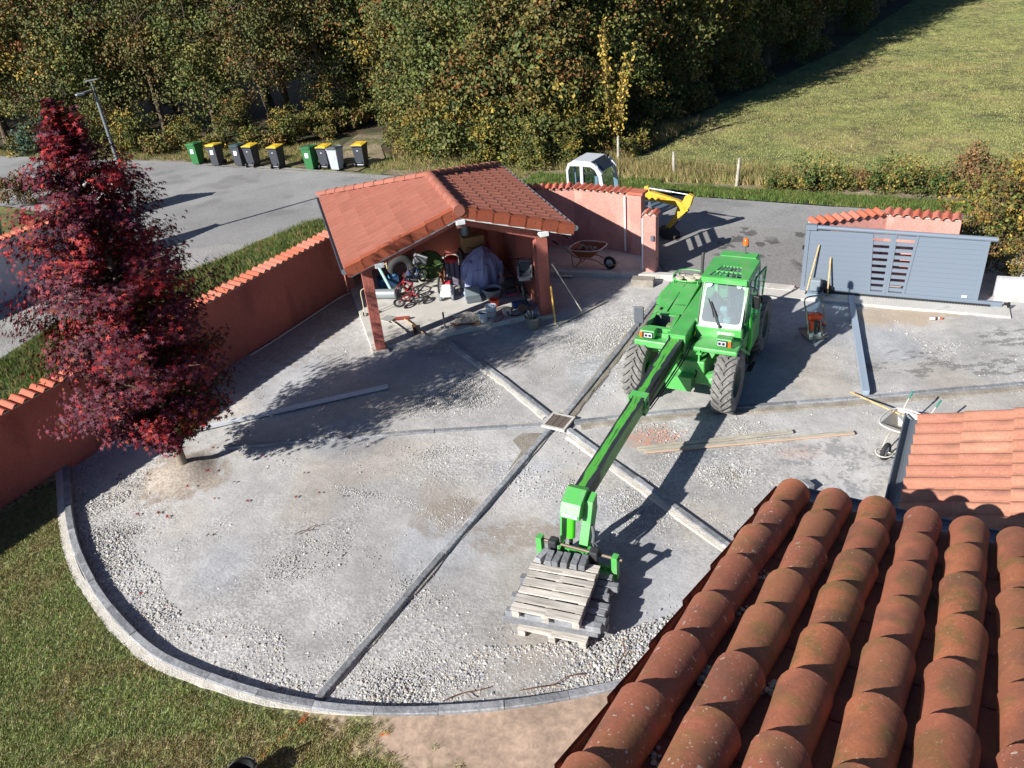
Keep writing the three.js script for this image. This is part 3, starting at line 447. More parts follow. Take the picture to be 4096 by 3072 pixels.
// ---------------------------------------------------------------- telehandler
const glass = new THREE.MeshPhysicalMaterial({ color: new THREE.Color('#dfeaf0'), transmission: 1, thickness: 0, roughness: .08, ior: 1.45 });
const dustGlass = new THREE.MeshPhysicalMaterial({ color: new THREE.Color('#c9dae4'), transmission: .82, thickness: 0, roughness: .25, ior: 1.45 });
const orangeLens = new THREE.MeshPhysicalMaterial({ color: new THREE.Color('#e8641a'), roughness: .25, clearcoat: .8 });
const lampGlass = mat('#d8dde0', .15, { metalness: .5 });
function textTex(w, h, draw) { const c = document.createElement('canvas'); c.width = w; c.height = h; const x = c.getContext('2d'); draw(x, w, h); const t = new THREE.CanvasTexture(c); t.colorSpace = THREE.SRGBColorSpace; return t; }
{
  const gtx = tex(512, (u, v) => { const a = fbm(u, v, 5, 4, 701), d = sstep(.5, .75, fbm(u, v, 14, 4, 703)), k = .97 + (a - .5) * .14; return [mix(84, 128, d * .55) * k, mix(172, 160, d * .55) * k, mix(86, 120, d * .55) * k]; }, true, 1.6);
  const green = new THREE.MeshPhysicalMaterial({ map: gtx, roughness: .42, clearcoat: .35, clearcoatRoughness: .35 });
  const boomTx = tex(512, (u, v) => {
    const e = (fbm(u * .2, v, 14, 4, 711) - .5) * .3, e2 = (fbm(u * .2, v, 12, 4, 713) - .5) * .34, d = fbm(u, v, 10, 4, 715);
    const k = Math.max(sstep(.17 + e + .03, .17 + e - .02, u), sstep(.7 + e2 - .03, .7 + e2 + .02, u), sstep(.66, .72, d) * .6), g = vn(u * 80, v * 200, 200, 717);
    return [mix(70 + g * 20, 34 + g * 14, k), mix(160 + (d - .5) * 50, 38 + g * 14, k), mix(62, 44 + g * 12, k)];
  });
  const boomMat = new THREE.MeshPhysicalMaterial({ map: boomTx, roughness: .4, clearcoat: .3, clearcoatRoughness: .4 });
  const dustTyre = new THREE.MeshStandardMaterial({ roughness: .95, map: tex(256, (u, v) => { const a = fbm(u, v, 6, 4, 721), c = vn(u * 90, v * 90, 90, 723), g = 116 + (a - .5) * 60 + (c - .5) * 20; return [g + 2, g, g - 3]; }, true, .6) });
  const rimM = mat('#5f7263', .7); const cabWhite = mat('#c0c8c4', .5), pad = mat('#33363a', .85), inner = mat('#8fa89c', .8);
  const Tl = thing('telehandler', 'bright green telescopic handler with cab beside its long lowered boom', 'telehandler', [3.40, -.02, -13.63], -.515);
  // wheels
  const wr = .615, ww = .40;
  const tyreG = M(T(lathe([[.30, -.17], [.42, -.195], [.53, -.2], [.575, -.185], [.588, -.1], [.59, 0], [.588, .1], [.575, .185], [.53, .2], [.42, .195], [.30, .17]], 40), 0, 0, 0, 0, 0, PI / 2));
  const lugs = []; for (let i = 0; i < 22; i++) for (const s of [-1, 1]) { const a0 = (i + (s > 0 ? .5 : 0)) / 22 * 2 * PI, P = []; for (let k = 0; k < 5; k++) { const t = k / 4, a = a0 + .42 * Math.pow(t, .8), r = .602 - (k == 4 ? .035 : 0); P.push([s * (t * .205 - .015), Math.cos(a) * r, Math.sin(a) * r]); } for (let k = 0; k < 4; k++) { const m = [0, (P[k][1] + P[k + 1][1]), (P[k][2] + P[k + 1][2])]; lugs.push(beam(P[k], P[k + 1], .04, .05, m)); } }
  const lugG = M(lugs), rimG = M([T(lathe([[.0, .02], [.12, .03], [.13, .07], [.2, .06], [.24, .02], [.29, .02], [.305, .165], [.325, .17], [.325, -.17], [.3, -.165], [0, -.1]], 28), 0, 0, 0, 0, 0, PI / 2)]);
  const wheel = (x, z, fl) => { const w = new THREE.Group(); w.name = 'wheel'; w.position.set(x, wr, z); w.rotation.y = fl ? PI : 0; Tl.add(w); const f = (n, g, m) => { const q = new THREE.Mesh(g, m); q.name = n; q.castShadow = q.receiveShadow = true; w.add(q); return q; }; f('tyre', tyreG, dustTyre); f('tread', lugG, dustTyre).rotation.x = rr(0, .3) + (fl ? 0 : 0); f('rim', rimG, rimM); };
  wheel(-.88, 0, false); wheel(.88, 0, true); wheel(-.88, -2.6, false); wheel(.88, -2.6, true);
  // chassis, axles
  obj('chassis', [rbox(.9, .42, 3.2, .03, 0, .82, -1.45), rbox(1.15, .35, 1.2, .04, .0, .62, -1.4), box(.5, .3, .5, 0, .6, .1)], green, Tl);
  obj('front_axle', [rbox(1.2, .2, .2, .03, 0, .6, 0), rbox(.34, .34, .3, .06, -.08, .6, .03), cyl(.15, .15, .16, -.62, .6, 0, 0, 0, PI / 2), cyl(.15, .15, .16, .62, .6, 0, 0, 0, PI / 2), rbox(.14, .26, .2, .03, -.42, .58, .1), rbox(.14, .26, .2, .03, -.24, .58, .12), beam([.3, .6, .1], [.66, .75, .05], .12, .14)], green, Tl);
  obj('rear_axle', [rbox(1.2, .2, .2, .03, 0, .6, -2.6), cyl(.15, .15, .16, -.62, .6, -2.6, 0, 0, PI / 2), cyl(.15, .15, .16, .62, .6, -2.6, 0, 0, PI / 2)], green, Tl);
  obj('front_bracket', [box(.03, .62, .16, .33, .95, .06), box(.1, .04, .3, .33, 1.2, .0), ext([[.5, 1.24], [.64, 1.24], [.57, 1.1]], .02).translate(0, 0, .06), rbox(.26, .5, .3, .05, .12, .98, -.12), rbox(.9, .45, .08, .02, .5, .95, -.5)], green, Tl);
  // left fender deck and hood
  obj('fender_deck', [rbox(.68, .07, .42, .03, -.64, 1.27, -.08), rbox(.66, .16, .08, .035, -.64, 1.24, .1), box(.6, .1, .1, -.62, 1.34, -.16)], green, Tl);
  obj('fender_deck', [rbox(.84, .06, .5, .028, .62, 1.28, -.17), rbox(.84, .1, .08, .035, .62, 1.265, .06)], green, Tl);
  obj('fender_skirt', [beam([.98, 1.25, -.2], [1.0, .72, -1.0], .05, .14, [1, 0, 0])], green, Tl);
  // engine hood with its open hatch: loft of cross sections
  const hs = [[-.12, -.86, 1.30, 1.36], [-.22, -.92, 1.28, 1.42], [-.85, -.96, 1.2, 1.47], [-1.2, -1.0, 1.1, 1.5], [-1.5, -1.06, .95, 1.53], [-1.9, -1.09, .95, 1.56], [-2.3, -1.02, 1.0, 1.58], [-2.75, -.95, 1.05, 1.5]];
  const hoodG = (() => { const pos = []; const sec = hs.map(([z, xo, yl, yt]) => [[xo + .04, yl - .35, z], [xo, yl, z], [xo + .03, yt - .1, z], [xo + .12, yt - .01, z], [-.3, yt + .01, z], [-.3, yl - .35, z]]);
    const tri = (a, b, c) => pos.push(...a, ...b, ...c);
    for (let i = 0; i < sec.length - 1; i++) for (let k = 0; k < 5; k++) { if (k == 3 && i == 1) continue; const a = sec[i][k], b = sec[i][k + 1], c = sec[i + 1][k + 1], d = sec[i + 1][k]; tri(a, b, d); tri(b, c, d); }
    for (const s of [sec[0], sec[sec.length - 1]]) for (let k = 1; k < 5; k++) tri(s[0], s[k], s[k + 1]);
    const g = new THREE.BufferGeometry(); g.setAttribute('position', new THREE.Float32BufferAttribute(pos, 3)); g.computeVertexNormals(); return g; })();
  obj('hood', hoodG, green, Tl);
  obj('hood_seam', [beam([-.62, 1.49, -.9], [-.6, 1.585, -2.4], .012, .012), beam([-.98, 1.45, -1.22], [-.34, 1.522, -1.22], .01, .012), beam([-1.03, 1.38, -1.5], [-.98, 1.5, -2.3], .012, .014)], black, Tl);
  obj('hood_latch', [box(.04, .02, .1, -.78, 1.49, -1.0), box(.04, .02, .1, -.78, 1.53, -2.1)], darkSteel, Tl);
  obj('hatch_rim', [box(.46, .03, .09, -.57, 1.425, -.26), box(.46, .03, .1, -.57, 1.468, -.82), box(.08, .03, .5, -.84, 1.44, -.53, .08), box(.07, .03, .5, -.36, 1.452, -.53, .08)], green, Tl);
  obj('engine_bay', [box(.5, .02, .6, -.58, 1.18, -.54), box(.02, .28, .6, -.83, 1.3, -.54), box(.5, .28, .02, -.58, 1.32, -.82), box(.02, .28, .6, -.33, 1.3, -.54), box(.5, .2, .02, -.58, 1.27, -.24)], mat('#5d615d', .9), Tl);
  obj('battery', rbox(.18, .12, .16, .01, -.46, 1.26, -.68), mat('#6e8a5a', .8), Tl);
  obj('hood_bulge', sph(.3, -.86, 1.32, -1.75, .75, .75, 1.5, 16), green, Tl);
  obj('tool_basket', [tube([[-.86, 1.66, -2.15], [-.34, 1.66, -2.15], [-.3, 1.68, -2.6], [-.86, 1.68, -2.62]], .016, 6, 30, true), bar([-.86, 1.66, -2.15], [-.86, 1.52, -2.15], .014), bar([-.34, 1.66, -2.15], [-.34, 1.52, -2.15], .014), bar([-.6, 1.66, -2.15], [-.6, 1.54, -2.15], .012), bar([-.86, 1.68, -2.6], [-.86, 1.5, -2.6], .014)], green, Tl);
  seed(31); obj('rag_heap', Array.from({ length: 16 }, () => sph(rr(.04, .09), rr(-.8, -.4), 1.6 + rr(0, .05), rr(-2.55, -2.2), rr(.7, 1.5), rr(.25, .45), rr(.7, 1.3), 8)), mat('#b8b09c', .95), Tl);
  obj('exhaust', [bar([-.36, 1.45, -2.55], [-.36, 2.02, -2.6], .035, 12), tube([[-.36, 2.0, -2.6], [-.36, 2.08, -2.61], [-.36, 2.13, -2.63]], .036, 10)], mat('#4b4a49', .7, { metalness: .5 }), Tl);
  // lights
  for (const [x, y, z, s] of [[-.72, 1.42, .05, -1], [.76, 1.42, -.02, 1]]) {
    obj('lamp_housing', rbox(.3, .15, .2, .02, x, y + .02, z - .06), green, Tl);
    const h = obj('headlight', rbox(.2, .12, .03, .012, x - s * .025, y + .005, z + .05), black, Tl);
    obj('lens', [rbox(.17, .1, .02, .012, x - s * .03, y + .005, z + .062)], lampGlass, h); obj('reflector', [cyl(.03, .025, .01, x - s * .03 - .04, y + .008, z + .073, PI / 2), cyl(.03, .025, .01, x - s * .03 + .035, y + .008, z + .073, PI / 2)], black, h);
    obj('indicator', rbox(.055, .12, .05, .01, x + s * .115, y + .005, z + .045), orangeLens, Tl);
  }
  // cab
  const c0 = .1, c1 = .96, cc = (c0 + c1) / 2;
  const ws = [[c0 + .06, 1.50, -.42], [c1 - .0, 1.50, -.44], [c1 - .06, 2.27, -1.0], [c0 + .03, 2.27, -.96]];
  const wsV = ws.map(p => V(...p)), wx = wsV[1].clone().sub(wsV[0]).normalize(), wyv = wsV[3].clone().sub(wsV[0]).normalize(), wn = wx.clone().cross(wyv).normalize(), wy = wn.clone().cross(wx);
  const onWs = (g, off = 0) => g.applyMatrix4(new THREE.Matrix4().makeBasis(wx, wy, wn).setPosition(wsV[0].clone().addScaledVector(wn, off)));
  const WW = .81, WH = .96;
  const gl = new THREE.Shape(); gl.moveTo(.03, .2); gl.quadraticCurveTo(.03, .1, .13, .1); gl.lineTo(WW - .13, .1); gl.quadraticCurveTo(WW - .03, .1, WW - .03, .2); gl.lineTo(WW - .03, .76); gl.quadraticCurveTo(WW - .14, .91, WW / 2, .91); gl.quadraticCurveTo(.14, .91, .03, .76); gl.closePath();
  const fr = shape([[0, 0], [WW, 0], [WW, WH], [0, WH]]); fr.holes.push(new THREE.Path(gl.getPoints(8)));
  obj('windscreen_frame', onWs(ext(fr, .015), -.006), cabWhite, Tl);
  obj('windscreen', onWs(norm(new THREE.ShapeGeometry(gl, 10)), .002), dustGlass, Tl, true);
  const wp = (x, y, o = .03) => wsV[0].clone().addScaledVector(wx, x).addScaledVector(wy, y).addScaledVector(wn, o);
  obj('wiper', [tube([wp(.4, .03, .04), wp(.28, .28, .05), wp(.16, .5, .03)], .014, 6), tube([wp(.36, .06, .03), wp(.24, .32, .035)], .008, 5), tube([wp(.1, .56, .02), wp(.2, .36, .02), wp(.26, .2, .02)], .007, 5), sph(.035, ...wp(.41, .03, .03).toArray())], darkSteel, Tl);
  obj('cab_seal', [beam([c0 + .0, 2.31, -.93], [c0 + .02, 1.32, -.41], .02, .02), beam([c1 + .035, 2.31, -.99], [c1 + .035, 1.32, -.45], .014, .02), box(.84, .014, .03, cc, 2.3, -.83)], black, Tl);
  obj('cab_nose', [rbox(.9, .3, .16, .03, cc + .02, 1.37, -.5), box(.82, .1, .1, cc + .03, 1.47, -.48), ext([[c0 + .02, 1.25], [c0 + .02, 1.5], [c0 - .04, 1.28]], .2).translate(0, 0, -.6)], green, Tl);
  obj('badge', onWs(norm(new THREE.PlaneGeometry(.34, .075)), 0), new THREE.MeshStandardMaterial({ roughness: .5, map: textTex(512, 112, (x, w, h) => { x.fillStyle = '#8fd08a'; x.fillRect(0, 0, w, h); x.fillStyle = '#e8efe6'; x.beginPath(); x.arc(60, 56, 46, 0, 7); x.fill(); x.fillStyle = '#3fae4a'; x.lineWidth = 14; x.strokeStyle = '#3fae4a'; x.beginPath(); x.arc(60, 56, 26, .6, 5.4); x.stroke(); x.fillRect(56, 50, 34, 13); x.font = 'bold 84px sans-serif'; x.fillStyle = '#eef3ec'; x.fillText('MERLO', 122, 88); }) }), Tl, true);
  { const b = Tl.children[Tl.children.length - 1]; b.geometry.computeBoundingBox(); const c = b.geometry.boundingBox.getCenter(V(0, 0, 0)); b.geometry.translate(-c.x, -c.y, -c.z); b.geometry.applyQuaternion(new THREE.Quaternion().setFromUnitVectors(wn, V(0, 0.05, 1).normalize())); b.position.set(.69, 1.41, -.412); }
  // roof with cut grille
  const ang = .09, roofPts = [[c0 - .02, -.78], [c1 + .0, -.82], [c1 + .02, -1.75], [c1 - .06, -1.92], [c0 + .06, -1.92], [c0 - .03, -1.75]];
  const holes = []; for (let row = 0; row < 2; row++) for (let i = 0; i < 6; i++) { const f = (t, s) => [mix(mix(c0 + .1, c1 - .12, t), mix(c0 + .24, c1 - .24, t), s), mix(-.88, -1.42, s)]; const s0 = row ? .54 : 0, s1 = row ? 1 : .48, a = i / 6 + .012, b = (i + 1) / 6 - .012; holes.push([f(a, s0), f(b, s0), f(b, s1), f(a, s1)].map(p => [p[0], -p[1]])); }
  const rg = ext(shape(roofPts.map(p => [p[0], -p[1]]), holes), .03); T(rg, 0, 0, 0, -PI / 2); rg.translate(0, 2.36, 0);
  obj('cab_roof', [rg, box(.86, .1, .05, cc, 2.33, -.8), rbox(.06, .12, 1.05, .03, c0 + .0, 2.33, -1.35), rbox(.06, .12, 1.05, .03, c1 + .0, 2.33, -1.35)], green, Tl);
  obj('roof_glass', T(norm(new THREE.PlaneGeometry(.76, .56)), cc, 2.345, -1.1, -PI / 2), glass, Tl, true);
  obj('rear_roof_box', [rbox(.78, .16, .34, .03, cc, 2.3, -2.05), box(.7, .02, .26, cc, 2.39, -2.05)], green, Tl);
  obj('work_lamp', [cyl(.06, .05, .06, c0 + .14, 2.2, -.9, PI / 2 - .4), cyl(.06, .05, .06, c1 - .16, 2.2, -.93, PI / 2 - .4)], black, Tl); obj('work_lamp_lens', [cyl(.05, .05, .012, c0 + .14, 2.213, -.868, PI / 2 - .4), cyl(.05, .05, .012, c1 - .16, 2.213, -.898, PI / 2 - .4)], lampGlass, Tl);
  obj('cab_pillar', [beam([c1, 1.3, -.46], [c1 - .02, 2.32, -1.0], .06, .07), beam([c0 + .03, 1.3, -.44], [c0 + .01, 2.32, -.96], .05, .05), beam([c1 - .02, 2.32, -1.9], [c1, 1.0, -2.0], .07, .07), beam([c0 + .02, 2.32, -1.9], [c0 + .02, 1.2, -2.0], .06, .06), box(.04, .5, 1.4, c1 + .01, .95, -1.35), box(.04, .7, 1.5, c0 - .02, 1.25, -1.3), box(.86, .9, .05, cc, 1.25, -2.0), rbox(.2, .5, 1.1, .05, c1 - .08, .8, -1.35)], green, Tl);
  obj('side_glass', [box(.008, .95, .95, c1 + .005, 1.75, -1.42), box(.008, .85, .9, c0 + .01, 1.82, -1.4)], glass, Tl);
  obj('rear_glass', box(.7, .6, .008, cc, 1.95, -1.95), glass, Tl);
  const dr = obj('door', [beam([c1 + .06, 1.25, -2.0], [c1 + .12, 2.2, -2.0], .035, .035), beam([c1 + .12, 2.2, -2.0], [c1 + .06, 2.22, -1.35], .035, .035), beam([c1 + .05, 1.25, -1.12], [c1 + .06, 2.22, -1.32], .035, .035), beam([c1 + .05, .7, -1.0], [c1 + .05, 1.25, -1.12], .035, .035), box(.03, .55, .9, c1 + .06, .95, -1.55)], green, Tl);
  obj('door_pane', T(norm(new THREE.PlaneGeometry(.68, .9)), c1 + .09, 1.74, -1.66, 0, PI / 2), glass, dr, true);
  obj('grab_rail', tube([[c1 + .1, .92, -.86], [c1 + .13, 1.0, -.86], [c1 + .12, 1.3, -.92], [c1 + .08, 1.45, -.95], [c1 + .1, 1.62, -1.0]], .02, 8, 24), mat('#4fd53a', .4), Tl);
  obj('step', [box(.12, .03, .5, c1 + .08, .5, -1.25), bar([c1 + .06, .5, -1.02], [c1 + .04, .9, -.95], .02), box(.1, .03, .4, c1 + .1, .3, -1.25)], darkSteel, Tl);
  // interior
  obj('seat', [rbox(.42, .12, .42, .05, cc + .08, 1.32, -1.5), rbox(.42, .55, .12, .05, cc + .08, 1.62, -1.74, -.12), rbox(.28, .16, .1, .04, cc + .08, 1.97, -1.78)], pad, Tl);
  obj('dashboard', [rbox(.3, .3, .2, .06, cc + .05, 1.45, -.72), rbox(.16, .34, .12, .05, cc + .03, 1.66, -.82, .5), box(.78, .08, .25, cc + .02, 1.4, -.68)], inner, Tl);
  obj('steering_wheel', [tor(.17, .014, cc + .03, 1.74, -1.0, -PI / 2 + .6), bar([cc - .13, 1.74, -1.0], [cc + .2, 1.74, -1.0], .01), bar([cc + .03, 1.6, -.88], [cc + .03, 1.74, -1.0], .02)], black, Tl);
  obj('cab_floor', [box(.8, .03, 1.4, cc, 1.0, -1.35), rbox(.12, .3, .5, .03, c0 + .14, 1.4, -1.5), bar([c1 - .15, 1.3, -1.0], [c1 - .15, 1.62, -1.0], .015)], pad, Tl);
  obj('seat_frame_tube', tube([[cc - .16, 1.4, -1.86], [cc - .16, 2.05, -1.88], [cc - .1, 2.12, -1.88], [cc - .02, 2.12, -1.88]], .02, 6), green, Tl);
  // mirrors, beacon
  const m1 = obj('mirror', [rbox(.2, .36, .05, .03, -.95, 1.74, -.1, 0, .2), tube([[-.95, 1.58, -.12], [-.96, 1.45, -.1], [-.86, 1.36, -.02], [-.78, 1.35, .0]], .012, 6)], mat('#5b5f66', .6), Tl);
  const m2 = obj('mirror', [rbox(.16, .28, .08, .03, 1.12, 1.88, -1.0, 0, -.3), tube([[1.12, 2.0, -1.02], [1.1, 2.14, -1.0], [.98, 2.2, -.98]], .013, 6), rbox(.06, .16, .06, .015, 1.2, 1.9, -1.1)], black, Tl);
  obj('beacon_stem', [bar([cc + .1, 2.38, -2.1], [cc + .1, 2.56, -2.1], .014), cyl(.065, .06, .04, cc + .1, 2.58, -2.1)], mat('#54584f', .7), Tl);
  obj('beacon', lathe([[.062, 0], [.062, .06], [.05, .11], [.025, .135], [0, .14]], 18).translate(cc + .1, 2.6, -2.1), orangeLens, Tl);
  // boom
  const bA = V(-.06, 1.42, -2.6), b1 = V(-.11, 1.37, .14), b2 = V(-.19, 1.16, 2.2), b3 = V(-.215, 1.06, 4.85);
  const sect = (a, b, w, h, n, m, keep) => { const z = b.clone().sub(a), L = z.length(); z.normalize(); const x = V(0, 1, 0).cross(z).normalize(), y = z.clone().cross(x); const g = norm(new THREE.BoxGeometry(w, h, L)).applyMatrix4(new THREE.Matrix4().makeBasis(x, y, z)).translate((a.x + b.x) / 2, (a.y + b.y) / 2, (a.z + b.z) / 2); return obj(n, g, m, Tl, keep); };
  { const g = beam(bA.toArray(), b1.toArray(), .33, .36, [0, 1, 0], .025); obj('boom_base', [g, beam([-.08, 1.5, -2.9], [-.08, 1.0, -2.3], .5, .3)], green, Tl); }
  const at = (a, b, t) => a.clone().lerp(b, t);
  sect(at(bA, b1, .6), b2, .27, .3, 'boom_section', boomMat, true); sect(at(b1, b2, .5), b3, .225, .255, 'boom_section', boomMat, true);
  for (const s of [-1, 1]) { const q1 = at(bA, b1, .98), q2 = at(b1, b2, .9), q3 = at(b2, b3, .05), q4 = at(b2, b3, .97); obj('wear_strip', [beam([q1.x + s * .137, q1.y + .02, q1.z], [q2.x + s * .137, q2.y + .02, q2.z], .006, .17), beam([q3.x + s * .1145, q3.y + .015, q3.z], [q4.x + s * .1145, q4.y + .015, q4.z], .006, .15)], mat('#1d241f', .45), Tl); }
  const collar = (c, d, w, h, l) => { const e = c.clone().addScaledVector(d, l); return [beam([c.x - w / 2, c.y, c.z], [e.x - w / 2, e.y, e.z], .03, h + .03), beam([c.x + w / 2, c.y, c.z], [e.x + w / 2, e.y, e.z], .03, h + .03), beam([c.x, c.y + h / 2, c.z], [e.x, e.y + h / 2, e.z], w + .03, .035), beam([c.x, c.y - h / 2, c.z], [e.x, e.y - h / 2, e.z], w + .03, .03)]; };
  const d1 = b1.clone().sub(bA).normalize(), d2 = b2.clone().sub(b1).normalize();
  obj('boom_collar', collar(b1.clone().addScaledVector(d1, -.06), d1, .33, .36, .1), green, Tl); obj('boom_collar', [...collar(b2.clone().addScaledVector(d2, -.16), d2, .285, .315, .2), box(.05, .08, .06, b2.x + .17, b2.y, b2.z - .02)], green, Tl);
  obj('bolt', [[.16, .05], [.16, -.06]].flatMap(([x, y]) => [cyl(.02, .02, .03, b2.x + .17, b2.y + y, b2.z - .06, 0, 0, PI / 2), cyl(.02, .02, .03, b1.x + .18, b1.y + y, b1.z - .02, 0, 0, PI / 2)]), steel, Tl);
  // boom head, gooseneck and tilt cylinder
  obj('boom_head', [ext([[4.72, .92], [4.72, 1.2], [4.82, 1.23], [5.06, 1.12], [5.14, .98], [5.14, .9], [5.0, .86]], .3, .008).applyMatrix4(new THREE.Matrix4().makeBasis(V(0, 0, 1), V(0, 1, 0), V(-1, 0, 0))).translate(-.09, 0, 0), ext([[4.74, .9], [4.74, 1.16], [4.9, 1.1], [5.02, .8], [5.2, .42], [5.22, .26], [5.06, .26], [4.94, .5]], .13, .006).applyMatrix4(new THREE.Matrix4().makeBasis(V(0, 0, 1), V(0, 1, 0), V(-1, 0, 0))).translate(.04, 0, 0), ext([[4.9, .5], [4.9, 1.0], [5.1, 1.0], [5.2, .32], [5.1, .3]], .025).applyMatrix4(new THREE.Matrix4().makeBasis(V(0, 0, 1), V(0, 1, 0), V(-1, 0, 0))).translate(-.38, 0, 0)], green, Tl);
  obj('tilt_cylinder', [bar([-.24, .98, 5.06], [-.22, .58, 5.18], .065, 16)], mat('#49c928', .35), Tl); obj('cylinder_rod', bar([-.22, .6, 5.17], [-.21, .3, 5.24], .03, 12), black, Tl);
  obj('decal', box(.26, .055, .006, -.245, .95, 5.152), new THREE.MeshStandardMaterial({ roughness: .6, map: textTex(256, 56, (x, w, h) => { x.fillStyle = '#e4e9ea'; x.fillRect(0, 0, w, h); x.fillStyle = '#6db2cf'; x.fillRect(150, 12, 70, 28); x.fillStyle = '#9aa3a6'; x.fillRect(20, 20, 90, 12); }) }), Tl, true);
  obj('hose', [tube([[.06, .75, 5.0], [.1, .62, 5.05], [.1, .5, 5.1]], .03, 8), tube([[.1, .52, 5.1], [.14, .4, 5.16], [.1, .3, 5.2]], .012, 6), tube([[.1, .55, 5.1], [.17, .45, 5.1], [.16, .3, 5.2]], .012, 6)], mat('#55585c', .7), Tl);
  obj('boom_hose', [tube([[.09, 1.3, -.3], [.12, 1.28, .3], [.06, 1.16, 1.2], [.0, 1.12, 2.1]], .014, 6, 30), tube([[.1, 1.24, -.3], [.13, 1.2, .3], [.07, 1.1, 1.2], [.01, 1.06, 2.1]], .012, 6, 30), tube([[.16, .95, .05], [.3, .8, .16], [.24, .66, .14], [.1, .68, .16]], .016, 6, 24), tube([[-.3, 1.2, .1], [-.4, 1.0, .16], [-.36, .8, .14], [-.2, .7, .16]], .016, 6, 24)], black, Tl);
  obj('warning_sticker', [box(.004, .08, .16, .11, 1.36, -.4), box(.12, .05, .004, .62, 1.13, -.455)], mat('#d8c23a', .6), Tl);
  // fork carriage
  obj('fork_carriage', [box(.085, .42, .11, -.645, .42, 5.38), box(.085, .42, .11, .56, .42, 5.38), box(.12, .03, .2, -.56, .27, 5.38), box(.3, .03, .22, .42, .25, 5.4), box(.42, .12, .07, -.1, .46, 5.34), box(.04, .3, .2, -.3, .42, 5.36), box(.04, .3, .2, .12, .42, 5.36), box(1.2, .1, .06, -.04, .26, 5.3), rbox(.12, .16, .16, .03, -.2, .36, 5.4)], green, Tl);
  obj('carriage_shaft', bar([-.72, .56, 5.36], [.66, .56, 5.36], .026, 10), mat('#7a6a5e', .6, { metalness: .5 }), Tl);
  for (const x of [-.41, .25]) obj('fork', [rbox(.14, .56, .07, .03, x, .38, 5.44), rbox(.15, .12, .14, .04, x, .6, 5.38), beam([x, .06, 5.44], [x, .05, 6.5], .12, .04)], mat('#2d2f33', .75), Tl);
  obj('pin', cyl(.025, .025, .1, -.14, .38, 5.46, PI / 2), rustSteel, Tl);
}
// ---------------------------------------------------------------- pallets and kerb stones in front of the forks
{
  const PA = -.39; // turn
  function pallet(label, x, y, z, a, w, d) {
    const p = thing('wooden_pallet', label, 'pallet', [x, y, z], a, 'pallets in front of the forks');
    const n = 7, wd = [.145, .12, .1, .145, .12, .13, .145]; let s = 0; const gap = (d - wd.reduce((q, k) => q + k, 0)) / (n - 1);
    for (let i = 0; i < n; i++) { obj('top_board', rbox(w, .022, wd[i], .004, rr(-.01, .01), .133 + rr(-.002, .002), -d / 2 + s + wd[i] / 2, 0, rr(-.008, .008)), palletWood[i % 3], p); s += wd[i] + gap; }
    for (const k of [-1, 0, 1]) { obj('stringer_board', box(.1, .02, d, k * (w / 2 - .06), .112, 0), palletWood[(k + 3) % 3], p); obj('bottom_board', box(.1, .02, d - .02, k * (w / 2 - .06), .01, 0), palletWood[(k + 4) % 3], p); for (const j of [-1, 0, 1]) obj('block', box(.1, .08, .12, k * (w / 2 - .06), .061, j * (d / 2 - .08)), palletWood[(k + j + 4) % 3], p); }
    return p;
  }
  seed(41);
  const cx = .34, cz = -8.28, R2 = (x, z) => { const q = rot2(x, z, PA); return [cx + q[0], cz + q[1]]; };
  const b = R2(.06, -.03); pallet('lower wooden pallet on the gravel under a load of stone kerbs', b[0], -.015, b[1], PA, 1.0, 1.15);
  let i = 0;
  for (let l = 0; l < 2; l++) for (let k = 0; k < 8; k++) {
    const q = R2(.04 + rr(-.07, .09) + (l ? .04 : 0), -.52 + k * .132 + rr(-.012, .012) + .0), L = rr(1.2, 1.38);
    const s = obj('kerb_stone', rbox(L, .105, .115, .012, 0, 0, 0, rr(-.03, .03), 0, rr(-.012, .012), 1), pick(stoneDark)); s.position.set(q[0], .135 + .055 + l * .112, q[1]); s.rotation.y = PA + rr(-.05, .05);
    tag(s, l ? 'long dark stone kerb in the top layer of the pallet load under the empty pallet' : 'long dark stone kerb in the bottom layer of the pallet load', 'kerb stone', 'kerb stones stacked on the pallet');
  }
  pallet('empty grey wooden pallet lying on top of the stacked stone kerbs', cx, .365, cz, PA, .98, 1.13);
  for (let k = 0; k < 6; k++) { const q = R2(-.36 + k * .118 + (k > 3 ? .03 : 0), -.5 + rr(-.02, .02)); const s = obj('stone_block', rbox(.1, .1, .25, .01, 0, 0, 0, 0, 0, rr(-.1, .1), 1), k ? stoneDark[k % 3] : stoneMats[3]); s.position.set(q[0], .51 + .05, q[1]); s.rotation.y = PA + rr(-.12, .1) - (k == 0 ? .3 : 0); tag(s, 'short dark stone block lying on the boards of the empty pallet', 'stone block', 'stone blocks on the empty pallet'); }
}
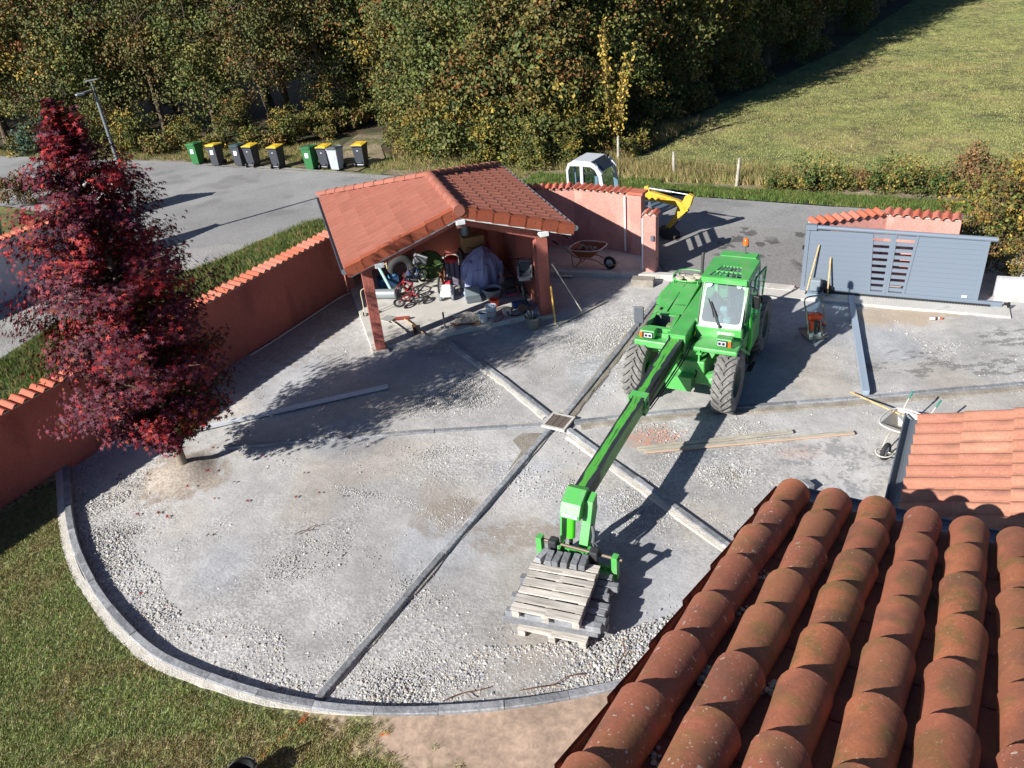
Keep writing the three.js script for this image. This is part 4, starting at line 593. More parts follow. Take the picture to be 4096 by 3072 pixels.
// ---------------------------------------------------------------- sliding gate
{
  const g = thing('sliding_gate', 'wide blue grey aluminium sliding gate of flat boards with a slatted middle', 'gate', [7.41, 0, -18.13], -.459);
  const t0 = .14, t1 = 1.6, le = y => mix(1.6, 1.49, (y - t0) / (t1 - t0)), re = y => mix(2.29, 2.39, (y - t0) / (t1 - t0));
  obj('frame', [box(.09, 1.62, .06, .045, .84, 0), box(.09, 1.5, .06, 3.84, .83, 0), box(3.9, .15, .07, 1.94, .085, 0), box(.5, .13, .07, 4.14, .075, 0)], gateMat, g);
  obj('top_rail', [bar([0, 1.68, 0], [4.02, 1.62, 0], .055, 14), box(.24, .13, .13, .12, 1.68, 0), cyl(.058, .058, .02, 1.93, 1.652, 0, 0, 0, PI / 2 - .015)], gateMat, g);
  const n = 12, bh = (t1 - t0) / n;
  for (let i = 0; i < n; i++) {
    const y0 = t0 + i * bh + .003, y1 = t0 + (i + 1) * bh - .005;
    obj('board', ext([[.09, y0], [le(y0) - .05, y0], [le(y1) - .05, y1], [.09, y1]], .022, .003).translate(0, 0, -.011), gateMat, g);
    obj('board', ext([[re(y0) + .06, y0], [3.795, y0], [3.795, y1], [re(y1) + .06, y1]], .022, .003).translate(0, 0, -.011), gateMat, g);
  }
  obj('slanted_post', [beam([le(t0) - .025, t0, 0], [le(t1) - .025, t1, 0], .06, .05, [1, 0, 0]), beam([re(t0) + .03, t0, 0], [re(t1) + .03, t1, 0], .06, .06, [1, 0, 0])], gateMat, g);
  obj('mullion', [box(.13, 1.5, .06, 1.93, .86, 0), box(.02, 1.5, .07, 1.93, .86, 0)], gateMat, g);
  for (let i = 0; i < 9; i++) { const y = .235 + i * .163; obj('slat', [box(1.865 - le(y), .088, .024, (1.865 + le(y)) / 2, y, 0), box(re(y) - 1.995, .088, .024, (re(y) + 1.995) / 2, y, 0)], gateMat, g); }
  obj('gear_rack', [box(3.6, .03, .03, 2.35, .06, .06), ...Array.from({ length: 60 }, (_, i) => box(.03, .02, .025, .58 + i * .06, .036, .06))], darkSteel, g);
  obj('maker_plate', box(.12, .07, .003, 3.6, .22, .037), new THREE.MeshStandardMaterial({ color: '#aeb9c4', roughness: .5 }), g);
  obj('latch', box(.05, .09, .05, -.02, 1.15, 0), darkSteel, g);
  const st = thing('gate_rail_base', 'pale concrete strip with steel track under the sliding gate', 'gate rail', [7.41, 0, -18.13], -.459);
  obj('concrete_strip', [rbox(5.6, .14, .62, .015, 1.75, -.04, .2)], concreteMat, st); obj('track', [box(5.4, .02, .05, 1.85, .012, .02 + .0)], zinc, st); obj('end_stop', [box(.05, .12, .05, 4.52, .1, .03), bar([4.42, .12, .02], [4.5, .12, .02], .03)], black, st);
  const m = thing('gate_motor', 'grey gate motor box on a steel base in front of the sliding gate', 'gate motor', [7.62, .02, -17.72], -.459);
  obj('housing', rbox(.24, .3, .2, .04, 0, .3, 0), mat('#7d8890', .6), m); obj('side_cover', rbox(.05, .26, .22, .03, .135, .28, 0), black, m); obj('base_plate', [box(.36, .1, .26, 0, .08, .04), box(.02, .02, .005, .06, .1, .173)], mat('#7f8f9f', .55), m); obj('footing', rbox(.4, .06, .36, .01, .02, .01, .04), concreteMat, m);
  const at = (x, y, z) => { const q = rot2(x, z, -.459); return [7.41 + q[0], y, -18.13 + q[1]]; };
  const h1 = thing('leaning_rake', 'long pale wooden rake handle leaning on the gate beside the motor', 'broom', [0, 0, 0], 0, 'tools leaning on the gate'); obj('handle', bar(at(.16, .02, .22), at(.335, 1.26, .05), .019, 10), freshWood, h1); obj('ferrule', bar(at(.15, 0, .225), at(.17, .12, .21), .024, 10), darkSteel, h1);
  const h2 = thing('leaning_scraper', 'shorter pale wooden scraper handle leaning on the gate with a round black head', 'broom', [0, 0, 0], 0, 'tools leaning on the gate'); obj('handle', bar(at(.66, .03, .24), at(.625, .96, .05), .02, 10), freshWood, h2); obj('head', [T(cyl(.11, .11, .02, 0, 0, 0, PI / 2, 0, 0, 18), ...at(.68, .14, .12)), bar(at(.66, .0, .24), at(.66, .16, .2), .02)], darkSteel, h2);
}
// ---------------------------------------------------------------- plate compactor
{
  const c = thing('plate_compactor', 'orange petrol plate compactor with tall tubular handle on the gravel', 'compactor', [6.86, -.02, -15.78], .1);
  const or = mat('#c8441c', .5);
  obj('base_plate', [rbox(.46, .04, .5, .015, 0, .05, 0), box(.46, .06, .03, 0, .08, .25, .5), box(.46, .06, .03, 0, .08, -.25, -.5)], mat('#8a8272', .8), c);
  obj('handle', tube([[-.2, .12, .16], [-.2, .5, .0], [-.2, .8, -.18], [-.16, .86, -.21], [.16, .86, -.21], [.2, .8, -.18], [.2, .5, .0], [.2, .12, .16]], .017, 8, 60), mat('#8f8560', .6), c);
  obj('engine', [rbox(.2, .2, .2, .03, -.02, .3, .06), cyl(.08, .08, .12, .1, .3, .1, PI / 2)], or, c); obj('fuel_tank', [rbox(.34, .12, .2, .04, 0, .46, -.05), cyl(.03, .03, .03, -.05, .54, -.05)], or, c);
  obj('air_filter', [cyl(.055, .055, .1, -.06, .4, .17, 0, 0, 0), rbox(.07, .2, .1, .02, -.07, .26, .2)], mat('#3c4238', .8), c); obj('muffler', [rbox(.1, .2, .1, .03, .11, .24, .2), box(.03, .34, .02, .035, .3, .2)], mat('#5f5a55', .7), c);
  obj('mount', [rbox(.08, .1, .1, .02, -.16, .12, .18), rbox(.08, .1, .1, .02, .16, .12, .18), rbox(.16, .1, .12, .02, -.02, .14, .18)], mat('#b9b6a8', .8), c);
}
// ---------------------------------------------------------------- loose material on the yard
{
  const b1 = obj('steel_straightedge', [beam([8.36, .06, -17.38], [6.88, .06, -13.12], .11, .1), beam([8.42, .06, -17.36], [6.94, .06, -13.1], .012, .13)], mat('#9aa8b8', .5, { metalness: .15 })); tag(b1, 'long galvanised steel straightedge leading from the gate rail to the stone strip', 'straightedge');
  const b2 = obj('aluminium_bar', beam([-8.0, .03, -13.95], [-2.72, .03, -15.32], .1, .06), mat('#c3c7ce', .55)); tag(b2, 'long pale aluminium screed bar lying in the shade of the red tree', 'screed bar');
  const t1 = obj('timber_board', beam([2.2, .01, -12.08], [5.1, .012, -12.15], .1, .03), greyWood); tag(t1, 'grey timber board lying on the gravel behind the orange edged board', 'board', 'boards by the wheelbarrow');
  const t2 = thing('timber_board', 'long thin board with orange painted edge lying on the gravel', 'board', [0, 0, 0], 0, 'boards by the wheelbarrow'); obj('board', beam([2.3, .012, -11.98], [6.15, .012, -11.93], .09, .03), greyWood, t2); obj('painted_edge', beam([2.3, .012, -11.93], [6.15, .012, -11.88], .006, .028), mat('#c2a088', .8), t2);
  const lf = thing('cable', 'thin white cable lying along the foot of the red garden wall', 'cable'); obj('sheath', tube([[-6.3, .0, -17.55], [-5.6, .0, -18.7], [-4.9, .0, -19.95], [-4.5, .0, -20.6], [-4.1, .02, -20.9], [-3.6, .08, -21.0]], .016, 6, 50), offWhite, lf);
  const sb = obj('stone_block', rbox(.12, .14, .2, .01, 0, .05, 0, 0, .3), stoneDark[0]); sb.position.set(4.77, 0, -10.5); tag(sb, 'single dark stone block standing on the gravel near the old roof', 'stone block');
  const can = thing('spray_can', 'small white spray can with orange cap lying by the gate rail', 'spray can', [9.69, .0, -15.95], -.1); obj('can', cyl(.032, .032, .2, 0, .02, 0, 0, 0, PI / 2), white, can); obj('label_band', cyl(.0325, .0325, .06, .03, .02, 0, 0, 0, PI / 2), mat('#4a3440', .6), can); obj('cap', cyl(.03, .028, .06, .13, .02, 0, 0, 0, PI / 2), orangeLens, can);
  seed(51); // dead branches and roots on the loose stones
  for (const [x, z, a, l, lab] of [[-1.3, -6.95, .2, .6, 'thin bent root lying on loose stones beside the curved kerb'], [-.3, -7.0, .15, .9, 'long thin brown stick lying along the inside of the curved kerb'], [1.0, -7.15, 1.2, .5, 'thin brown stick leaning on the end of the curved kerb'], [-3.9, -10.6, .5, .4, 'short dry twig lying on the rolled gravel']]) { const p = [[0, .01, 0]]; for (let k = 1; k < 5; k++) p.push([l * k / 4, .01 + rr(0, .03), rr(-.04, .04)]); const s = obj('stick', [tube(p, .007, 5), tube([p[2], [p[2][0] + .08, .03, .1]], .005, 5)], rustSteel); s.position.set(x, 0, z); s.rotation.y = a; tag(s, lab, 'stick'); }
  // wheelbarrows
  function barrow(label, pos, turn, trayM, tubeM, gripM) {
    const w = thing('wheelbarrow', label, 'wheelbarrow', pos, turn);
    const top = [[.42, .62, .3], [.42, .62, -.3], [-.42, .56, -.33], [-.42, .56, .33]], bot = [[.16, .32, .16], [.16, .32, -.16], [-.24, .3, -.19], [-.24, .3, .19]], pos2 = [];
    const tri = (a, b, c) => pos2.push(...a, ...b, ...c); const sh = (P, k) => P.map(p => [p[0] * k, p[1] + (k < 1 ? .012 : 0), p[2] * k]);
    for (const [T0, B0] of [[top, bot], [sh(top, .97), sh(bot, .95)]]) { for (let i = 0; i < 4; i++) { const j = (i + 1) % 4; tri(T0[i], B0[i], B0[j]); tri(T0[i], B0[j], T0[j]); } tri(B0[0], B0[1], B0[2]); tri(B0[0], B0[2], B0[3]); }
    const g = new THREE.BufferGeometry(); g.setAttribute('position', new THREE.Float32BufferAttribute(pos2, 3)); g.computeVertexNormals();
    obj('tray', g, trayM, w); obj('tray_rim', tube(top, .016, 6, 60, true), trayM === tubeM ? tubeM : offWhite, w);
    for (const s of [-1, 1]) { obj('frame_tube', tube([[.72, .2, s * .08], [.55, .14, s * .12], [.3, .27, s * .16], [-.3, .3, s * .2], [-.6, .52, s * .26], [-.85, .66, s * .28]], .016, 7, 40), tubeM, w); obj('grip', tube([[-.8, .635, s * .278], [-.9, .69, s * .282], [-1.0, .72, s * .284]], .021, 7), gripM, w); obj('leg', tube([[-.1, .29, s * .19], [-.3, .02, s * .22], [-.38, .02, s * .22], [-.42, .36, s * .22]], .014, 6, 24), tubeM, w); }
    obj('nose_hoop', tube([[.55, .14, .12], [.72, .2, .16], [.86, .2, .1], [.9, .2, 0], [.86, .2, -.1], [.72, .2, -.16], [.55, .14, -.12]], .014, 6, 36), tubeM, w);
    const wh = obj('wheel', [tor(.145, .045, .66, .19, 0, 0, 0, 0, 28, 10)], rubber, w); obj('rim', [cyl(.1, .1, .05, .66, .19, 0, PI / 2, 0, 0, 18), bar([.66, .19, -.1], [.66, .19, .1], .012)], offWhite, wh);
    return w;
  }
  const w1 = barrow('pale galvanised wheelbarrow with green grips and a spade across it beside the tiled wing', [6.78, -.02, -11.46], -2.45, mat('#b5b0a8', .65), mat('#c2bcae', .65), mat('#3f8a78', .6)); w1.scale.setScalar(.86);
  const sp = thing('spade', 'long wooden handled spade lying across the pale wheelbarrow', 'spade'); obj('handle', bar([6.62, .06, -13.2], [6.84, .5, -11.6], .018, 10), freshWood, sp); obj('blade', beam([6.83, .5, -11.66], [6.88, .44, -11.38], .18, .01, [0, 1, .2]), mat('#c9ccd0', .4, { metalness: .5 }), sp);
  const w2 = barrow('rusty orange wheelbarrow full of rubble in the shade of the pink wall', [2.5, -.02, -21.15], -.62, mat('#9a5a38', .85), mat('#8b7a6c', .7), black);
  seed(53); const rub = obj('rubble_heap', Array.from({ length: 26 }, () => T(norm(new THREE.IcosahedronGeometry(rr(.03, .07), 0)), rr(-.25, .3), .5 + rr(0, .06), rr(-.18, .18), rnd() * 3, rnd() * 3)), wetMortar); rub.position.set(2.5, -.02, -21.15); rub.rotation.y = -.62; tag(rub, 'heap of rubble lying in the rusty wheelbarrow', 'rubble', null, 'stuff');
  const bd = obj('board_scrap', beam([1.55, .02, -20.6], [1.95, .02, -20.45], .12, .02), offWhite); tag(bd, 'pale scrap board lying in the shade beside the rusty wheelbarrow', 'board');
  const tube1 = thing('garden_tub', 'black plastic tub with a looped handle standing on the lawn', 'tub', [-3.62, .05, -6.02], .4); obj('body', lathe([[.13, 0], [.17, .26], [.185, .27], [.165, .26], [.12, .02], [0, .02]], 24), black, tube1); obj('handle', tube([[-.16, .24, 0], [-.12, .4, 0], [0, .46, 0], [.12, .4, 0], [.16, .24, 0]], .014, 7), black, tube1);
}
// ---------------------------------------------------------------- house: old canal tile roof and lower wing roof
{
  const Hs = thing('house', 'house corner with a weathered barrel tile roof and a lower newer tiled wing', 'house');
  const ph = -.5363, ps = -.0497, sg = .29556, p = .24, q = .40859, O = V(1.6631, 5.5806, -3.855);
  const e = V(Math.cos(ph), 0, -Math.sin(ph)), u = V(Math.sin(ph + ps) * Math.cos(sg), Math.sin(sg), Math.cos(ph + ps) * Math.cos(sg)), n = u.clone().cross(e).normalize();   // n points up out of the roof
  const B = new THREE.Matrix4().makeBasis(e, n, u);   // local x along eave, y out of roof, z up the slope
  const roof = new THREE.Group(); roof.name = 'main_roof'; Hs.add(roof); roof.position.copy(O); roof.quaternion.setFromRotationMatrix(new THREE.Matrix4().makeBasis(n.clone().cross(u).normalize(), n, u)); const skew = e.dot(u);
  // crest of the cover tile lies on the fitted plane: y = 0 there
  const N = 12;
  function barrel(r0, r1, hgt0, hgt1, len, th, up) {   // tapered half barrel, lower end at z=0
    const pos = [], ring = (r, h, z, o) => Array.from({ length: N + 1 }, (_, i) => { const a = PI * i / N; return [Math.cos(a) * (r - o), (up ? 1 : -1) * (Math.sin(a) * (h - o)), z]; });
    const A = ring(r0, hgt0, 0, 0), Bq = ring(r1, hgt1, len, 0), C = ring(r0, hgt0, 0, th), D = ring(r1, hgt1, len, th), nn = [];
    const g = new THREE.BufferGeometry(), idx = []; const all = [...A, ...Bq, ...C, ...D, ...A, ...C]; const o = k => k * (N + 1);
    for (let i = 0; i < N; i++) { idx.push(o(0) + i, o(0) + i + 1, o(1) + i + 1, o(0) + i, o(1) + i + 1, o(1) + i); idx.push(o(2) + i, o(3) + i + 1, o(2) + i + 1, o(2) + i, o(3) + i, o(3) + i + 1); idx.push(o(4) + i, o(5) + i + 1, o(4) + i + 1, o(4) + i, o(5) + i, o(5) + i + 1); }
    g.setAttribute('position', new THREE.Float32BufferAttribute(all.flat(), 3)); g.setIndex(idx); g.computeVertexNormals(); return norm(g);
  }
  seed(61);
  const cover = [0, 1, 2].map(i => barrel(.102 + i * .0015, .083, .108 + i * .002, .08, .5, .014, true)), chan = barrel(.085, .098, .06, .07, .5, .012, false);
  const uvs = (g, ox, oz) => { const c = g.clone(), P = c.attributes.position, U = c.attributes.uv; for (let i = 0; i < P.count; i++) { const x = P.getX(i), y = P.getY(i); U.setXY(i, Math.atan2(y, x) * .1 + ox, P.getZ(i) + oz); } return c; };
  const covers = []; for (let k = 0; k < 12; k++) covers.push(uvs(cover[k % 3], k * .37, k * .53)); const chans = [0, 1, 2].map(k => uvs(chan, k * .4, k * .7));
  const put = (name, g, m, x, y, z, rx, rz, ry = 0) => { const t = new THREE.Mesh(g, m); t.name = name; t.castShadow = t.receiveShadow = true; t.position.set(x, y, z); t.rotation.set(rx, ry, rz); roof.add(t); };
  for (let i = 0; i < 13; i++) for (let j = 0; j < 13; j++) {
    put('cover_tile', pick(covers), i < 2 && rnd() < .6 ? tileOld[0] : pick(tileOld), i * p + rr(-.009, .009), -.1 + rr(-.004, .006), j * q + i * p * skew + rr(-.018, .018), .012 + rr(-.006, .006), rr(-.03, .03), rr(-.022, .022));
    put('channel_tile', pick(chans), tileOldChan, (i + .5) * p + rr(-.004, .004), -.085, j * q + i * p * skew - .05 + rr(-.01, .01), -.03, 0);
  }
  for (let j = 0; j < 13; j++) put('channel_tile', chans[j % 3], tileOldChan, -.026, -.085, j * q - .05, -.03, 0);
  obj('roof_deck', box(3.2, .03, 5.6, 1.55, -.18, 2.86), mat('#6a5142', .9), roof);
  seed(63); obj('lichen_tufts', [[.5, 1.1], [.5, 2.06], [.5, 2.1], [.5, 2.62], [1.5, 2.0], [1.5, 2.02], [.5, 1.5], [.5, 3.0]].flatMap(([i, z]) => Array.from({ length: 9 }, () => sph(rr(.008, .016), i * p + rr(-.035, .035), -.13 + rr(0, .012), z + rr(-.05, .05), rr(.8, 1.5), .6, rr(.8, 1.5), 6))), mat('#a9a795', .95), roof); roof.children[roof.children.length - 1].userData.kind = 'stuff';
  { // eave gutter
    const pr = []; for (let i = 0; i <= 10; i++) { const a = PI + PI * i / 10; pr.push([Math.cos(a) * .075, Math.sin(a) * .075]); } for (let i = 10; i >= 0; i--) { const a = PI + PI * i / 10; pr.push([Math.cos(a) * .065, Math.sin(a) * .065]); }
    const g = T(ext(pr, 3.2), 0, 0, 0, 0, PI / 2); obj('gutter', g.applyMatrix4(new THREE.Matrix4().makeBasis(e, V(0, 1, 0), V(-e.z, 0, e.x))).translate(O.x - e.x * .1 + -.06 * u.x, O.y - .14, O.z - e.z * .1 - .06 * u.z), zinc, Hs);
  }
  // lower wing: double roman tiles, eave and gutter on the left
  const gdir = V(-.5268, 0, .85), rdir = V(.85, 0, .5268), W0 = V(3.44, 4.75, -5.55), sl = .309;
  const up2 = rdir.clone().multiplyScalar(Math.cos(sl)).add(V(0, Math.sin(sl), 0)), n2 = gdir.clone().cross(up2).normalize(); if (n2.y < 0) n2.negate();
  const wing = new THREE.Group(); wing.name = 'wing_roof'; Hs.add(wing); wing.position.copy(W0); wing.quaternion.setFromRotationMatrix(new THREE.Matrix4().makeBasis(gdir, n2, gdir.clone().cross(n2)));
  const sgn = gdir.clone().cross(n2).dot(up2) > 0 ? 1 : -1;   // local z times sgn climbs the slope
  const rp = .158, ex = .345;
  const wprof = (() => { const a = [], b = []; for (let i = 0; i <= 20; i++) { const x = i / 20 * rp * 2, t = (x / rp) % 1, y = t < .72 ? .045 * Math.sin(PI * t / .72) : -.006 * Math.sin(PI * (t - .72) / .28); a.push([x, y + .014]); b.push([x, y]); } return [...b, ...a.reverse()]; })();
  const wt = M(T(ext(wprof, ex + .04), 0, 0, -(ex + .04) / 2));
  seed(65);
  for (let c = -1; c < 9; c++) for (let r = 0; r < 10; r++) { const t = new THREE.Mesh(wt, tileWing[Math.floor(rnd() * 3)]); t.name = 'wing_tile'; t.castShadow = t.receiveShadow = true; t.position.set(c * rp * 2 + rp * .3 + rr(-.004, .004) + (c < 0 ? 0 : 0), .02 + rr(-.002, .003), sgn * (r * ex + ex / 2)); t.rotation.x = sgn * .035; if (c >= 0) wing.add(t); }
  obj('wing_deck', box(3.0, .04, 3.6, 1.45, -.03, sgn * 1.85), mat('#7a6a5c', .9), wing);
  for (let c = 0; c < 9; c++) obj('drip_clip', box(.03, .006, .07, c * rp * 2 - .02 + (c ? 0 : .04), .016, -sgn * .0), zinc, wing);
  { const pr = []; for (let i = 0; i <= 10; i++) { const a = PI + PI * i / 10; pr.push([Math.cos(a) * .07, Math.sin(a) * .07]); } for (let i = 10; i >= 0; i--) { const a = PI + PI * i / 10; pr.push([Math.cos(a) * .06, Math.sin(a) * .06]); } const g = ext(pr, 3.0), X = rdir.clone(); obj('gutter', [g.applyMatrix4(new THREE.Matrix4().makeBasis(X, V(0, 1, 0), gdir)).translate(W0.x - rdir.x * .07 - gdir.x * .03, 4.74, W0.z - rdir.z * .07 - gdir.z * .03)], mat('#7e8790', .5, { metalness: .5 }), Hs); obj('flashing', beam([W0.x + rdir.x * .02, 4.75, W0.z + rdir.z * .02], [W0.x + gdir.x * 3, 4.75, W0.z + gdir.z * 3 + rdir.z * .02], .1, .008), zinc, Hs); }
  // walls below (set back under the eaves)
  const quad = (pts, h0, h1, nm) => obj(nm, T(norm(new THREE.ExtrudeGeometry(shape(pts.map(p => [p[0], -p[1]])), { depth: h1 - h0, bevelEnabled: false })), 0, h0, 0, -PI / 2), pinkPale, Hs);
  const P2 = (o, a, b) => [o.x + e.x * a - e.z * b * -1 * 0 + (-e.z) * 0 + (u.x / Math.cos(sg)) * b, o.z + e.z * a + (u.z / Math.cos(sg)) * b];
  quad([P2(O, .35, .45), P2(O, 3.0, .45), P2(O, 3.0, 6.5), P2(O, .35, 6.5)], -.2, 5.3, 'wall_panel');
  const Q2 = (a, b) => [W0.x + gdir.x * a + rdir.x * b, W0.z + gdir.z * a + rdir.z * b];
  quad([Q2(.2, .3), Q2(3.0, .3), Q2(3.0, 3.3), Q2(.2, 3.3)], -.2, 4.6, 'wall_panel');
}
// ---------------------------------------------------------------- vegetation
const lin = a => a.map(h => { const c = new THREE.Color(h); return [c.r, c.g, c.b]; });
class Leaves {
  constructor() { this.p = []; this.n = []; this.c = []; }
  tri(a, b, c, n, col) { this.p.push(a[0], a[1], a[2], b[0], b[1], b[2], c[0], c[1], c[2]); for (let i = 0; i < 3; i++) { this.n.push(n[0], n[1], n[2]); this.c.push(col[0], col[1], col[2]); } }
  leaf(x, y, z, s, col, up = .5, hang = 0) {   // one folded leaf
    let nx = rr(-1, 1), ny = rr(-.4, 1) * up + .15, nz = rr(-1, 1); let l = Math.hypot(nx, ny, nz) || 1; nx /= l; ny /= l; nz /= l;
    let ax = rr(-1, 1), ay = rr(-1, 1) - hang, az = rr(-1, 1); const d = ax * nx + ay * ny + az * nz; ax -= d * nx; ay -= d * ny; az -= d * nz; l = Math.hypot(ax, ay, az) || 1; ax /= l; ay /= l; az /= l;
    const bx = ny * az - nz * ay, by = nz * ax - nx * az, bz = nx * ay - ny * ax, w = s * rr(.32, .45), f = s * .1;
    const A = [x, y, z], T1 = [x + ax * s, y + ay * s, z + az * s], m = .5 * s, L = [x + ax * m + bx * w + nx * f, y + ay * m + by * w + ny * f, z + az * m + bz * w + nz * f], Rr = [x + ax * m - bx * w + nx * f, y + ay * m - by * w + ny * f, z + az * m - bz * w + nz * f];
    const k = rr(.58, 1.16), cc = [col[0] * k, col[1] * k * .97, col[2] * k], q = .25;
    this.tri(A, T1, L, [nx - bx * q, ny - by * q, nz - bz * q], cc); this.tri(A, Rr, T1, [nx + bx * q, ny + by * q, nz + bz * q], cc);
  }
  star(x, y, z, s, col, nx, ny, nz, ax, ay, az) {   // five pointed leaf
    let l = Math.hypot(nx, ny, nz); nx /= l; ny /= l; nz /= l; const d = ax * nx + ay * ny + az * nz; ax -= d * nx; ay -= d * ny; az -= d * nz; l = Math.hypot(ax, ay, az) || 1; ax /= l; ay /= l; az /= l;
    const bx = ny * az - nz * ay, by = nz * ax - nx * az, bz = nx * ay - ny * ax, P = (r, t, o) => [x + (ax * Math.cos(t) + bx * Math.sin(t)) * r + nx * o, y + (ay * Math.cos(t) + by * Math.sin(t)) * r + ny * o, z + (az * Math.cos(t) + bz * Math.sin(t)) * r + nz * o];
    const C = [x, y, z], N = [nx, ny, nz], tips = [0, 1.05, 2.05, -1.05, -2.05], len = [1, .92, .62, .92, .62];
    for (let i = 0; i < 5; i++) { const t = tips[i], tip = P(s * len[i], t, -s * .16), a = P(s * .3, t - .55, 0), b = P(s * .3, t + .55, 0); const k = rr(.72, 1.04), cc = [col[0] * k, col[1] * k, col[2] * k]; this.tri(C, a, tip, N, cc); this.tri(C, tip, b, N, cc); }
  }
  geo() { const g = new THREE.BufferGeometry(); g.setAttribute('position', new THREE.Float32BufferAttribute(this.p, 3)); g.setAttribute('normal', new THREE.Float32BufferAttribute(this.n, 3)); g.setAttribute('color', new THREE.Float32BufferAttribute(this.c, 3)); g.setAttribute('uv', new THREE.Float32BufferAttribute(new Float32Array(this.p.length / 3 * 2), 2)); return g; }
}
const leafMat = new THREE.MeshStandardMaterial({ vertexColors: true, roughness: .75, side: THREE.DoubleSide });
const redLeaf = new THREE.MeshPhysicalMaterial({ vertexColors: true, roughness: .6, side: THREE.DoubleSide, specularIntensity: .4 });
function leafMesh(L, name, parent, m = leafMat) { const q = new THREE.Mesh(L.geo(), m); q.name = name; q.castShadow = q.receiveShadow = true; parent.add(q); return q; }
const PAL = {
  oak: lin(['#5a5e2a', '#66662d', '#4e5a28', '#6c672f', '#746430', '#455326', '#64602c', '#7e5a2a']),
  green: lin(['#4f5c26', '#5f6a2c', '#434f22', '#6c702f', '#7a7433', '#56642a', '#6b5f2a']),
  yellow: lin(['#8d7b2c', '#a38a35', '#75722c', '#5f6a28', '#b0943c', '#866c2c']),
  brown: lin(['#6e5630', '#7d5c34', '#5b4c28', '#8a6738', '#5a5a2a']),
  bramble: lin(['#3f5522', '#4d6428', '#35481e', '#5d6c2e', '#6a6430', '#94803a']),
  dark: lin(['#2f3f1e', '#37481f', '#2a3a1d', '#44502a']),
};
function crown(L, o) {   // leaves in clumps through an ellipsoid with an uneven outline
  const { cx = 0, cy, cz = 0, rx, ry, clumps, per, size, cols, shell = .55, cr = .7 } = o;
  for (let i = 0; i < clumps; i++) {
    let a, b, c, l; do { a = rr(-1, 1); b = rr(-1, 1); c = rr(-1, 1); l = Math.hypot(a, b, c); } while (l > 1 || l < .05);
    const k = Math.pow(rnd(), shell) / l * rr(.82, 1.12), x = cx + a * k * rx, y = Math.max(.15, cy + b * k * ry), z = cz + c * k * rx, r = cr * rr(.55, 1.15), base = pick(cols), alt = pick(cols);
    for (let j = 0; j < per; j++) { let u, v, w, q; do { u = rr(-1, 1); v = rr(-1, 1); w = rr(-1, 1); q = u * u + v * v + w * w; } while (q > 1); const yy = y + v * r * .75; if (yy < .05) continue; L.leaf(x + u * r, yy, z + w * r, size * rr(.65, 1.3), rnd() < .6 ? base : rnd() < .5 ? alt : pick(cols), .8); }
  }
}
function trunk(h, r, lean, limbs, y0, spread) {
  const g = [], P = []; for (let i = 0; i <= 5; i++) P.push([lean[0] * Math.pow(i / 5, 1.5) + (i ? rr(-.1, .1) : 0), -.15 + h * i / 5, lean[1] * Math.pow(i / 5, 1.5) + (i ? rr(-.1, .1) : 0)]);
  for (let i = 0; i < 5; i++) g.push(bar(P[i], P[i + 1], r * (1 - i / 5.6), 8, r * (1 - (i + 1) / 5.6)));
  g.push(bar([0, -.15, 0], P[1].map((v, k) => v * (k == 1 ? .35 : .3)), r * 1.5, 8, r));
  const limb = []; for (let i = 0; i < limbs; i++) { const t = rr(.2, .9), k = Math.min(4, Math.floor(t * 5)), f = t * 5 - k, A = P[k].map((v, q) => mix(v, P[k + 1][q], f)); const a = rnd() * 6.28, l = spread * rr(.5, 1), m = [A[0] + Math.cos(a) * l * .5, A[1] + l * .3, A[2] + Math.sin(a) * l * .5], e = [A[0] + Math.cos(a) * l, A[1] + l * rr(.3, .8), A[2] + Math.sin(a) * l]; const rb = r * (1 - t) * .5 + .02; limb.push(bar(A, m, rb, 6, rb * .7), bar(m, e, rb * .7, 5, rb * .25)); }
  return [g, limb];
}
const treeProto = [];
function makeTree(name, label, o, s, group) {
  seed(s); const t = thing(name, label, 'tree', [0, -.05, 0], 0, group); const [g, limb] = trunk(o.h, o.r, o.lean || [0, 0], o.limbs ?? 9, 0, o.rx * .9);
  obj('trunk', g, barkMat, t); obj('limbs', limb, barkMat, t);
  const L = new Leaves(); for (const c of o.crowns) crown(L, c); leafMesh(L, 'crown', t); return t;
}
const gWood = 'trees along the edge of the wood';
const kinds = [
  { k: 'oak', lab: 'brown green oak tree with visible trunk at the edge of the wood', o: { h: 8, r: .2, lean: [.6, .3], rx: 2.6, limbs: 12, crowns: [{ cy: 5.2, rx: 2.5, ry: 3.2, clumps: 130, per: 74, size: .14, cols: PAL.oak, cr: .75 }] } },
  { k: 'green', lab: 'dense olive green tree with low branches at the edge of the wood', o: { h: 7, r: .16, rx: 2.3, limbs: 10, crowns: [{ cy: 3.9, rx: 2.2, ry: 3.6, clumps: 132, per: 76, size: .135, cols: PAL.green, cr: .7 }] } },
  { k: 'mixed', lab: 'autumn tree with orange and olive leaves at the edge of the wood', o: { h: 8, r: .18, lean: [-.5, .2], rx: 2.5, limbs: 12, crowns: [{ cy: 4.6, rx: 2.4, ry: 3.4, clumps: 125, per: 74, size: .14, cols: [...PAL.oak, ...PAL.green, ...PAL.yellow.slice(0, 2), ...lin(['#8a5228'])], cr: .72 }] } },
  { k: 'tall', lab: 'tall thin tree with bare lower trunk behind the edge of the wood', o: { h: 9, r: .17, lean: [.4, -.3], rx: 2.2, limbs: 8, crowns: [{ cy: 6.2, rx: 2.4, ry: 3.6, clumps: 70, per: 50, size: .2, cols: PAL.oak, cr: .8 }] } },
];
const protoTrees = kinds.map((k, i) => makeTree('forest_tree', k.lab, k.o, 700 + i * 13, gWood));
const usedT = [0, 0, 0, 0];
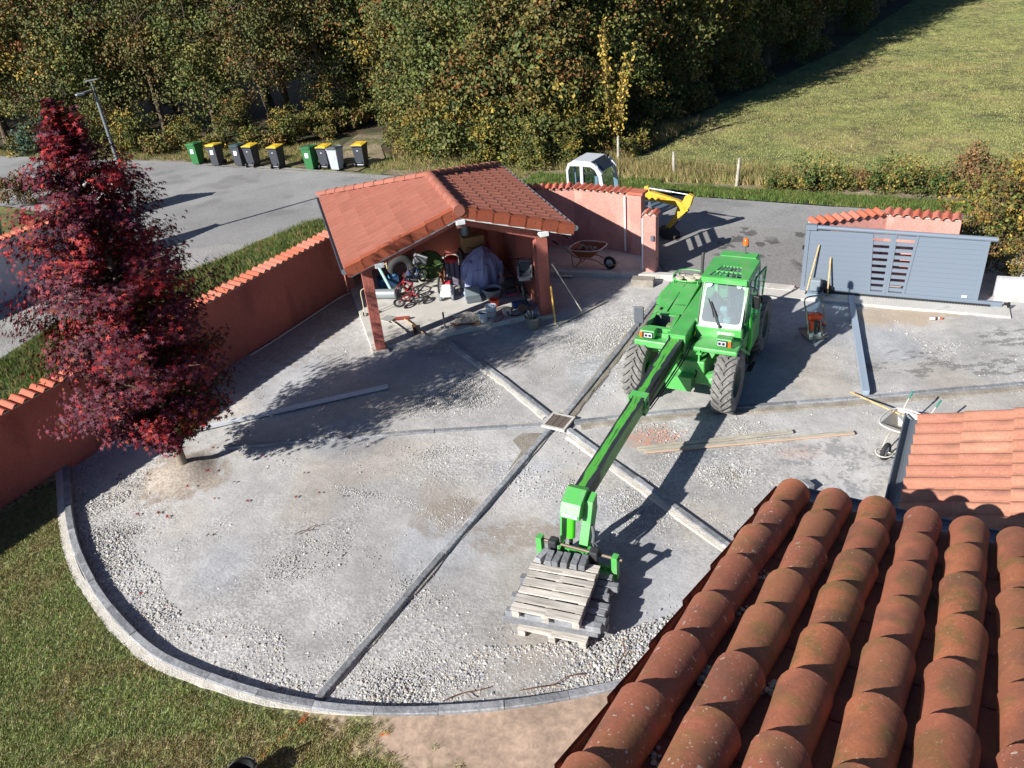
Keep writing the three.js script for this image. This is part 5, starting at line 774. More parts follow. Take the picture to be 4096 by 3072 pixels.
function placeTree(k, x, z, a, s) { const p = protoTrees[k], where = x < -8 ? 'behind the row of wheeled bins' : x < 6.5 ? 'behind the shrubs and the excavator' : 'beside the sunny meadow', base = kinds[k].lab.replace(/ (at|behind) the edge of the wood/, ''); if (!usedT[k]++) { p.position.set(x, -.05, z); p.rotation.y = a; p.scale.setScalar(s); p.userData.label = base + ' in the wood ' + where; return p; } return dup(p, base + ' in the wood ' + where, [x, -.05, z], a, s); }
seed(801);
{
  const E1 = [[-40, -53], [-33, -49.6], [-26.7, -46.6], [-21.5, -44.6], [-17.2, -43.2], [-13.4, -42.2], [-10.2, -41.8]], E2 = [[-3.4, -37.2], [-1.6, -35.0], [2.1, -33.6], [5.2, -34.9], [8, -38], [10.5, -40.6], [16, -46.5], [22.5, -54], [30, -63.5], [38, -75], [46, -88]];
  const row = (E, d, off, ks, sc, jit) => { const L = [0]; for (let i = 1; i < E.length; i++) L.push(L[i - 1] + Math.hypot(E[i][0] - E[i - 1][0], E[i][1] - E[i - 1][1])); for (let s = d * .5; s < L[L.length - 1]; s += d * rr(.85, 1.2)) { let i = 1; while (L[i] < s) i++; const f = (s - L[i - 1]) / (L[i] - L[i - 1]), dx = E[i][0] - E[i - 1][0], dz = E[i][1] - E[i - 1][1], l = Math.hypot(dx, dz), x = mix(E[i - 1][0], E[i][0], f) + dz / l * off + rr(-jit, jit), z = mix(E[i - 1][1], E[i][1], f) - dx / l * off + rr(-jit, jit); placeTree(pick(ks), x, z, rnd() * 6.28, rr(...sc)); } };
  row(E1, 2.9, .9, [0, 0, 2, 1], [.85, 1.15], .5); row(E1, 3.4, 4.2, [0, 3, 1], [.95, 1.25], .8); row(E1, 4.4, 8, [1, 3, 2], [1.0, 1.35], 1);
  row(E2, 2.6, 1.0, [1, 1, 2, 0], [1.0, 1.35], .4); row(E2, 3.4, 4.2, [1, 0, 2], [1, 1.25], .8); row(E2, 4.6, 8.2, [1, 3, 2], [1.05, 1.35], 1);
  for (const [x, z, k] of [[-8.4, -43.8, 0], [-6.2, -45.5, 1], [-4.2, -43.4, 2], [-7.2, -48, 1], [-4.6, -48, 1], [-2.2, -40.4, 1]]) placeTree(k, x, z, rnd() * 6, rr(.9, 1.2));
}
function shrub(name, label, x, z, o, s, group, cat = 'shrub') {
  seed(s); const t = thing(name, label, cat, [x, -.04, z], rnd() * 6, group); const L = new Leaves(); for (const c of o.crowns) crown(L, c); leafMesh(L, 'foliage', t);
  const st = []; for (let i = 0; i < (o.stems || 6); i++) { const a = rnd() * 6.28, r = rr(.2, .8) * o.sr; st.push(bar([Math.cos(a) * .1, -.05, Math.sin(a) * .1], [Math.cos(a) * r, o.sh * rr(.6, 1), Math.sin(a) * r], .022, 5, .006)); } obj('stems', st, barkMat, t); return t;
}
const SH = {
  yellow: { sr: .9, sh: 2.2, stems: 9, crowns: [{ cy: 1.25, rx: 1.15, ry: 1.35, clumps: 50, per: 84, size: .105, cols: [...PAL.yellow.slice(0, 4), ...PAL.green, ...PAL.green], cr: .45 }] },
  green: { sr: 1, sh: 2.6, stems: 9, crowns: [{ cy: 1.6, rx: 1.3, ry: 1.8, clumps: 60, per: 84, size: .11, cols: [...PAL.green, ...PAL.oak, PAL.yellow[0]], cr: .5 }] },
  low: { sr: .6, sh: .8, stems: 5, crowns: [{ cy: .45, rx: .85, ry: .55, clumps: 24, per: 60, size: .11, cols: [...PAL.brown, ...PAL.green, ...PAL.yellow], cr: .32 }] },
  bramble: { sr: .8, sh: 1.0, stems: 8, crowns: [{ cy: .55, rx: 1.05, ry: .7, clumps: 36, per: 60, size: .1, cols: PAL.bramble, cr: .36 }] },
  dry: { sr: .7, sh: 1.3, stems: 14, crowns: [{ cy: .75, rx: .7, ry: .8, clumps: 22, per: 44, size: .09, cols: [...PAL.brown, ...lin(['#8a6a4a', '#9a7a4e'])], cr: .33 }] },
  hedge: { sr: .9, sh: 1.7, stems: 16, crowns: [{ cy: 1.0, rx: 1.0, ry: 1.15, clumps: 34, per: 58, size: .09, cols: [...PAL.bramble, ...PAL.yellow, ...PAL.brown], cr: .36, shell: .4 }] },
  dark: { sr: .8, sh: 1.5, stems: 5, crowns: [{ cy: 1.1, rx: 1.5, ry: 1.2, clumps: 40, per: 60, size: .12, cols: PAL.dark, cr: .5 }] },
};
const protoS = {}, gS = { yellow: 'yellow green shrubs in front of the wood', green: 'olive shrubs in front of the wood', low: 'low undergrowth along the road', bramble: 'bramble bushes along the far side of the road', dry: 'dry brown weeds along the road', hedge: 'loose hedge behind the gate wall' };
const labS = { yellow: 'yellow leaved shrub at the foot of the wood behind the white excavator cab', green: 'rounded olive green shrub in front of the wood', low: 'low brown and green undergrowth clump at the foot of the wood', bramble: 'dark green bramble bush on the grassy far verge of the road', dry: 'dry brown weed clump among the brambles by the road', hedge: 'loose twiggy yellowing hedge bush beside the pink corner wall' };
function putS(k, x, z, sc = 1) { const lb = (k == 'yellow' || k == 'green' || k == 'low') ? labS[k].replace(/ (at the foot|in front) of the wood.*/, '') + (x < -8 ? ' at the foot of the wood behind the wheeled bins' : x < 5 ? ' at the foot of the wood behind the excavator cab' : ' along the shaded meadow edge of the wood') : labS[k]; if (!protoS[k]) { protoS[k] = shrub(k == 'bramble' ? 'bramble_bush' : k == 'hedge' ? 'hedge_bush' : k == 'dry' ? 'dry_weed' : 'wood_shrub', labS[k], x, z, SH[k], 900 + x * 3, gS[k], k == 'hedge' ? 'hedge' : 'shrub'); protoS[k].scale.setScalar(sc); protoS[k].userData.label = lb; seed(900 + Math.round(x * 31 + z * 17)); return; } dup(protoS[k], labS[k], [x, -.04, z], rnd() * 6.28, sc * rr(.9, 1.12)).userData.label = lb; }
for (const [x, z, s] of [[-2.9, -34.6, .9], [-1.7, -33.9, 1], [-.4, -33.0, 1.1], [.9, -32.5, 1], [2.2, -32.0, 1.1], [3.4, -32.3, 1], [4.4, -33.1, 1.1], [-17.6, -42.0, .9], [-14.8, -41.2, .8], [-9.6, -40.4, .8], [1.6, -31.6, .75], [3.0, -31.5, .7]]) putS('yellow', x, z, s);
for (const [x, z, s] of [[-2.2, -35.5, 1.2], [-.8, -34.2, 1.4], [.6, -33.8, 1.3], [2.0, -33.2, 1.5], [3.6, -33.4, 1.3], [-23, -44.4, 1], [-20, -43.4, .9], [-12.2, -41.2, .9], [6.4, -36.0, 1], [8.8, -38.6, 1.1], [12.6, -42.2, 1.1], [18, -48.2, 1.2], [25, -56.6, 1.2], [-8.2, -43, .9], [-6.6, -44.2, .9], [-5.0, -43.4, .9], [-3.6, -41.4, 1]]) putS('green', x, z, s);
for (const [x, z, s] of [[-28, -45.6, 1.1], [-24.6, -44.2, 1], [-21.4, -43.0, .9], [-19, -42.3, .9], [-16.2, -41.2, 1], [-13.4, -40.4, .9], [-11.4, -40.2, .9], [-10.0, -39.9, 1], [-8.0, -40.6, .8], [-3.9, -36.6, .8], [-3.2, -35.4, .9], [5.4, -33.6, 1], [6.6, -34.9, 1], [8.2, -36.9, 1], [10, -38.9, 1], [14, -43.2, 1.1], [20, -50, 1.2], [-.8, -32.3, .6], [5.2, -32.2, .8], [6.0, -33.0, .9], [-8.6, -41.8, 1.1], [-7.4, -42.6, 1.2], [-9.4, -42.0, 1.2], [-6.4, -43.0, 1.2], [-4.4, -40.6, 1.1], [-4.0, -39.0, 1]]) putS('low', x, z, s);
for (const [x, z, s] of [[9.6, -26.2, .55], [10.7, -25.8, .8], [11.4, -25.5, .6], [12.8, -24.9, .8], [13.6, -24.4, .85], [14.4, -23.9, .6], [16.0, -22.9, .75], [17.2, -22.4, .75], [15.6, -24, .8]]) putS('bramble', x, z, s);
for (const [x, z, s] of [[14.9, -23.9, 1.15], [14.6, -22.9, .8], [15.6, -23.0, .9], [12.0, -25.3, .5], [16.4, -21.6, 1]]) putS('dry', x, z, s);
for (const [x, z, s] of [[12.1, -18.4, .85], [12.9, -19.0, 1], [13.9, -18.7, 1.05], [13.2, -20.0, 1], [14.4, -20.2, 1.1], [15.4, -19.2, 1.1], [14.6, -17.6, 1], [15.6, -21.0, 1], [12.3, -17.4, .55]]) putS('hedge', x, z, s);
shrub('round_bush', 'round brown bush beside the dark car port across the side track', -19.7, -34.0, { sr: .6, sh: .9, stems: 8, crowns: [{ cy: .6, rx: 1.0, ry: .7, clumps: 36, per: 60, size: .1, cols: PAL.brown, cr: .34 }] }, 977);
shrub('conifer_shrub', 'dark bluish green conifer shrub at the roadside left of the lamp post', -22.4, -43.2, { sr: .7, sh: 1.4, stems: 5, crowns: [{ cy: 1.1, rx: 1.7, ry: 1.3, clumps: 50, per: 60, size: .13, cols: lin(['#35503a', '#2c4433', '#41604a']), cr: .5 }] }, 981);
{ // thin yellow sapling
  seed(991); const t = thing('yellow_sapling', 'tall thin sapling with bright yellow leaves at the corner of the wood', 'tree', [5.0, -.04, -32.4]); const L = new Leaves(), st = []; const yc = lin(['#b79a3e', '#a58c36', '#c4a84a', '#8f8434']);
  for (let i = 0; i < 13; i++) { const a = rnd() * 6.28, sp = rr(.15, .95), h = rr(2.4, 5.4), A = [0, .1, 0], Bp = [Math.cos(a) * sp * .5, h * .5, Math.sin(a) * sp * .5], C = [Math.cos(a) * sp, h, Math.sin(a) * sp]; st.push(bar(A, Bp, .03, 5, .018), bar(Bp, C, .018, 5, .005)); for (let j = 0; j < 115; j++) { const f = rr(.22, 1), q = f < .5 ? A.map((v, k) => mix(v, Bp[k], f * 2)) : Bp.map((v, k) => mix(v, C[k], f * 2 - 1)), r = .2 * (1.2 - f); L.leaf(q[0] + rr(-r, r), q[1] + rr(-.12, .12), q[2] + rr(-r, r), rr(.09, .16), pick(yc), .6); } }
  obj('stems', st, barkMat, t); leafMesh(L, 'foliage', t);
}
{ // the red tree by the wall
  seed(1001); const t = thing('red_leaved_tree', 'conical tree with deep red autumn leaves growing beside the garden wall', 'tree', [-6.5, .06, -12.93]);
  const prof = [[.6, .3], [.95, .7], [1.4, 1.1], [1.9, 1.42], [2.5, 1.66], [3.1, 1.6], [3.7, 1.48], [4.4, 1.3], [5.1, 1.06], [5.8, .76], [6.4, .42], [6.95, .06]], rad = h => { for (let i = 1; i < prof.length; i++) if (h <= prof[i][0]) return mix(prof[i - 1][1], prof[i][1], (h - prof[i - 1][0]) / (prof[i][0] - prof[i - 1][0])); return .05; };
  const tr = [bar([0, -.2, 0], [0, .15, 0], .13, 12, .095), bar([0, .15, 0], [.02, 2.4, .03], .095, 12, .065), bar([.02, 2.4, .03], [0, 4.8, 0], .065, 10, .035), bar([0, 4.8, 0], [-.03, 6.75, .02], .035, 8, .008)]; obj('trunk', tr, smoothBark, t);
  const deep = lin(['#4a1824', '#561a24', '#3c141e', '#602030', '#6a2c3a', '#522634', '#5e3040']), bright = lin(['#861f28', '#96272b', '#a4362e', '#7a2029']), brown = lin(['#5c2c18', '#6a361a', '#4a2a1a', '#74391a']), olive = lin(['#42401c', '#50481d', '#36371a', '#5e4d20']);
  const L = new Leaves(), lb = []; const nb = 146;
  for (let i = 0; i < nb; i++) {
    const h = .78 + 6.02 * Math.pow((i + .5) / nb, 1.12), a = i * 2.39996 + rr(-.4, .4), R0 = rad(h + .15) * (rnd() < .25 ? rr(1.0, 1.24) : rr(.62, 1.04)), rise = R0 * rr(.15, .5);
    const A = [0, h - R0 * .25, 0], C = [Math.cos(a) * R0, h + rise * .6, Math.sin(a) * R0]; lb.push(bar(A, C, .006 + .012 * R0, 5, .003));
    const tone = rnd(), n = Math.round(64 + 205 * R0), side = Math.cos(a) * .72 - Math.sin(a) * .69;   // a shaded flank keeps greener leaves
    for (let j = 0; j < n; j++) {
      const f = Math.pow(rnd(), .55), sp = .07 + .2 * R0 * f, x = C[0] * f + rr(-sp, sp), y = mix(A[1], C[1], f) + rr(-.2, .09), z = C[2] * f + rr(-sp, sp);
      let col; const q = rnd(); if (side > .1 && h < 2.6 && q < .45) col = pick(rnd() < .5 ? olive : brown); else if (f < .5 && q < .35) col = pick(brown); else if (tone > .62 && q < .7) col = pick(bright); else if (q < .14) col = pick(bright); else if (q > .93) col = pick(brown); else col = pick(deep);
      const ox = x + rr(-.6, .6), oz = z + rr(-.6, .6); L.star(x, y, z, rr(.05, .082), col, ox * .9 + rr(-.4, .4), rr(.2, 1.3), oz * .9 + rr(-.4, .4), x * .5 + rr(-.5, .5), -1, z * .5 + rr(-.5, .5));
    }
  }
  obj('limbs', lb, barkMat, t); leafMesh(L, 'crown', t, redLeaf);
  const F = new Leaves(); seed(1003); for (let i = 0; i < 40; i++) { const a = rnd() * 6.28, r = .3 + 3.2 * Math.pow(rnd(), .8); F.star(-6.3 + Math.cos(a) * r, .02 + (r < .7 ? .1 * (1 - r) : 0), -12.6 + Math.sin(a) * r * .9, rr(.05, .08), pick(rnd() < .5 ? brown : bright), rr(-.3, .3), 1, rr(-.3, .3), rr(-1, 1), 0, rr(-1, 1)); }
  const fm = new THREE.Mesh(F.geo(), redLeaf); fm.name = 'fallen_leaves'; fm.castShadow = fm.receiveShadow = true; scene.add(fm); tag(fm, 'fallen red leaves scattered on the gravel around the red leaved tree', 'fallen leaves', null, 'stuff');
}
// ---------------------------------------------------------------- grass and loose stones
function tuft(n, h, sp, w) { const pos = []; for (let i = 0; i < n; i++) { const a = rnd() * 6.28, r = sp * Math.sqrt(rnd()), x = Math.cos(a) * r, z = Math.sin(a) * r, b = rnd() * 6.28, l = h * rr(.55, 1.1), lx = Math.cos(b) * l * rr(.2, .9), lz = Math.sin(b) * l * rr(.2, .9), px = -Math.sin(b) * w, pz = Math.cos(b) * w; pos.push(x + px, 0, z + pz, x - px, 0, z - pz, x + lx, l, z + lz); } const g = new THREE.BufferGeometry(); g.setAttribute('position', new THREE.Float32BufferAttribute(pos, 3)); g.computeVertexNormals(); const nn = g.attributes.normal; for (let i = 0; i < nn.count; i++) { const y = nn.getY(i) + .6; nn.setXYZ(i, nn.getX(i) * .6, y, nn.getZ(i) * .6); } g.normalizeNormals(); return norm(g); }
const bladeMat = new THREE.MeshStandardMaterial({ color: '#ffffff', roughness: .85, side: THREE.DoubleSide });
function scatter(name, label, cat, g, m, n, place, cols) {
  const im = new THREE.InstancedMesh(g, m, n), M4 = new THREE.Matrix4(), Q = new THREE.Quaternion(), E = new THREE.Euler(), C = new THREE.Color(); let k = 0;
  for (let i = 0, tries = 0; i < n && tries < n * 12; tries++) { const p = place(); if (!p) continue; E.set(p.rx || 0, rnd() * 6.28, p.rz || 0); Q.setFromEuler(E); M4.compose(V(p.x, p.y, p.z), Q, V(p.s, p.sy ?? p.s, p.s)); im.setMatrixAt(i, M4); const c = p.c || pick(cols), f = rr(.75, 1.25); C.setRGB(c[0] * f, c[1] * f, c[2] * f); im.setColorAt(i, C); i++; k = i; }
  im.count = k; im.name = numbered(name); im.castShadow = im.receiveShadow = true; scene.add(im); tag(im, label, cat, null, 'stuff');
}
seed(1101);
const lawnC = lin(['#829650', '#8e9f58', '#788a4e', '#9c9f62', '#b0a974', '#bcb286']), dryC = lin(['#8f8357', '#a3946a', '#7f7746', '#9c8a60']), vergeC = lin(['#4f6a2a', '#5b7430', '#46602a', '#6a7a38', '#7d7b42']), strawC = lin(['#a08d5e', '#b09c70', '#8d7f52', '#7b7744', '#937f52']), meadC = lin(['#888c52', '#909256', '#98965e', '#828850', '#9f9866']);
const lawnOK = (x, z) => (x + 9.69) * .859 + (z + 12.1) * .512 > .15 && !inPoly(x, z, [...arcPts, [2.7, -24], [-12, -24]]) && distPoly(x, z, arcPts) > .2;
scatter('lawn_grass', 'short green and straw coloured lawn grass outside the curved kerb', 'grass', tuft(7, .034, .04, .0045), bladeMat, 60000, () => { const x = rr(-12.5, -.6), z = rr(-12.6, -4.6); if (!lawnOK(x, z)) return; const b = vn(x * 3 + 30, z * 3 + 30, 999, 92), soil = sstep(-2.75, -1.9, x + (z + 6.8) * -.75 + (b - .5) * 1.1); if (rnd() < soil * 1.02) return; const dry = sstep(.45, .75, vn(x * .7 + 30, z * .7 + 30, 999, 91) * .5 + b * .6) * .8 + sstep(-5.2, -3, x) * .4; return { x, y: .05, z, s: rr(.7, 1.25), c: rnd() < dry * .8 ? pick(dryC) : pick(lawnC) }; });
const verP = [[-6.3, -27.7], [-8.0, -25.9], [-8.9, -24.5], [-10.5, -22.8], [-12.3, -20.7], [-12.95, -18.5], [-16.3, -10.8], [-14.9, -4.6], [-4.6, -21.1], [-3.2, -23.9], [-.6, -24.7], [-4.8, -26.7]];
scatter('verge_grass', 'long tufted grass on the verge outside the garden wall', 'grass', tuft(9, .2, .09, .008), bladeMat, 16000, () => { const x = rr(-15, -1), z = rr(-27.5, -9); if (!inPoly(x, z, verP)) return; const m = vn(x * .9 + 10, z * .9 + 10, 999, 1107); if (rnd() > .25 + m) return; return { x, y: .02, z, s: rr(.4, 1.0) * (.6 + m * .8), c: rnd() < .2 ? pick(strawC) : pick(vergeC) }; });
const onBank = (a, b, w) => { const t = rnd(), x = mix(a[0], b[0], t), z = mix(a[1], b[1], t), d = rr(0, w), l = Math.hypot(b[0] - a[0], b[1] - a[1]); return [x + (b[1] - a[1]) / l * d, z - (b[0] - a[0]) / l * d]; };
scatter('roadside_tufts', 'short green grass along the far edge of the road', 'grass', tuft(9, .16, .09, .009), bladeMat, 7000, () => { const [x, z] = rnd() < .75 ? onBank([5.2, -27.2], [17, -20.3], .95) : onBank([1, -29.7], [5.4, -27.1], 1.4); return { x, y: 0, z, s: rr(.5, 1.15), c: pick(vergeC) }; });
scatter('dry_grass', 'tall straw coloured dry grass along the fence and the wood', 'grass', tuft(10, .5, .13, .011), bladeMat, 9000, () => { const q = rnd(), [x, z] = q < .55 ? onBank([4.9, -29.0], [14, -24.3], 1.7) : q < .8 ? onBank([-4.2, -34.8], [4.9, -29.9], 1.7) : onBank([4.8, -31.2], [9.5, -36.2], 1.2); const m = vn(x * .8 + 40, z * .8 + 60, 999, 1111); if (rnd() > m * 1.3) return; return { x, y: -.05, z, s: rr(.4, 1.1), c: rnd() < .22 ? pick(vergeC) : pick(strawC) }; });
scatter('bank_tufts', 'thin dry grass and weeds on the bank below the wood', 'grass', tuft(8, .2, .12, .01), bladeMat, 9000, () => { const q = rnd(), [x, z] = q < .5 ? onBank([-28, -45.3], [-14, -38.9], 3) : q < .75 ? onBank([-14, -38.8], [-8, -36.6], 3) : onBank([-5.2, -34.4], [1, -30.3], 1.8); return { x, y: -.04, z, s: rr(.4, 1.1), c: rnd() < .35 ? pick(vergeC) : pick(strawC) }; });
scatter('meadow_grass', 'grazed yellow green pasture grass on the meadow beyond the fence', 'grass', tuft(9, .08, .24, .016), bladeMat, 60000, () => { const z = -24 - 52 * Math.pow(rnd(), 1.4), x = rr(4, 52); if (x < 4.6 + (-z - 30) * .78 || (x - 5.5) * .48 - (z + 30) * .88 < .5) return; const m = vn(x * .45 + 40, z * .45 + 90, 999, 1113); return { x, y: -.06, z, s: rr(.35, 1) * (.7 + m * .7), sy: rr(.35, .9), c: m > .7 && rnd() < .35 ? pick(strawC) : pick(meadC) }; });
const stoneG = new THREE.IcosahedronGeometry(1, 0); { const p = stoneG.attributes.position; for (let i = 0; i < p.count; i++) { const k = .8 + .4 * h2(Math.round(p.getX(i) * 9) + 99, Math.round(p.getY(i) * 9 + p.getZ(i) * 31) + 999, 5); p.setXYZ(i, p.getX(i) * k, p.getY(i) * k * .72, p.getZ(i) * k * .85); } stoneG.computeVertexNormals(); }
const stM = new THREE.MeshStandardMaterial({ color: '#ffffff', roughness: .9 }), stC = lin(['#aaa9a6', '#b4b2ae', '#9fa0a2', '#c0bdb8', '#94959a', '#aea79c', '#a69e94']);
const yardOK = (x, z) => inPoly(x, z, [...arcPts, [3.6, -8.1], [6.2, -9.5], [12, -14], [10.9, -15.7], [6.4, -18.0], [4.3, -19.4], [1.2, -20.6], [1.6, -17.6], [-2.9, -16.4], [-4.2, -20.8]]);
seed(1201);
scatter('gravel_stones', 'loose pale grey crushed gravel stones lying over the yard', 'gravel', norm(stoneG), stM, 60000, () => { const x = rr(-9.2, 12), z = rr(-20.5, -6.8); if (!yardOK(x, z)) return; const l = loose(x, z); if (rnd() > l * l * .8 + .02) return; const s = rr(.006, .015) * (rnd() < .05 ? 1.9 : 1); return { x, y: -.032, z, s, rx: rr(-.5, .5), rz: rr(-.5, .5) }; }, stC);
scatter('kerbside_stones', 'coarse pale broken stones heaped along the inside of the curved kerb', 'gravel', norm(stoneG), stM, 6500, () => { const x = rr(-8.6, 2.2), z = rr(-12.4, -6.8); if (!yardOK(x, z)) return; const d = distPoly(x, z, arcPts), n = vn(x * 1.3 + 9, z * 1.3 + 9, 999, 1207); if (d < .1 || d > .2 + n * 1.1 || rnd() > .2 + n) return; return { x, y: -.03, z, s: rr(.012, .026) * (rnd() < .05 ? 1.6 : 1), rx: rr(-.6, .6), rz: rr(-.6, .6) }; }, stC);
const ridge = catmull([[-3.8, -12.4], [-3.5, -11.95], [-2.9, -11.6], [-2.2, -11.3], [-1.7, -10.9], [-1.35, -10.4]], 60);
scatter('stone_ridge', 'thin curved ridge of loose stones pushed up on the rolled gravel', 'gravel', norm(stoneG), stM, 1100, () => { const q = ridge[Math.floor(rnd() * 60)]; return { x: q[0] + rr(-.07, .07) + rr(-.05, .05), y: -.028, z: q[1] + rr(-.07, .07) + rr(-.05, .05), s: rr(.006, .015), rx: rr(-.6, .6), rz: rr(-.6, .6) }; }, stC);
// ---------------------------------------------------------------- street: bins, lamp, fence, neighbour, excavator
{
  const G1 = mat('#2a6b38', .6), DK = mat('#3a3d44', .6), TEAL = mat('#2c4646', .6), YL = mat('#d6b12e', .5), GY = mat('#a9aeb8', .55), GYD = mat('#4a4f52', .6), paper = mat('#e6e8ea', .7);
  function hull(b, t, h) { const P = [[-b[0], 0, -b[1]], [b[0], 0, -b[1]], [b[0], 0, b[1]], [-b[0], 0, b[1]], [-t[0], h, -t[1] - .04], [t[0], h, -t[1] - .04], [t[0], h, t[1]], [-t[0], h, t[1]]], q = [[4, 7, 6, 5], [0, 1, 2, 3], [3, 2, 6, 7], [1, 0, 4, 5], [2, 1, 5, 6], [0, 3, 7, 4]], pos = []; for (const [a, b2, c, d] of q) pos.push(...P[a], ...P[b2], ...P[c], ...P[a], ...P[c], ...P[d]); const g = new THREE.BufferGeometry(); g.setAttribute('position', new THREE.Float32BufferAttribute(pos, 3)); g.computeVertexNormals(); return norm(g); }
  function bin(label, x, z, turn, body, lid, sticker, rear) {
    const b = thing('wheeled_bin', label, 'bin', [x, 0, z], turn + (rear ? PI : 0), 'wheeled bins along the road');
    obj('body', [hull([.19, .2], [.235, .255], .86).translate(0, .04, 0), box(.5, .05, .58, 0, .88, -.02)], body, b);
    obj('lid', [rbox(.52, .045, .6, .018, 0, .93, -.01, -.05), rbox(.3, .03, .36, .012, 0, .955, 0, -.05), box(.4, .04, .03, 0, .915, .29)], lid, b);
    obj('handle', [tube([[-.2, .86, -.29], [-.2, .9, -.35], [.2, .9, -.35], [.2, .86, -.29]], .015, 6, 20), box(.2, .07, .03, 0, .2, -.24)], body, b);
    for (const s of [-1, 1]) obj('wheel', [cyl(.1, .1, .05, s * .21, .1, -.24, 0, 0, PI / 2, 16), cyl(.05, .05, .06, s * .21, .1, -.24, 0, 0, PI / 2, 10)], black, b);
    obj('axle', bar([-.2, .1, -.24], [.2, .1, -.24], .012), steel, b);
    if (sticker) obj('sticker', box(.17, .2, .004, .0, .62, .247, -.065), paper, b); if (rear) obj('tag', box(.06, .03, .004, 0, .7, -.285, .1), paper, b);
  }
  const a = -.44;
  bin('green wheeled bin with green lid and white sticker on the grass edge', -13.5, -38.1, a, G1, G1, true);
  bin('dark grey wheeled bin with yellow lid and white sticker facing the road', -12.42, -37.5, a, DK, YL, true);
  bin('dark grey wheeled bin with dark teal lid and white sticker', -11.2, -36.9, a, DK, TEAL, true);
  bin('dark grey wheeled bin with yellow lid turned backwards against the teal lidded bin', -10.55, -36.6, a, DK, YL, false, true);
  bin('lone dark grey wheeled bin with yellow lid turned backwards at the road edge', -9.28, -35.9, a, DK, YL, false, true);
  bin('green wheeled bin with white handle and sticker beside the light grey bin', -7.68, -35.1, a, G1, mat('#27603a', .6), true);
  bin('dark grey wheeled bin with yellow lid squeezed between green and light grey bins', -7.0, -35.0, a, DK, YL, false, true);
  bin('light grey wheeled bin with dark lid and white sticker', -6.5, -34.55, a, GY, GYD, true);
  bin('dark grey wheeled bin with yellow lid turned backwards at the start of the forest path', -5.45, -34.75, a + .1, DK, YL, false, true);
  // lamp post
  const l = thing('lamp_post', 'slender grey lamp post with small lamp rising behind the red leaved tree', 'lamp post', [-12.05, 0, -26.75]);
  obj('pole', [bar([0, -.1, 0], [0, 4.95, 0], .075, 14, .05)], mat('#6f7477', .75), l); obj('lamp_arm', [tube([[0, 4.9, 0], [0, 5.08, .02], [-.06, 5.14, .1], [-.26, 5.12, .24]], .025, 8), bar([0, 5.0, 0], [0, 5.45, -.02], .025)], mat('#62686c', .6), l);
  obj('lamp_head', [rbox(.14, .06, .26, .025, -.33, 5.09, .29, 0, -.8), beam([-.16, 5.42, .04], [.2, 5.44, -.05], .05, .03)], mat('#8d9498', .5), l); obj('band', cyl(.07, .07, .05, 0, 2.9, 0), white, l);
  // wire fence along the meadow
  const fp = [[5.07, -31.6, 'leaning grey fence post at the corner of the wood beside the white cab'], [6.6, -28.6, 'weathered split fence post among dry grass, the nearer to the excavator'], [8.42, -27.0, 'weathered split fence post with a dark side standing at the end of the brambles']];
  seed(1301);
  for (const [x, z, lab] of fp) { const p = thing('fence_post', lab, 'fence post', [x, -.06, z], rnd(), 'wooden posts of the meadow fence'); obj('stake', [bar([0, 0, 0], [rr(-.04, .04), 1.0, rr(-.04, .04)], .065, 7, .05)], greyWood, p); }
  const wi = thing('fence_wire', 'thin barbed wire strung between the meadow fence posts', 'wire'); for (const y of [.45, .75]) obj('wire', tube([[5.07, y, -31.6], [5.8, y - .03, -30.1], [6.6, y, -28.6], [7.5, y - .03, -27.8], [8.42, y, -27.0]], .006, 4, 30), darkSteel, wi);
  const fx = thing('wire_fence_post', 'thin white fence stake beside the round brown bush across the track', 'fence post', [-20.6, 0, -33.6]); obj('stake', bar([0, 0, 0], [0, 1.0, 0], .03, 8), offWhite, fx); obj('rail', bar([0, .75, 0], [-3.4, .75, -1.2], .02, 6), offWhite, fx);
  // neighbour: house whose shade falls across the turning area, and a stub of its road wall
  const nh = thing('neighbour_house', 'white rendered neighbouring house with clay tile roof beyond the white wall', 'house', [-27.4, 0, -25.8], .5);
  obj('wall', box(7, 3.1, 9, 0, 1.5, 0), whiteWall, nh); obj('roof', [ext([[-4, 3.0], [0, 4.5], [4, 3.0], [4, 3.12], [0, 4.62], [-4, 3.12]], 9.8).translate(0, 0, -4.9)], tileCope[1], nh); obj('gable', ext([[-3.4, 3.0], [0, 4.3], [3.4, 3.0]], 8.8).translate(0, 0, -4.4), whiteWall, nh);
  for (const z of [-2.4, 2.2]) { const w = obj('window', box(.06, 1.1, 1.2, 3.52, 1.6, z), gateDark, nh); obj('pane', box(.02, .95, 1.05, 3.56, 1.6, z), glass, w); } obj('door', box(.06, 2.1, .95, 3.52, 1.05, 0), gateDark, nh);
  wall('garden_wall', 'short white wall stub with tile coping standing behind the lamp post', [[-15.6, -30.9], [-13.95, -30.7]], 1.75, .22, whiteWall);
}
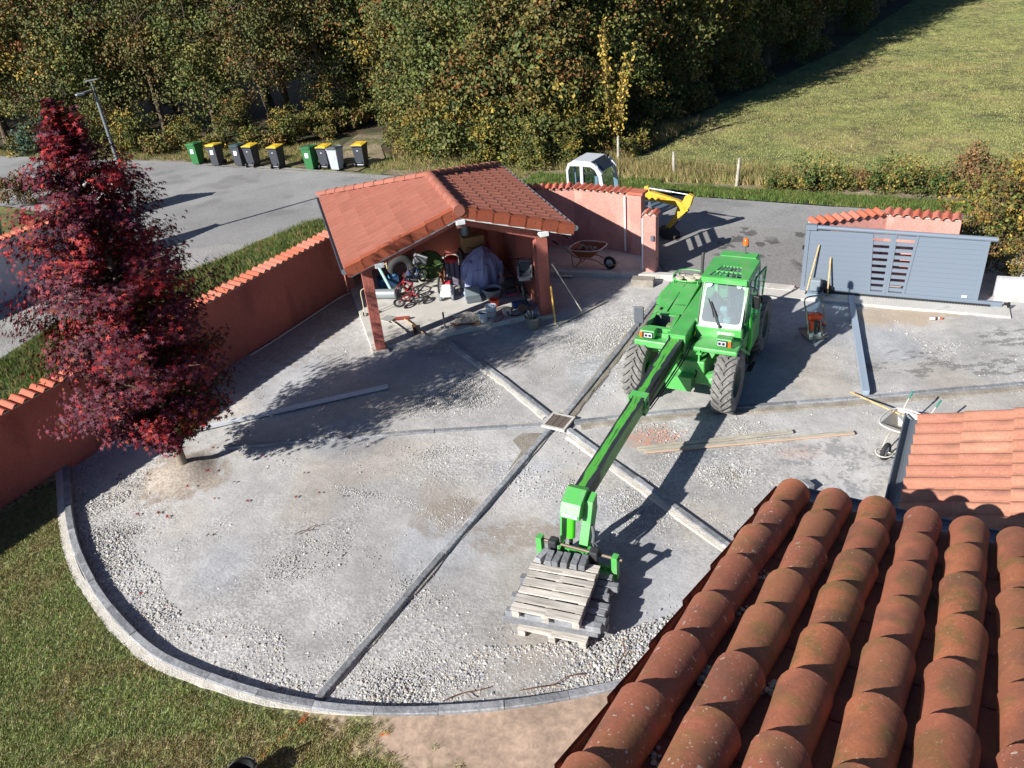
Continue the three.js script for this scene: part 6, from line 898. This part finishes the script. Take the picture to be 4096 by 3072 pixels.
{ // mini excavator behind the pink wall
  const X = thing('mini_excavator', 'white cabbed mini excavator with yellow boom parked behind the pink wall', 'excavator', [3.02, 0, -24.2], .944); X.scale.set(.96, .94, 1);
  const yl = mat('#cfa63c', .55), cw = mat('#b9bdc4', .45), dk = mat('#25272a', .6);
  for (const s of [-1, 1]) { obj('track', [ext((() => { const p = []; for (let i = 0; i <= 10; i++) { const a = PI / 2 + PI * i / 10; p.push([-.75 + Math.cos(a) * .22, .22 + Math.sin(a) * .22]); } for (let i = 0; i <= 10; i++) { const a = -PI / 2 + PI * i / 10; p.push([.75 + Math.cos(a) * .22, .22 + Math.sin(a) * .22]); } return p; })(), .26).applyMatrix4(new THREE.Matrix4().makeRotationY(-PI / 2)).translate(s * .55 + .13, 0, 0)], rubber, X); }
  obj('undercarriage', [box(.8, .2, 1.0, 0, .3, 0), cyl(.32, .32, .12, 0, .48, 0)], dk, X); obj('dozer_blade', rbox(1.35, .3, .06, .02, 0, .2, 1.15), yl, X);
  obj('house_body', [rbox(1.35, .5, 1.5, .08, 0, .8, -.25), rbox(1.3, .3, .5, .1, 0, .98, -.8)], yl, X); obj('counterweight', rbox(1.3, .4, .3, .1, 0, .78, -1.0), dk, X);
  // cab: two glazed sides, roof, front
  const prof = [[-.55, .95], [-.58, 2.05], [-.5, 2.26], [-.34, 2.34], [.3, 2.34], [.5, 2.24], [.62, 2.0], [.7, 1.5], [.72, .95]], hol = [[[-.49, 1.25], [-.51, 2.02], [-.44, 2.18], [-.1, 2.2], [-.1, 1.25]], [[.0, 1.2], [.0, 2.2], [.26, 2.2], [.4, 2.12], [.52, 1.9], [.58, 1.2]]];
  const mk = x => ext(prof, .04, 0, hol).applyMatrix4(new THREE.Matrix4().makeBasis(V(0, 0, 1), V(0, 1, 0), V(-1, 0, 0))).translate(x, 0, 0);
  obj('cab_frame', [mk(-.46), mk(.5), box(.94, .05, .62, 0, 2.335, -.04), beam([0, 2.2, -.53], [0, 2.34, -.32], .94, .04), box(.94, .3, .05, 0, 1.1, -.55), beam([-.48, 2.3, .38], [-.48, 2.0, .64], .06, .1, [1, 0, 0]), box(.94, .45, .05, 0, 1.15, .7), beam([.48, 2.26, .44], [.48, 2.0, .64], .05, .05)], cw, X);
  obj('roof_window', beam([0, 2.345, .3], [0, 2.05, .6], .86, .02, [0, 1, 0]), mat('#3d4046', .2), X);
  obj('windscreen', [box(.9, .78, .012, 0, 1.68, .655, -.13)], glass, X); obj('rear_pane', box(.86, .8, .012, 0, 1.65, -.56), glass, X); for (const x of [-.47, .49]) obj('side_pane', box(.01, .95, 1.1, x, 1.7, .03), glass, X);
  obj('cab_seat', [rbox(.4, .12, .4, .04, 0, 1.25, -.15), rbox(.4, .5, .1, .04, 0, 1.5, -.34)], dk, X); obj('levers', [bar([-.25, 1.1, .3], [-.25, 1.6, .25], .015), bar([.25, 1.1, .3], [.25, 1.6, .25], .015), bar([-.2, 1.3, -.4], [-.22, 2.1, -.42], .03)], cw, X);
  obj('work_lamp', [rbox(.12, .12, .1, .03, .3, 2.36, .42), bar([.5, 1.1, .75], [.5, 1.9, .76], .012)], black, X); obj('grab_handle', tube([[-.5, 1.3, .6], [-.56, 1.32, .66], [-.56, 1.6, .66], [-.5, 1.62, .6]], .015, 6, 16), cw, X);
  // boom in the local (z, y) plane
  const pl = (pts, w, bev = .01) => ext(pts, w, bev).applyMatrix4(new THREE.Matrix4().makeBasis(V(0, 0, 1), V(0, 1, 0), V(-1, 0, 0))).translate(w / 2, 0, 0);
  obj('boom', [pl([[.8, .6], [1.05, .55], [1.5, 1.0], [1.85, 1.17], [2.2, 1.18], [2.85, 1.08], [2.97, 1.1], [2.99, 1.18], [2.9, 1.24], [2.3, 1.38], [1.9, 1.46], [1.65, 1.42], [1.3, 1.12]], .14), pl([[1.78, 1.44], [1.82, 1.58], [1.92, 1.6], [1.98, 1.45]], .1)], yl, X);
  obj('boom_lettering', T(norm(new THREE.PlaneGeometry(.46, .11)), -.0845, 1.275, 2.42, 0, -PI / 2, 0), new THREE.MeshStandardMaterial({ roughness: .5, map: textTex(512, 124, (x, w, h) => { x.fillStyle = '#dfb22a'; x.fillRect(0, 0, w, h); x.strokeStyle = '#b5641e'; x.lineWidth = 9; x.font = 'bold 116px sans-serif'; x.save(); x.scale(1.35, 1); x.strokeText('2003', 6, 104); x.restore(); x.font = 'bold 60px sans-serif'; x.fillStyle = '#b5641e'; x.fillText('e', 430, 104); }) }), X, true);
  obj('boom_decal', T(norm(new THREE.PlaneGeometry(.15, .1)), -.0845, 1.32, 2.0, 0, -PI / 2, 0), new THREE.MeshStandardMaterial({ roughness: .5, map: textTex(128, 96, (x, w, h) => { x.fillStyle = '#dfb22a'; x.fillRect(0, 0, w, h); x.strokeStyle = '#b98a2c'; x.lineWidth = 6; x.strokeRect(8, 12, 100, 68); x.fillStyle = '#6a5524'; x.beginPath(); x.arc(92, 40, 7, 0, 7); x.fill(); }) }), X, true);
  obj('dipper', [pl([[3.2, 1.48], [3.32, 1.42], [3.24, 1.12], [3.08, .88], [2.9, .7], [2.8, .84], [2.86, 1.04], [3.0, 1.2], [3.1, 1.42]], .12), pl([[2.92, .76], [2.82, .84], [2.48, .32], [2.58, .26]], .09)], yl, X);
  obj('dipper_lettering', T(norm(new THREE.PlaneGeometry(.3, .12)).rotateZ(-1.0), -.0735, 1.07, 3.06, 0, -PI / 2, 0), new THREE.MeshStandardMaterial({ roughness: .5, map: textTex(256, 104, (x, w, h) => { x.fillStyle = '#dfb22a'; x.fillRect(0, 0, w, h); x.fillStyle = '#5d4a1c'; x.font = 'bold 40px sans-serif'; x.fillText('JCB', 8, 46); for (let i = 0; i < 3; i++) x.fillRect(100, 18 + i * 26, 90 + i * 20, 9); }) }), X, true);
  obj('boom_cylinder', [bar([0, 1.54, 1.87], [0, 1.49, 2.65], .04, 10)], mat('#8d9094', .4, { metalness: .4 }), X); obj('cylinder_rod', [bar([0, 1.49, 2.65], [0, 1.45, 3.24], .02, 10)], steel, X); obj('bucket_cylinder', [bar([.0, .98, 3.18], [0, .66, 2.94], .035, 10), bar([0, .66, 2.94], [0, .36, 2.72], .018, 8)], dk, X);
  obj('bucket', [pl([[2.3, .3], [2.6, .34], [2.86, .12], [2.8, -.0], [2.5, .02], [2.35, .12]], .4), ...[-.16, -.05, .06, .17].map(x => box(.04, .03, .14, x, .02, 2.88))], mat('#3a3330', .8), X);
}
// ---------------------------------------------------------------- what stands in the shelter
{
  const SY = .085;
  function bike(name, label, pos, turn, o) {
    const b = thing(name, label, 'bicycle', pos, turn); const R = o.r, w = o.wb / 2, fm = o.m, h = o.h, st = o.seat || h * .9;
    for (const s of [-1, 1]) { const wh = obj('wheel', tor(R - .022, .022 + R * .03, s * w, R, 0, 0, 0, 0, 30, 8), o.tyre || rubber, b); obj('spokes', [tor(R - .055, .008, s * w, R, 0, 0, 0, 0, 26, 5), ...Array.from({ length: 8 }, (_, i) => { const a = i * PI / 8; return bar([s * w + Math.cos(a) * (R - .05), R + Math.sin(a) * (R - .05), 0], [s * w - Math.cos(a) * (R - .05), R - Math.sin(a) * (R - .05), 0], .0025, 4); }), cyl(.03, .03, .08, s * w, R, 0, PI / 2)], steel, wh); }
    const bb = [-.02, R * .95, 0], hd = [w * .72, h * .82, 0], sc = [-w * .38, st * .82, 0], re = [-w, R, 0], fr = [w, R, 0];
    obj('frame', [bar(bb, hd, .02, 8), bar(sc, hd, .017, 8), bar(bb, sc, .017, 8), bar(bb, [re[0], re[1], .05], .011), bar(bb, [re[0], re[1], -.05], .011), bar(sc, [re[0], re[1], .05], .01), bar(sc, [re[0], re[1], -.05], .01), bar([fr[0], fr[1], .05], hd, .014), bar([fr[0], fr[1], -.05], hd, .014)], fm, b);
    obj('handlebar', [bar(hd, [hd[0] - .03, h, 0], .014), tube([[hd[0] - .1, h + .03, -.24], [hd[0] - .02, h, -.1], [hd[0] - .02, h, .1], [hd[0] - .1, h + .03, .24]], .012, 6, 20)], o.bar || black, b); obj('saddle', [rbox(.22, .05, .13, .02, sc[0] - .05, st, 0), bar(sc, [sc[0] - .03, st, 0], .012)], black, b);
    obj('crank', [tor(.07, .006, bb[0], bb[1], .04, 0, 0, 0, 16, 5), bar([bb[0] - .1, bb[1] - .08, .06], [bb[0] + .1, bb[1] + .08, -.06], .009), box(.08, .02, .06, bb[0] - .1, bb[1] - .08, .1), box(.08, .02, .06, bb[0] + .1, bb[1] + .08, -.1)], darkSteel, b); if (o.guard) obj('mudguard', [tor(R + .015, .012, w, R, 0, 0, 0, .2, 20, 5, 2), tor(R + .015, .012, -w, R, 0, 0, 0, .6, 20, 5, 2)], fm, b);
    return b;
  }
  bike('child_bicycle', 'blue child bicycle standing in front of the big black tyre', [-2.37, SY, -20.73], -2.24, { r: .2, wb: .62, h: .62, m: mat('#233f80', .5) });
  const rb = bike('child_bicycle', 'small red child bicycle lying on its side on the shelter floor', [-2.42, SY + .12, -19.2], .35, { r: .16, wb: .52, h: .5, m: mat('#92202a', .5) }); rb.rotation.order = 'YXZ'; rb.rotation.x = -1.25;
  const rb2 = bike('balance_bicycle', 'red and black child tricycle tipped over beside the lying red bicycle', [-2.66, SY + .1, -19.85], 2.7, { r: .15, wb: .55, h: .56, m: mat('#8c2028', .5), bar: mat('#7c1c24', .5) }); rb2.rotation.order = 'YXZ'; rb2.rotation.x = 1.0;
  bike('mountain_bicycle', 'dark mountain bicycle with orange marks parked nose out in the shelter', [-1.55, SY, -20.3], -1.77, { r: .27, wb: .85, h: .8, m: mat('#7c3e20', .6) });
  const ab = bike('city_bicycle', 'black adult bicycle with mudguards leaning by the right shelter wall', [.5, SY, -19.08], 1.62, { r: .33, wb: 1.02, h: 1.0, m: mat('#1f2124', .4), guard: true });
  const cs = thing('child_bike_seat', 'grey child seat mounted over the back wheel of the black bicycle', 'child seat', [.62, SY + .72, -18.8], -.2); obj('shell', [rbox(.34, .42, .12, .05, 0, .24, -.06, -.15), rbox(.34, .1, .28, .05, 0, .02, .08), rbox(.05, .34, .2, .02, -.17, .2, .04), rbox(.05, .34, .2, .02, .17, .2, .04)], mat('#71757a', .7), cs); obj('cushion', rbox(.26, .34, .05, .02, 0, .24, .02, -.15), mat('#4c5156', .9), cs);
  const ty = thing('big_tyre', 'large black tyre standing against the back of the shelter', 'tyre', [-2.76, SY + .4, -21.05], .3); obj('tread', tor(.29, .115, 0, 0, 0, 0, 0, 0, 36, 14), mat('#3b3b3c', .85), ty); obj('groove', [tor(.402, .006, 0, 0, .03, 0, 0, 0, 36, 5), tor(.402, .006, 0, 0, -.03, 0, 0, 0, 36, 5)], black, ty);
  const ht = thing('pop_up_tent', 'round dark green folded pop up tent leaning by the tyre', 'tent', [-1.98, SY + .38, -21.2], .2); obj('bag', [cyl(.38, .38, .07, 0, 0, 0, PI / 2 - .15, 0, 0, 28), tor(.38, .03, 0, 0, 0, -.15, 0, 0, 30, 6)], mat('#2e4520', .9), ht); obj('strap', [tube([[-.3, .05, .07], [0, -.05, .09], [.3, .0, .07]], .015, 6)], mat('#5c7f3a', .8), ht);
  const cr = thing('blue_crate', 'blue plastic crate holding tools beside the left post', 'crate', [-3.15, SY, -20.9], .25); obj('box', [box(.55, .28, .02, 0, .14, .19), box(.55, .28, .02, 0, .14, -.19), box(.02, .28, .36, .27, .14, 0), box(.02, .28, .36, -.27, .14, 0), box(.53, .02, .36, 0, .02, 0)], mat('#24486f', .7), cr); obj('blue_bag', sph(.13, .14, .27, 0, 1.1, .7, .9), mat('#4d86ae', .7), cr);
  const br = thing('leaning_broom', 'broom with pale wooden handle standing in the blue crate', 'broom', [-3.08, SY, -20.85]); obj('handle', bar([0, .05, 0], [-.12, 1.15, -.25], .016, 8), freshWood, br); obj('head', rbox(.3, .06, .07, .02, .0, .04, 0), rustSteel, br);
  const hc = thing('hose_coil', 'cream coloured hose hanging in a loose coil by the left post', 'hose', [-3.0, 1.0, -20.6], .4); obj('coil', [0, 1, 2, 3].map(i => tor(.2 + i * .012, .014, .02 * i, 0, .03 * i, .1 * i, .3 + i * .1, 0, 24, 6, 3.6)), mat('#d8cba4', .7), hc);
  const pp = thing('plastic_pipe', 'pale green plastic pipe leaning on the blue crate', 'pipe', [-3.25, SY, -20.55]); obj('pipe', bar([.25, .04, .25], [-.1, .6, -.35], .045, 12), mat('#8fb0ac', .6), pp);
  const tk = thing('gas_cylinder', 'grey metal cylinder lying on the shelter floor beside the red bicycles', 'cylinder', [-3.15, SY + .14, -20.02], -.2); obj('shell', [cyl(.13, .13, .55, 0, 0, 0, 0, 0, PI / 2, 20), sph(.13, .27, 0, 0, .5, 1, 1), sph(.13, -.27, 0, 0, .5, 1, 1)], mat('#9aa3a8', .4, { metalness: .4 }), tk); obj('valve', cyl(.03, .03, .1, .36, 0, 0, 0, 0, PI / 2), darkSteel, tk);
  const tc = thing('toy_car', 'white and grey ride on toy car with red seat on the shelter floor', 'toy car', [-1.47, SY, -19.72], -.1);
  obj('body', [rbox(.34, .16, .5, .07, 0, .17, .05), rbox(.28, .16, .24, .07, 0, .27, -.02, -.3)], mat('#d9dadb', .5), tc); obj('seat', rbox(.2, .08, .2, .03, 0, .33, -.16), mat('#c22c3a', .6), tc); for (const x of [-.16, .16]) for (const z of [-.12, .22]) obj('wheel', cyl(.09, .09, .06, x, .09, z, 0, 0, PI / 2, 16), mat('#7d8186', .6), tc);
  const pu = thing('pushchair', 'grey and purple pushchair with red hood folded behind the toy car', 'pushchair', [-1.3, SY, -20.12], -.1); obj('seat', [rbox(.36, .6, .1, .04, 0, .55, -.08, -.25), rbox(.36, .08, .3, .03, 0, .28, .1)], mat('#6b6576', .85), pu); obj('strap', [box(.03, .42, .02, -.07, .58, 0, -.25), box(.03, .42, .02, .07, .58, 0, -.25)], black, pu); obj('hood', [sph(.2, 0, .86, -.1, 1, .5, .9)], mat('#a32a2c', .8), pu); obj('frame', [tube([[-.2, .1, .3], [-.2, .45, .0], [-.2, .95, -.3]], .014, 6), tube([[.2, .1, .3], [.2, .45, .0], [.2, .95, -.3]], .014, 6), bar([-.2, .95, -.3], [.2, .95, -.3], .014)], darkSteel, pu); for (const x of [-.2, .2]) for (const z of [.3, -.2]) obj('wheel', tor(.08, .025, x, .1, z, 0, PI / 2, 0, 18, 6), rubber, pu);
  // covered heap
  { seed(1401); const t = thing('tarpaulin_heap', 'heap under a crumpled blue violet tarpaulin in the middle of the shelter', 'tarpaulin', [-.55, SY, -20.32], .1); const pos = [], NU = 72, NV = 18, P = (u, v) => { const a = (u % NU) / NU * 2 * PI, f = v / NV, ca = Math.cos(a), sa = Math.sin(a), nz = (k, s) => vn(ca * k + 20, sa * k + 20 + f * 1.3, 999, s), crease = Math.abs(nz(5.5, 1409) - .5) * 2, big = nz(1.6, 1411), r = (.03 + .62 * Math.pow(Math.sin(f * PI / 2), .8)) * (.78 + big * .45) * (1 - .22 * (1 - crease) * f), y = (1.02 + .2 * (nz(1.3, 1413) - .5)) * Math.pow(1 - f, .62) + .1 * (vn(ca * 4 + 30, f * 9, 999, 1417) - .5) * Math.sin(f * PI) + .05 * crease * Math.sin(f * PI); return [ca * r * 1.1 + .12 * (1 - f), Math.max(.015, y), sa * r * .9]; }; for (let u = 0; u < NU; u++) for (let v = 0; v < NV; v++) { const a = P(u, v), b = P(u + 1, v), c = P(u + 1, v + 1), d = P(u, v + 1); pos.push(...a, ...b, ...c, ...a, ...c, ...d); } const g = new THREE.BufferGeometry(); g.setAttribute('position', new THREE.Float32BufferAttribute(pos, 3)); g.computeVertexNormals(); obj('sheet', g, new THREE.MeshStandardMaterial({ color: '#9da2c8', roughness: .4, side: THREE.DoubleSide }), t); obj('stored_box', box(.5, .7, .4, 0, .36, 0), greyWood, t); }
  const cb = thing('storage_cabinet', 'dark storage cabinet standing against the back wall under the carton', 'cabinet', [-.72, SY, -21.05], .25); obj('case', box(.75, .8, .45, 0, .4, 0), mat('#4a4038', .8), cb); obj('door', box(.36, .7, .02, -.18, .4, .235), mat('#544a42', .8), cb);
  const ct = thing('cardboard_carton', 'large cardboard carton with a curved dark smile mark on the cabinet', 'carton', [-.7, SY + .8, -20.95], .28); obj('box', rbox(.58, .42, .42, .008, 0, .21, 0), mat('#b08a5e', .9), ct); obj('printed_mark', tube([[-.2, .16, .213], [-.05, .115, .213], [.08, .12, .213], [.21, .185, .213]], .012, 5, 24), mat('#2b2320', .8), ct); obj('flap', box(.56, .006, .2, 0, .424, .1, .03), mat('#a88458', .9), ct);
  const fl = thing('sheet_metal_duct', 'grey sheet metal duct standing upright behind the carton', 'duct', [-.86, SY + 1.22, -21.0]); obj('pipe', cyl(.14, .14, 1.1, 0, .55, 0, 0, 0, 0, 20), zinc, fl); obj('seam', [tor(.142, .008, 0, .3, 0, PI / 2), tor(.142, .008, 0, .85, 0, PI / 2)], zinc, fl);
  // buckets
  function bucket(label, pos, r, h, m, inner) { const b = thing('bucket', label, 'bucket', pos, rnd() * 3, 'buckets in and before the shelter'); obj('pail', lathe([[0, .01], [r * .78, .01], [r, h], [r * 1.07, h], [r * 1.07, h - .03], [r * .98, h - .035], [r * .76, .0], [0, 0]], 22), m, b); obj('handle', tube([[-r, h - .04, 0], [-r * .9, h - .1, r * .7], [0, h - .14, r * 1.12], [r * .9, h - .1, r * .7], [r, h - .04, 0]], .006, 5, 20), steel, b); if (inner) obj('content', cyl(r * .9, r * .9, .01, 0, h * .7, 0), inner, b); return b; }
  bucket('white plastic bucket with blue print nearest the shelter edge', [-.55, SY, -17.98], .13, .26, mat('#c7d0d8', .5), black); bucket('empty white plastic bucket with rolled rim beside the blue printed bucket', [-.34, SY, -18.28], .14, .28, mat('#d0d8e2', .5)); bucket('small orange bucket beside the grey feed tub', [-.24, SY, -18.85], .12, .2, mat('#e0481c', .5)); bucket('dirty grey mortar bucket full of hand tools outside the right post', [.64, -.02, -17.56], .17, .32, mat('#7f8078', .8), black); bucket('wide grey tub under the edge of the blue tarpaulin', [-.27, SY, -19.4], .24, .26, mat('#8f979c', .6), black);
  const bt = thing('hand_tools', 'trowels and a brush sticking out of the mortar bucket', 'hand tools', [.62, .2, -17.56]); obj('handles', [bar([0, 0, 0], [-.06, .28, .02], .016), bar([.03, 0, 0], [.05, .26, 0], .014), bar([-.04, 0, .03], [-.12, .22, .05], .018)], greyWood, bt);
  const wt = thing('water_bottle', 'clear plastic bottle lying on the shelter floor beside the wire coil', 'bottle', [-1.15, SY + .05, -18.42], .3); obj('bottle', [cyl(.045, .045, .22, 0, 0, 0, 0, 0, PI / 2), cyl(.02, .045, .06, -.14, 0, 0, 0, 0, PI / 2)], mat('#c9d2d6', .2), wt); obj('cap', cyl(.022, .022, .03, -.18, 0, 0, 0, 0, PI / 2), mat('#c22c22', .5), wt);
  seed(1501);
  const wc = thing('wire_coil', 'tangled coil of grey wire on the front edge of the shelter floor', 'wire', [-1.0, SY + .02, -18.15]); obj('coil', Array.from({ length: 12 }, () => tor(rr(.14, .26), .006, rr(-.08, .08), rr(.01, .07), rr(-.05, .05), PI / 2 + rr(-.2, .2), rr(-.15, .15), 0, 28, 4)), mat('#b9b6ae', .6), wc);
  const rbw = thing('rebar_offcuts', 'bundle of rusty reinforcing bar offcuts on the shelter edge', 'steel bars', [-1.0, SY + .02, -17.85], -.1); obj('bars', Array.from({ length: 9 }, () => { const a = rr(-.5, .5); return bar([-.35 * Math.cos(a) + rr(-.1, .1), rr(0, .04), -.3 * Math.sin(a)], [.4 * Math.cos(a), rr(0, .05), .3 * Math.sin(a)], .008, 5); }), rustSteel, rbw); rbw.children[0].userData.kind = 'stuff';
  const pk = thing('iron_stake', 'grey iron stake standing upright on the shelter floor edge', 'stake', [-1.51, SY, -17.85]); obj('stake', [bar([0, 0, 0], [0, .42, 0], .025, 8), box(.16, .02, .1, -.02, .01, 0)], steel, pk);
  const mx = thing('power_tool_pile', 'blue and black mortar mixer with hoses piled by the bicycle wheel', 'mixer', [.35, SY, -18.45], .3); obj('motor', [rbox(.3, .16, .2, .04, 0, .16, 0), cyl(.1, .1, .14, .16, .18, .1, PI / 2)], mat('#244a7c', .5), mx); obj('drum', cyl(.12, .12, .12, .06, .14, .18, PI / 2), mat('#6a5148', .7), mx); obj('stand', [bar([-.25, .02, .15], [.2, .1, .2], .015), bar([-.2, .02, -.15], [.2, .2, -.1], .015)], steel, mx); obj('hose', tube([[-.2, .1, .1], [-.35, .05, .2], [-.2, .03, .32], [.1, .05, .3]], .016, 6), black, mx);
  const tb = thing('fuse_box', 'small pale electric box lying by the mixer', 'electric box', [.05, SY, -18.25], .2); obj('case', rbox(.2, .16, .14, .015, 0, .08, 0), mat('#b9b4ac', .6), tb); obj('socket', cyl(.045, .045, .01, 0, .09, .075, PI / 2), gateDark, tb);
  const rs = thing('hand_saw', 'red framed bow saw lying on the shelter edge', 'saw', [-.2, SY + .02, -18.1], 1.2); obj('bow', tube([[-.25, 0, 0], [-.2, .02, .12], [.1, .02, .14], [.25, 0, .02]], .014, 6), mat('#a8242a', .5), rs); obj('blade', box(.5, .002, .02, 0, 0, 0), steel, rs);
  const sh = thing('square_shovel', 'square steel shovel with wooden handle lying on the shelter floor', 'shovel', [-2.88, SY + .02, -18.45], .9); obj('handle', bar([0, .03, 0], [-.35, .02, .98], .016, 8), greyWood, sh); obj('blade', rbox(.3, .02, .32, .008, .06, .03, -.18), mat('#b9b9b6', .5, { metalness: .4 }), sh);
  const bm = thing('red_broom', 'red bristled broom with pale handle lying across the shelter floor', 'broom', [-2.55, SY + .03, -18.5], .0); obj('handle', bar([0, .02, 0], [.66, .01, 1.15], .014, 8), freshWood, bm); obj('head', [rbox(.36, .05, .06, .012, -.05, .03, -.06), box(.34, .05, .04, -.05, 0, -.07)], mat('#8a3a2c', .8), bm);
  const pst = thing('plank_offcut', 'short brown plank propped on the broom in the shelter', 'plank', [-2.3, SY, -18.1], .1); obj('plank', beam([0, .05, .0], [.04, .03, .5], .09, .03), rustSteel, pst);
  const hc2 = thing('hand_cart', 'pale tubular hand cart standing at the left edge of the shelter', 'hand cart', [-3.5, 0, -19.1], .2); hc2.scale.setScalar(.72); obj('frame', [tube([[-.18, .1, .12], [-.18, .6, .02], [-.14, 1.05, -.1], [.14, 1.05, -.1], [.18, .6, .02], [.18, .1, .12]], .017, 7, 40), bar([-.18, .35, .08], [.18, .35, .08], .014)], mat('#c9bda0', .6), hc2); obj('toe_plate', box(.4, .015, .24, 0, .1, .24), mat('#9a948a', .6), hc2); for (const x of [-.22, .22]) obj('wheel', tor(.09, .03, x, .12, 0, 0, PI / 2, 0, 18, 7), rubber, hc2);
  const pa = thing('pickaxe', 'pickaxe with yellow wooden handle leaning against the right shelter post', 'pickaxe', [1.2, -.02, -17.62]); obj('handle', bar([0, .04, .04], [-.04, .98, -.12], .02, 10, .024), mat('#d0a54a', .6), pa); obj('head', [tube([[-.22, .03, .08], [0, .06, .04], [.3, .05, -.06]], .02, 6), box(.06, .06, .06, 0, .06, .04)], mat('#a9a69c', .5), pa);
  const lv = obj('long_pole', bar([1.25, .0, -17.55], [2.6, .02, -18.6], .022, 8), greyWood); tag(lv, 'long grey pole lying along the edge of the roof shadow beside the pickaxe', 'pole');
  for (const [x, z, tx, tz, h, lab] of [[.86, -18.2, .93, -18.5, 1.1, 'grey plank leaning upright inside the right shelter post'], [1.0, -18.35, 1.03, -18.55, .75, 'short dark plank leaning against the foot of the right shelter post'], [1.95, -18.1, 1.25, -18.2, 1.35, 'thin brown batten leaning on the outside of the right shelter post']]) { const pl = obj('leaning_plank', beam([x, SY - .1, z], [tx, h, tz], .07, .025, [1, 0, 0]), greyWood); tag(pl, lab, 'plank'); }
  const rg = thing('rucksack', 'black rucksack with pink trim hanging beside the bicycle', 'rucksack', [.2, SY, -19.35], .2); obj('bag', [rbox(.3, .45, .2, .08, 0, .3, 0), rbox(.22, .2, .08, .04, 0, .2, .12)], mat('#26262b', .85), rg); obj('trim', box(.26, .03, .015, 0, .12, .17), mat('#b0306a', .7), rg);
  const wg = thing('white_bag', 'white and red plastic sack slumped beside the tarpaulin heap', 'sack', [-.1, SY, -20.3], .1); obj('sack', [sph(.2, 0, .22, 0, .8, 1.25, .7), sph(.14, .06, .1, .08, 1, .8, .9)], mat('#cfc9cc', .7), wg); obj('print', box(.08, .2, .01, 0, .22, .14), mat('#b02438', .7), wg);
  const tcs = thing('tool_case', 'open grey plastic tool case lying at the foot of the tarpaulin', 'tool case', [-.78, SY, -19.3], .15); obj('base', rbox(.4, .1, .3, .02, 0, .05, 0), mat('#59636a', .7), tcs); obj('lid', rbox(.4, .28, .04, .02, 0, .2, -.16, -.3), mat('#6f7a80', .7), tcs);
  const bl = thing('blue_bag', 'crumpled pale blue plastic bag on the floor under the tarpaulin edge', 'bag', [-.72, SY, -19.72], .3); seed(1601); obj('bag', Array.from({ length: 9 }, () => sph(rr(.07, .13), rr(-.25, .25), rr(.06, .12), rr(-.1, .1), rr(.8, 1.4), rr(.6, .9), rr(.8, 1.2), 9)), mat('#8fa4cc', .5), bl);
  const pc = thing('punctured_tyre', 'small spare bicycle tyre hanging on the big tyre', 'tyre', [-2.5, SY + .75, -21.12], .2); obj('tyre', tor(.2, .02, 0, 0, 0, .1), rubber, pc); const gb = thing('grey_bag', 'grey padded bag with white stripe hung behind the blue bicycle', 'bag', [-2.2, SY + .5, -21.1], .3); obj('bag', rbox(.4, .32, .16, .06, 0, .1, 0, 0, 0, -.3), mat('#76797c', .8), gb); obj('stripe', box(.3, .03, .01, .06, .22, .085, 0, 0, -.5), white, gb);
}
renderer.render(scene, camera);
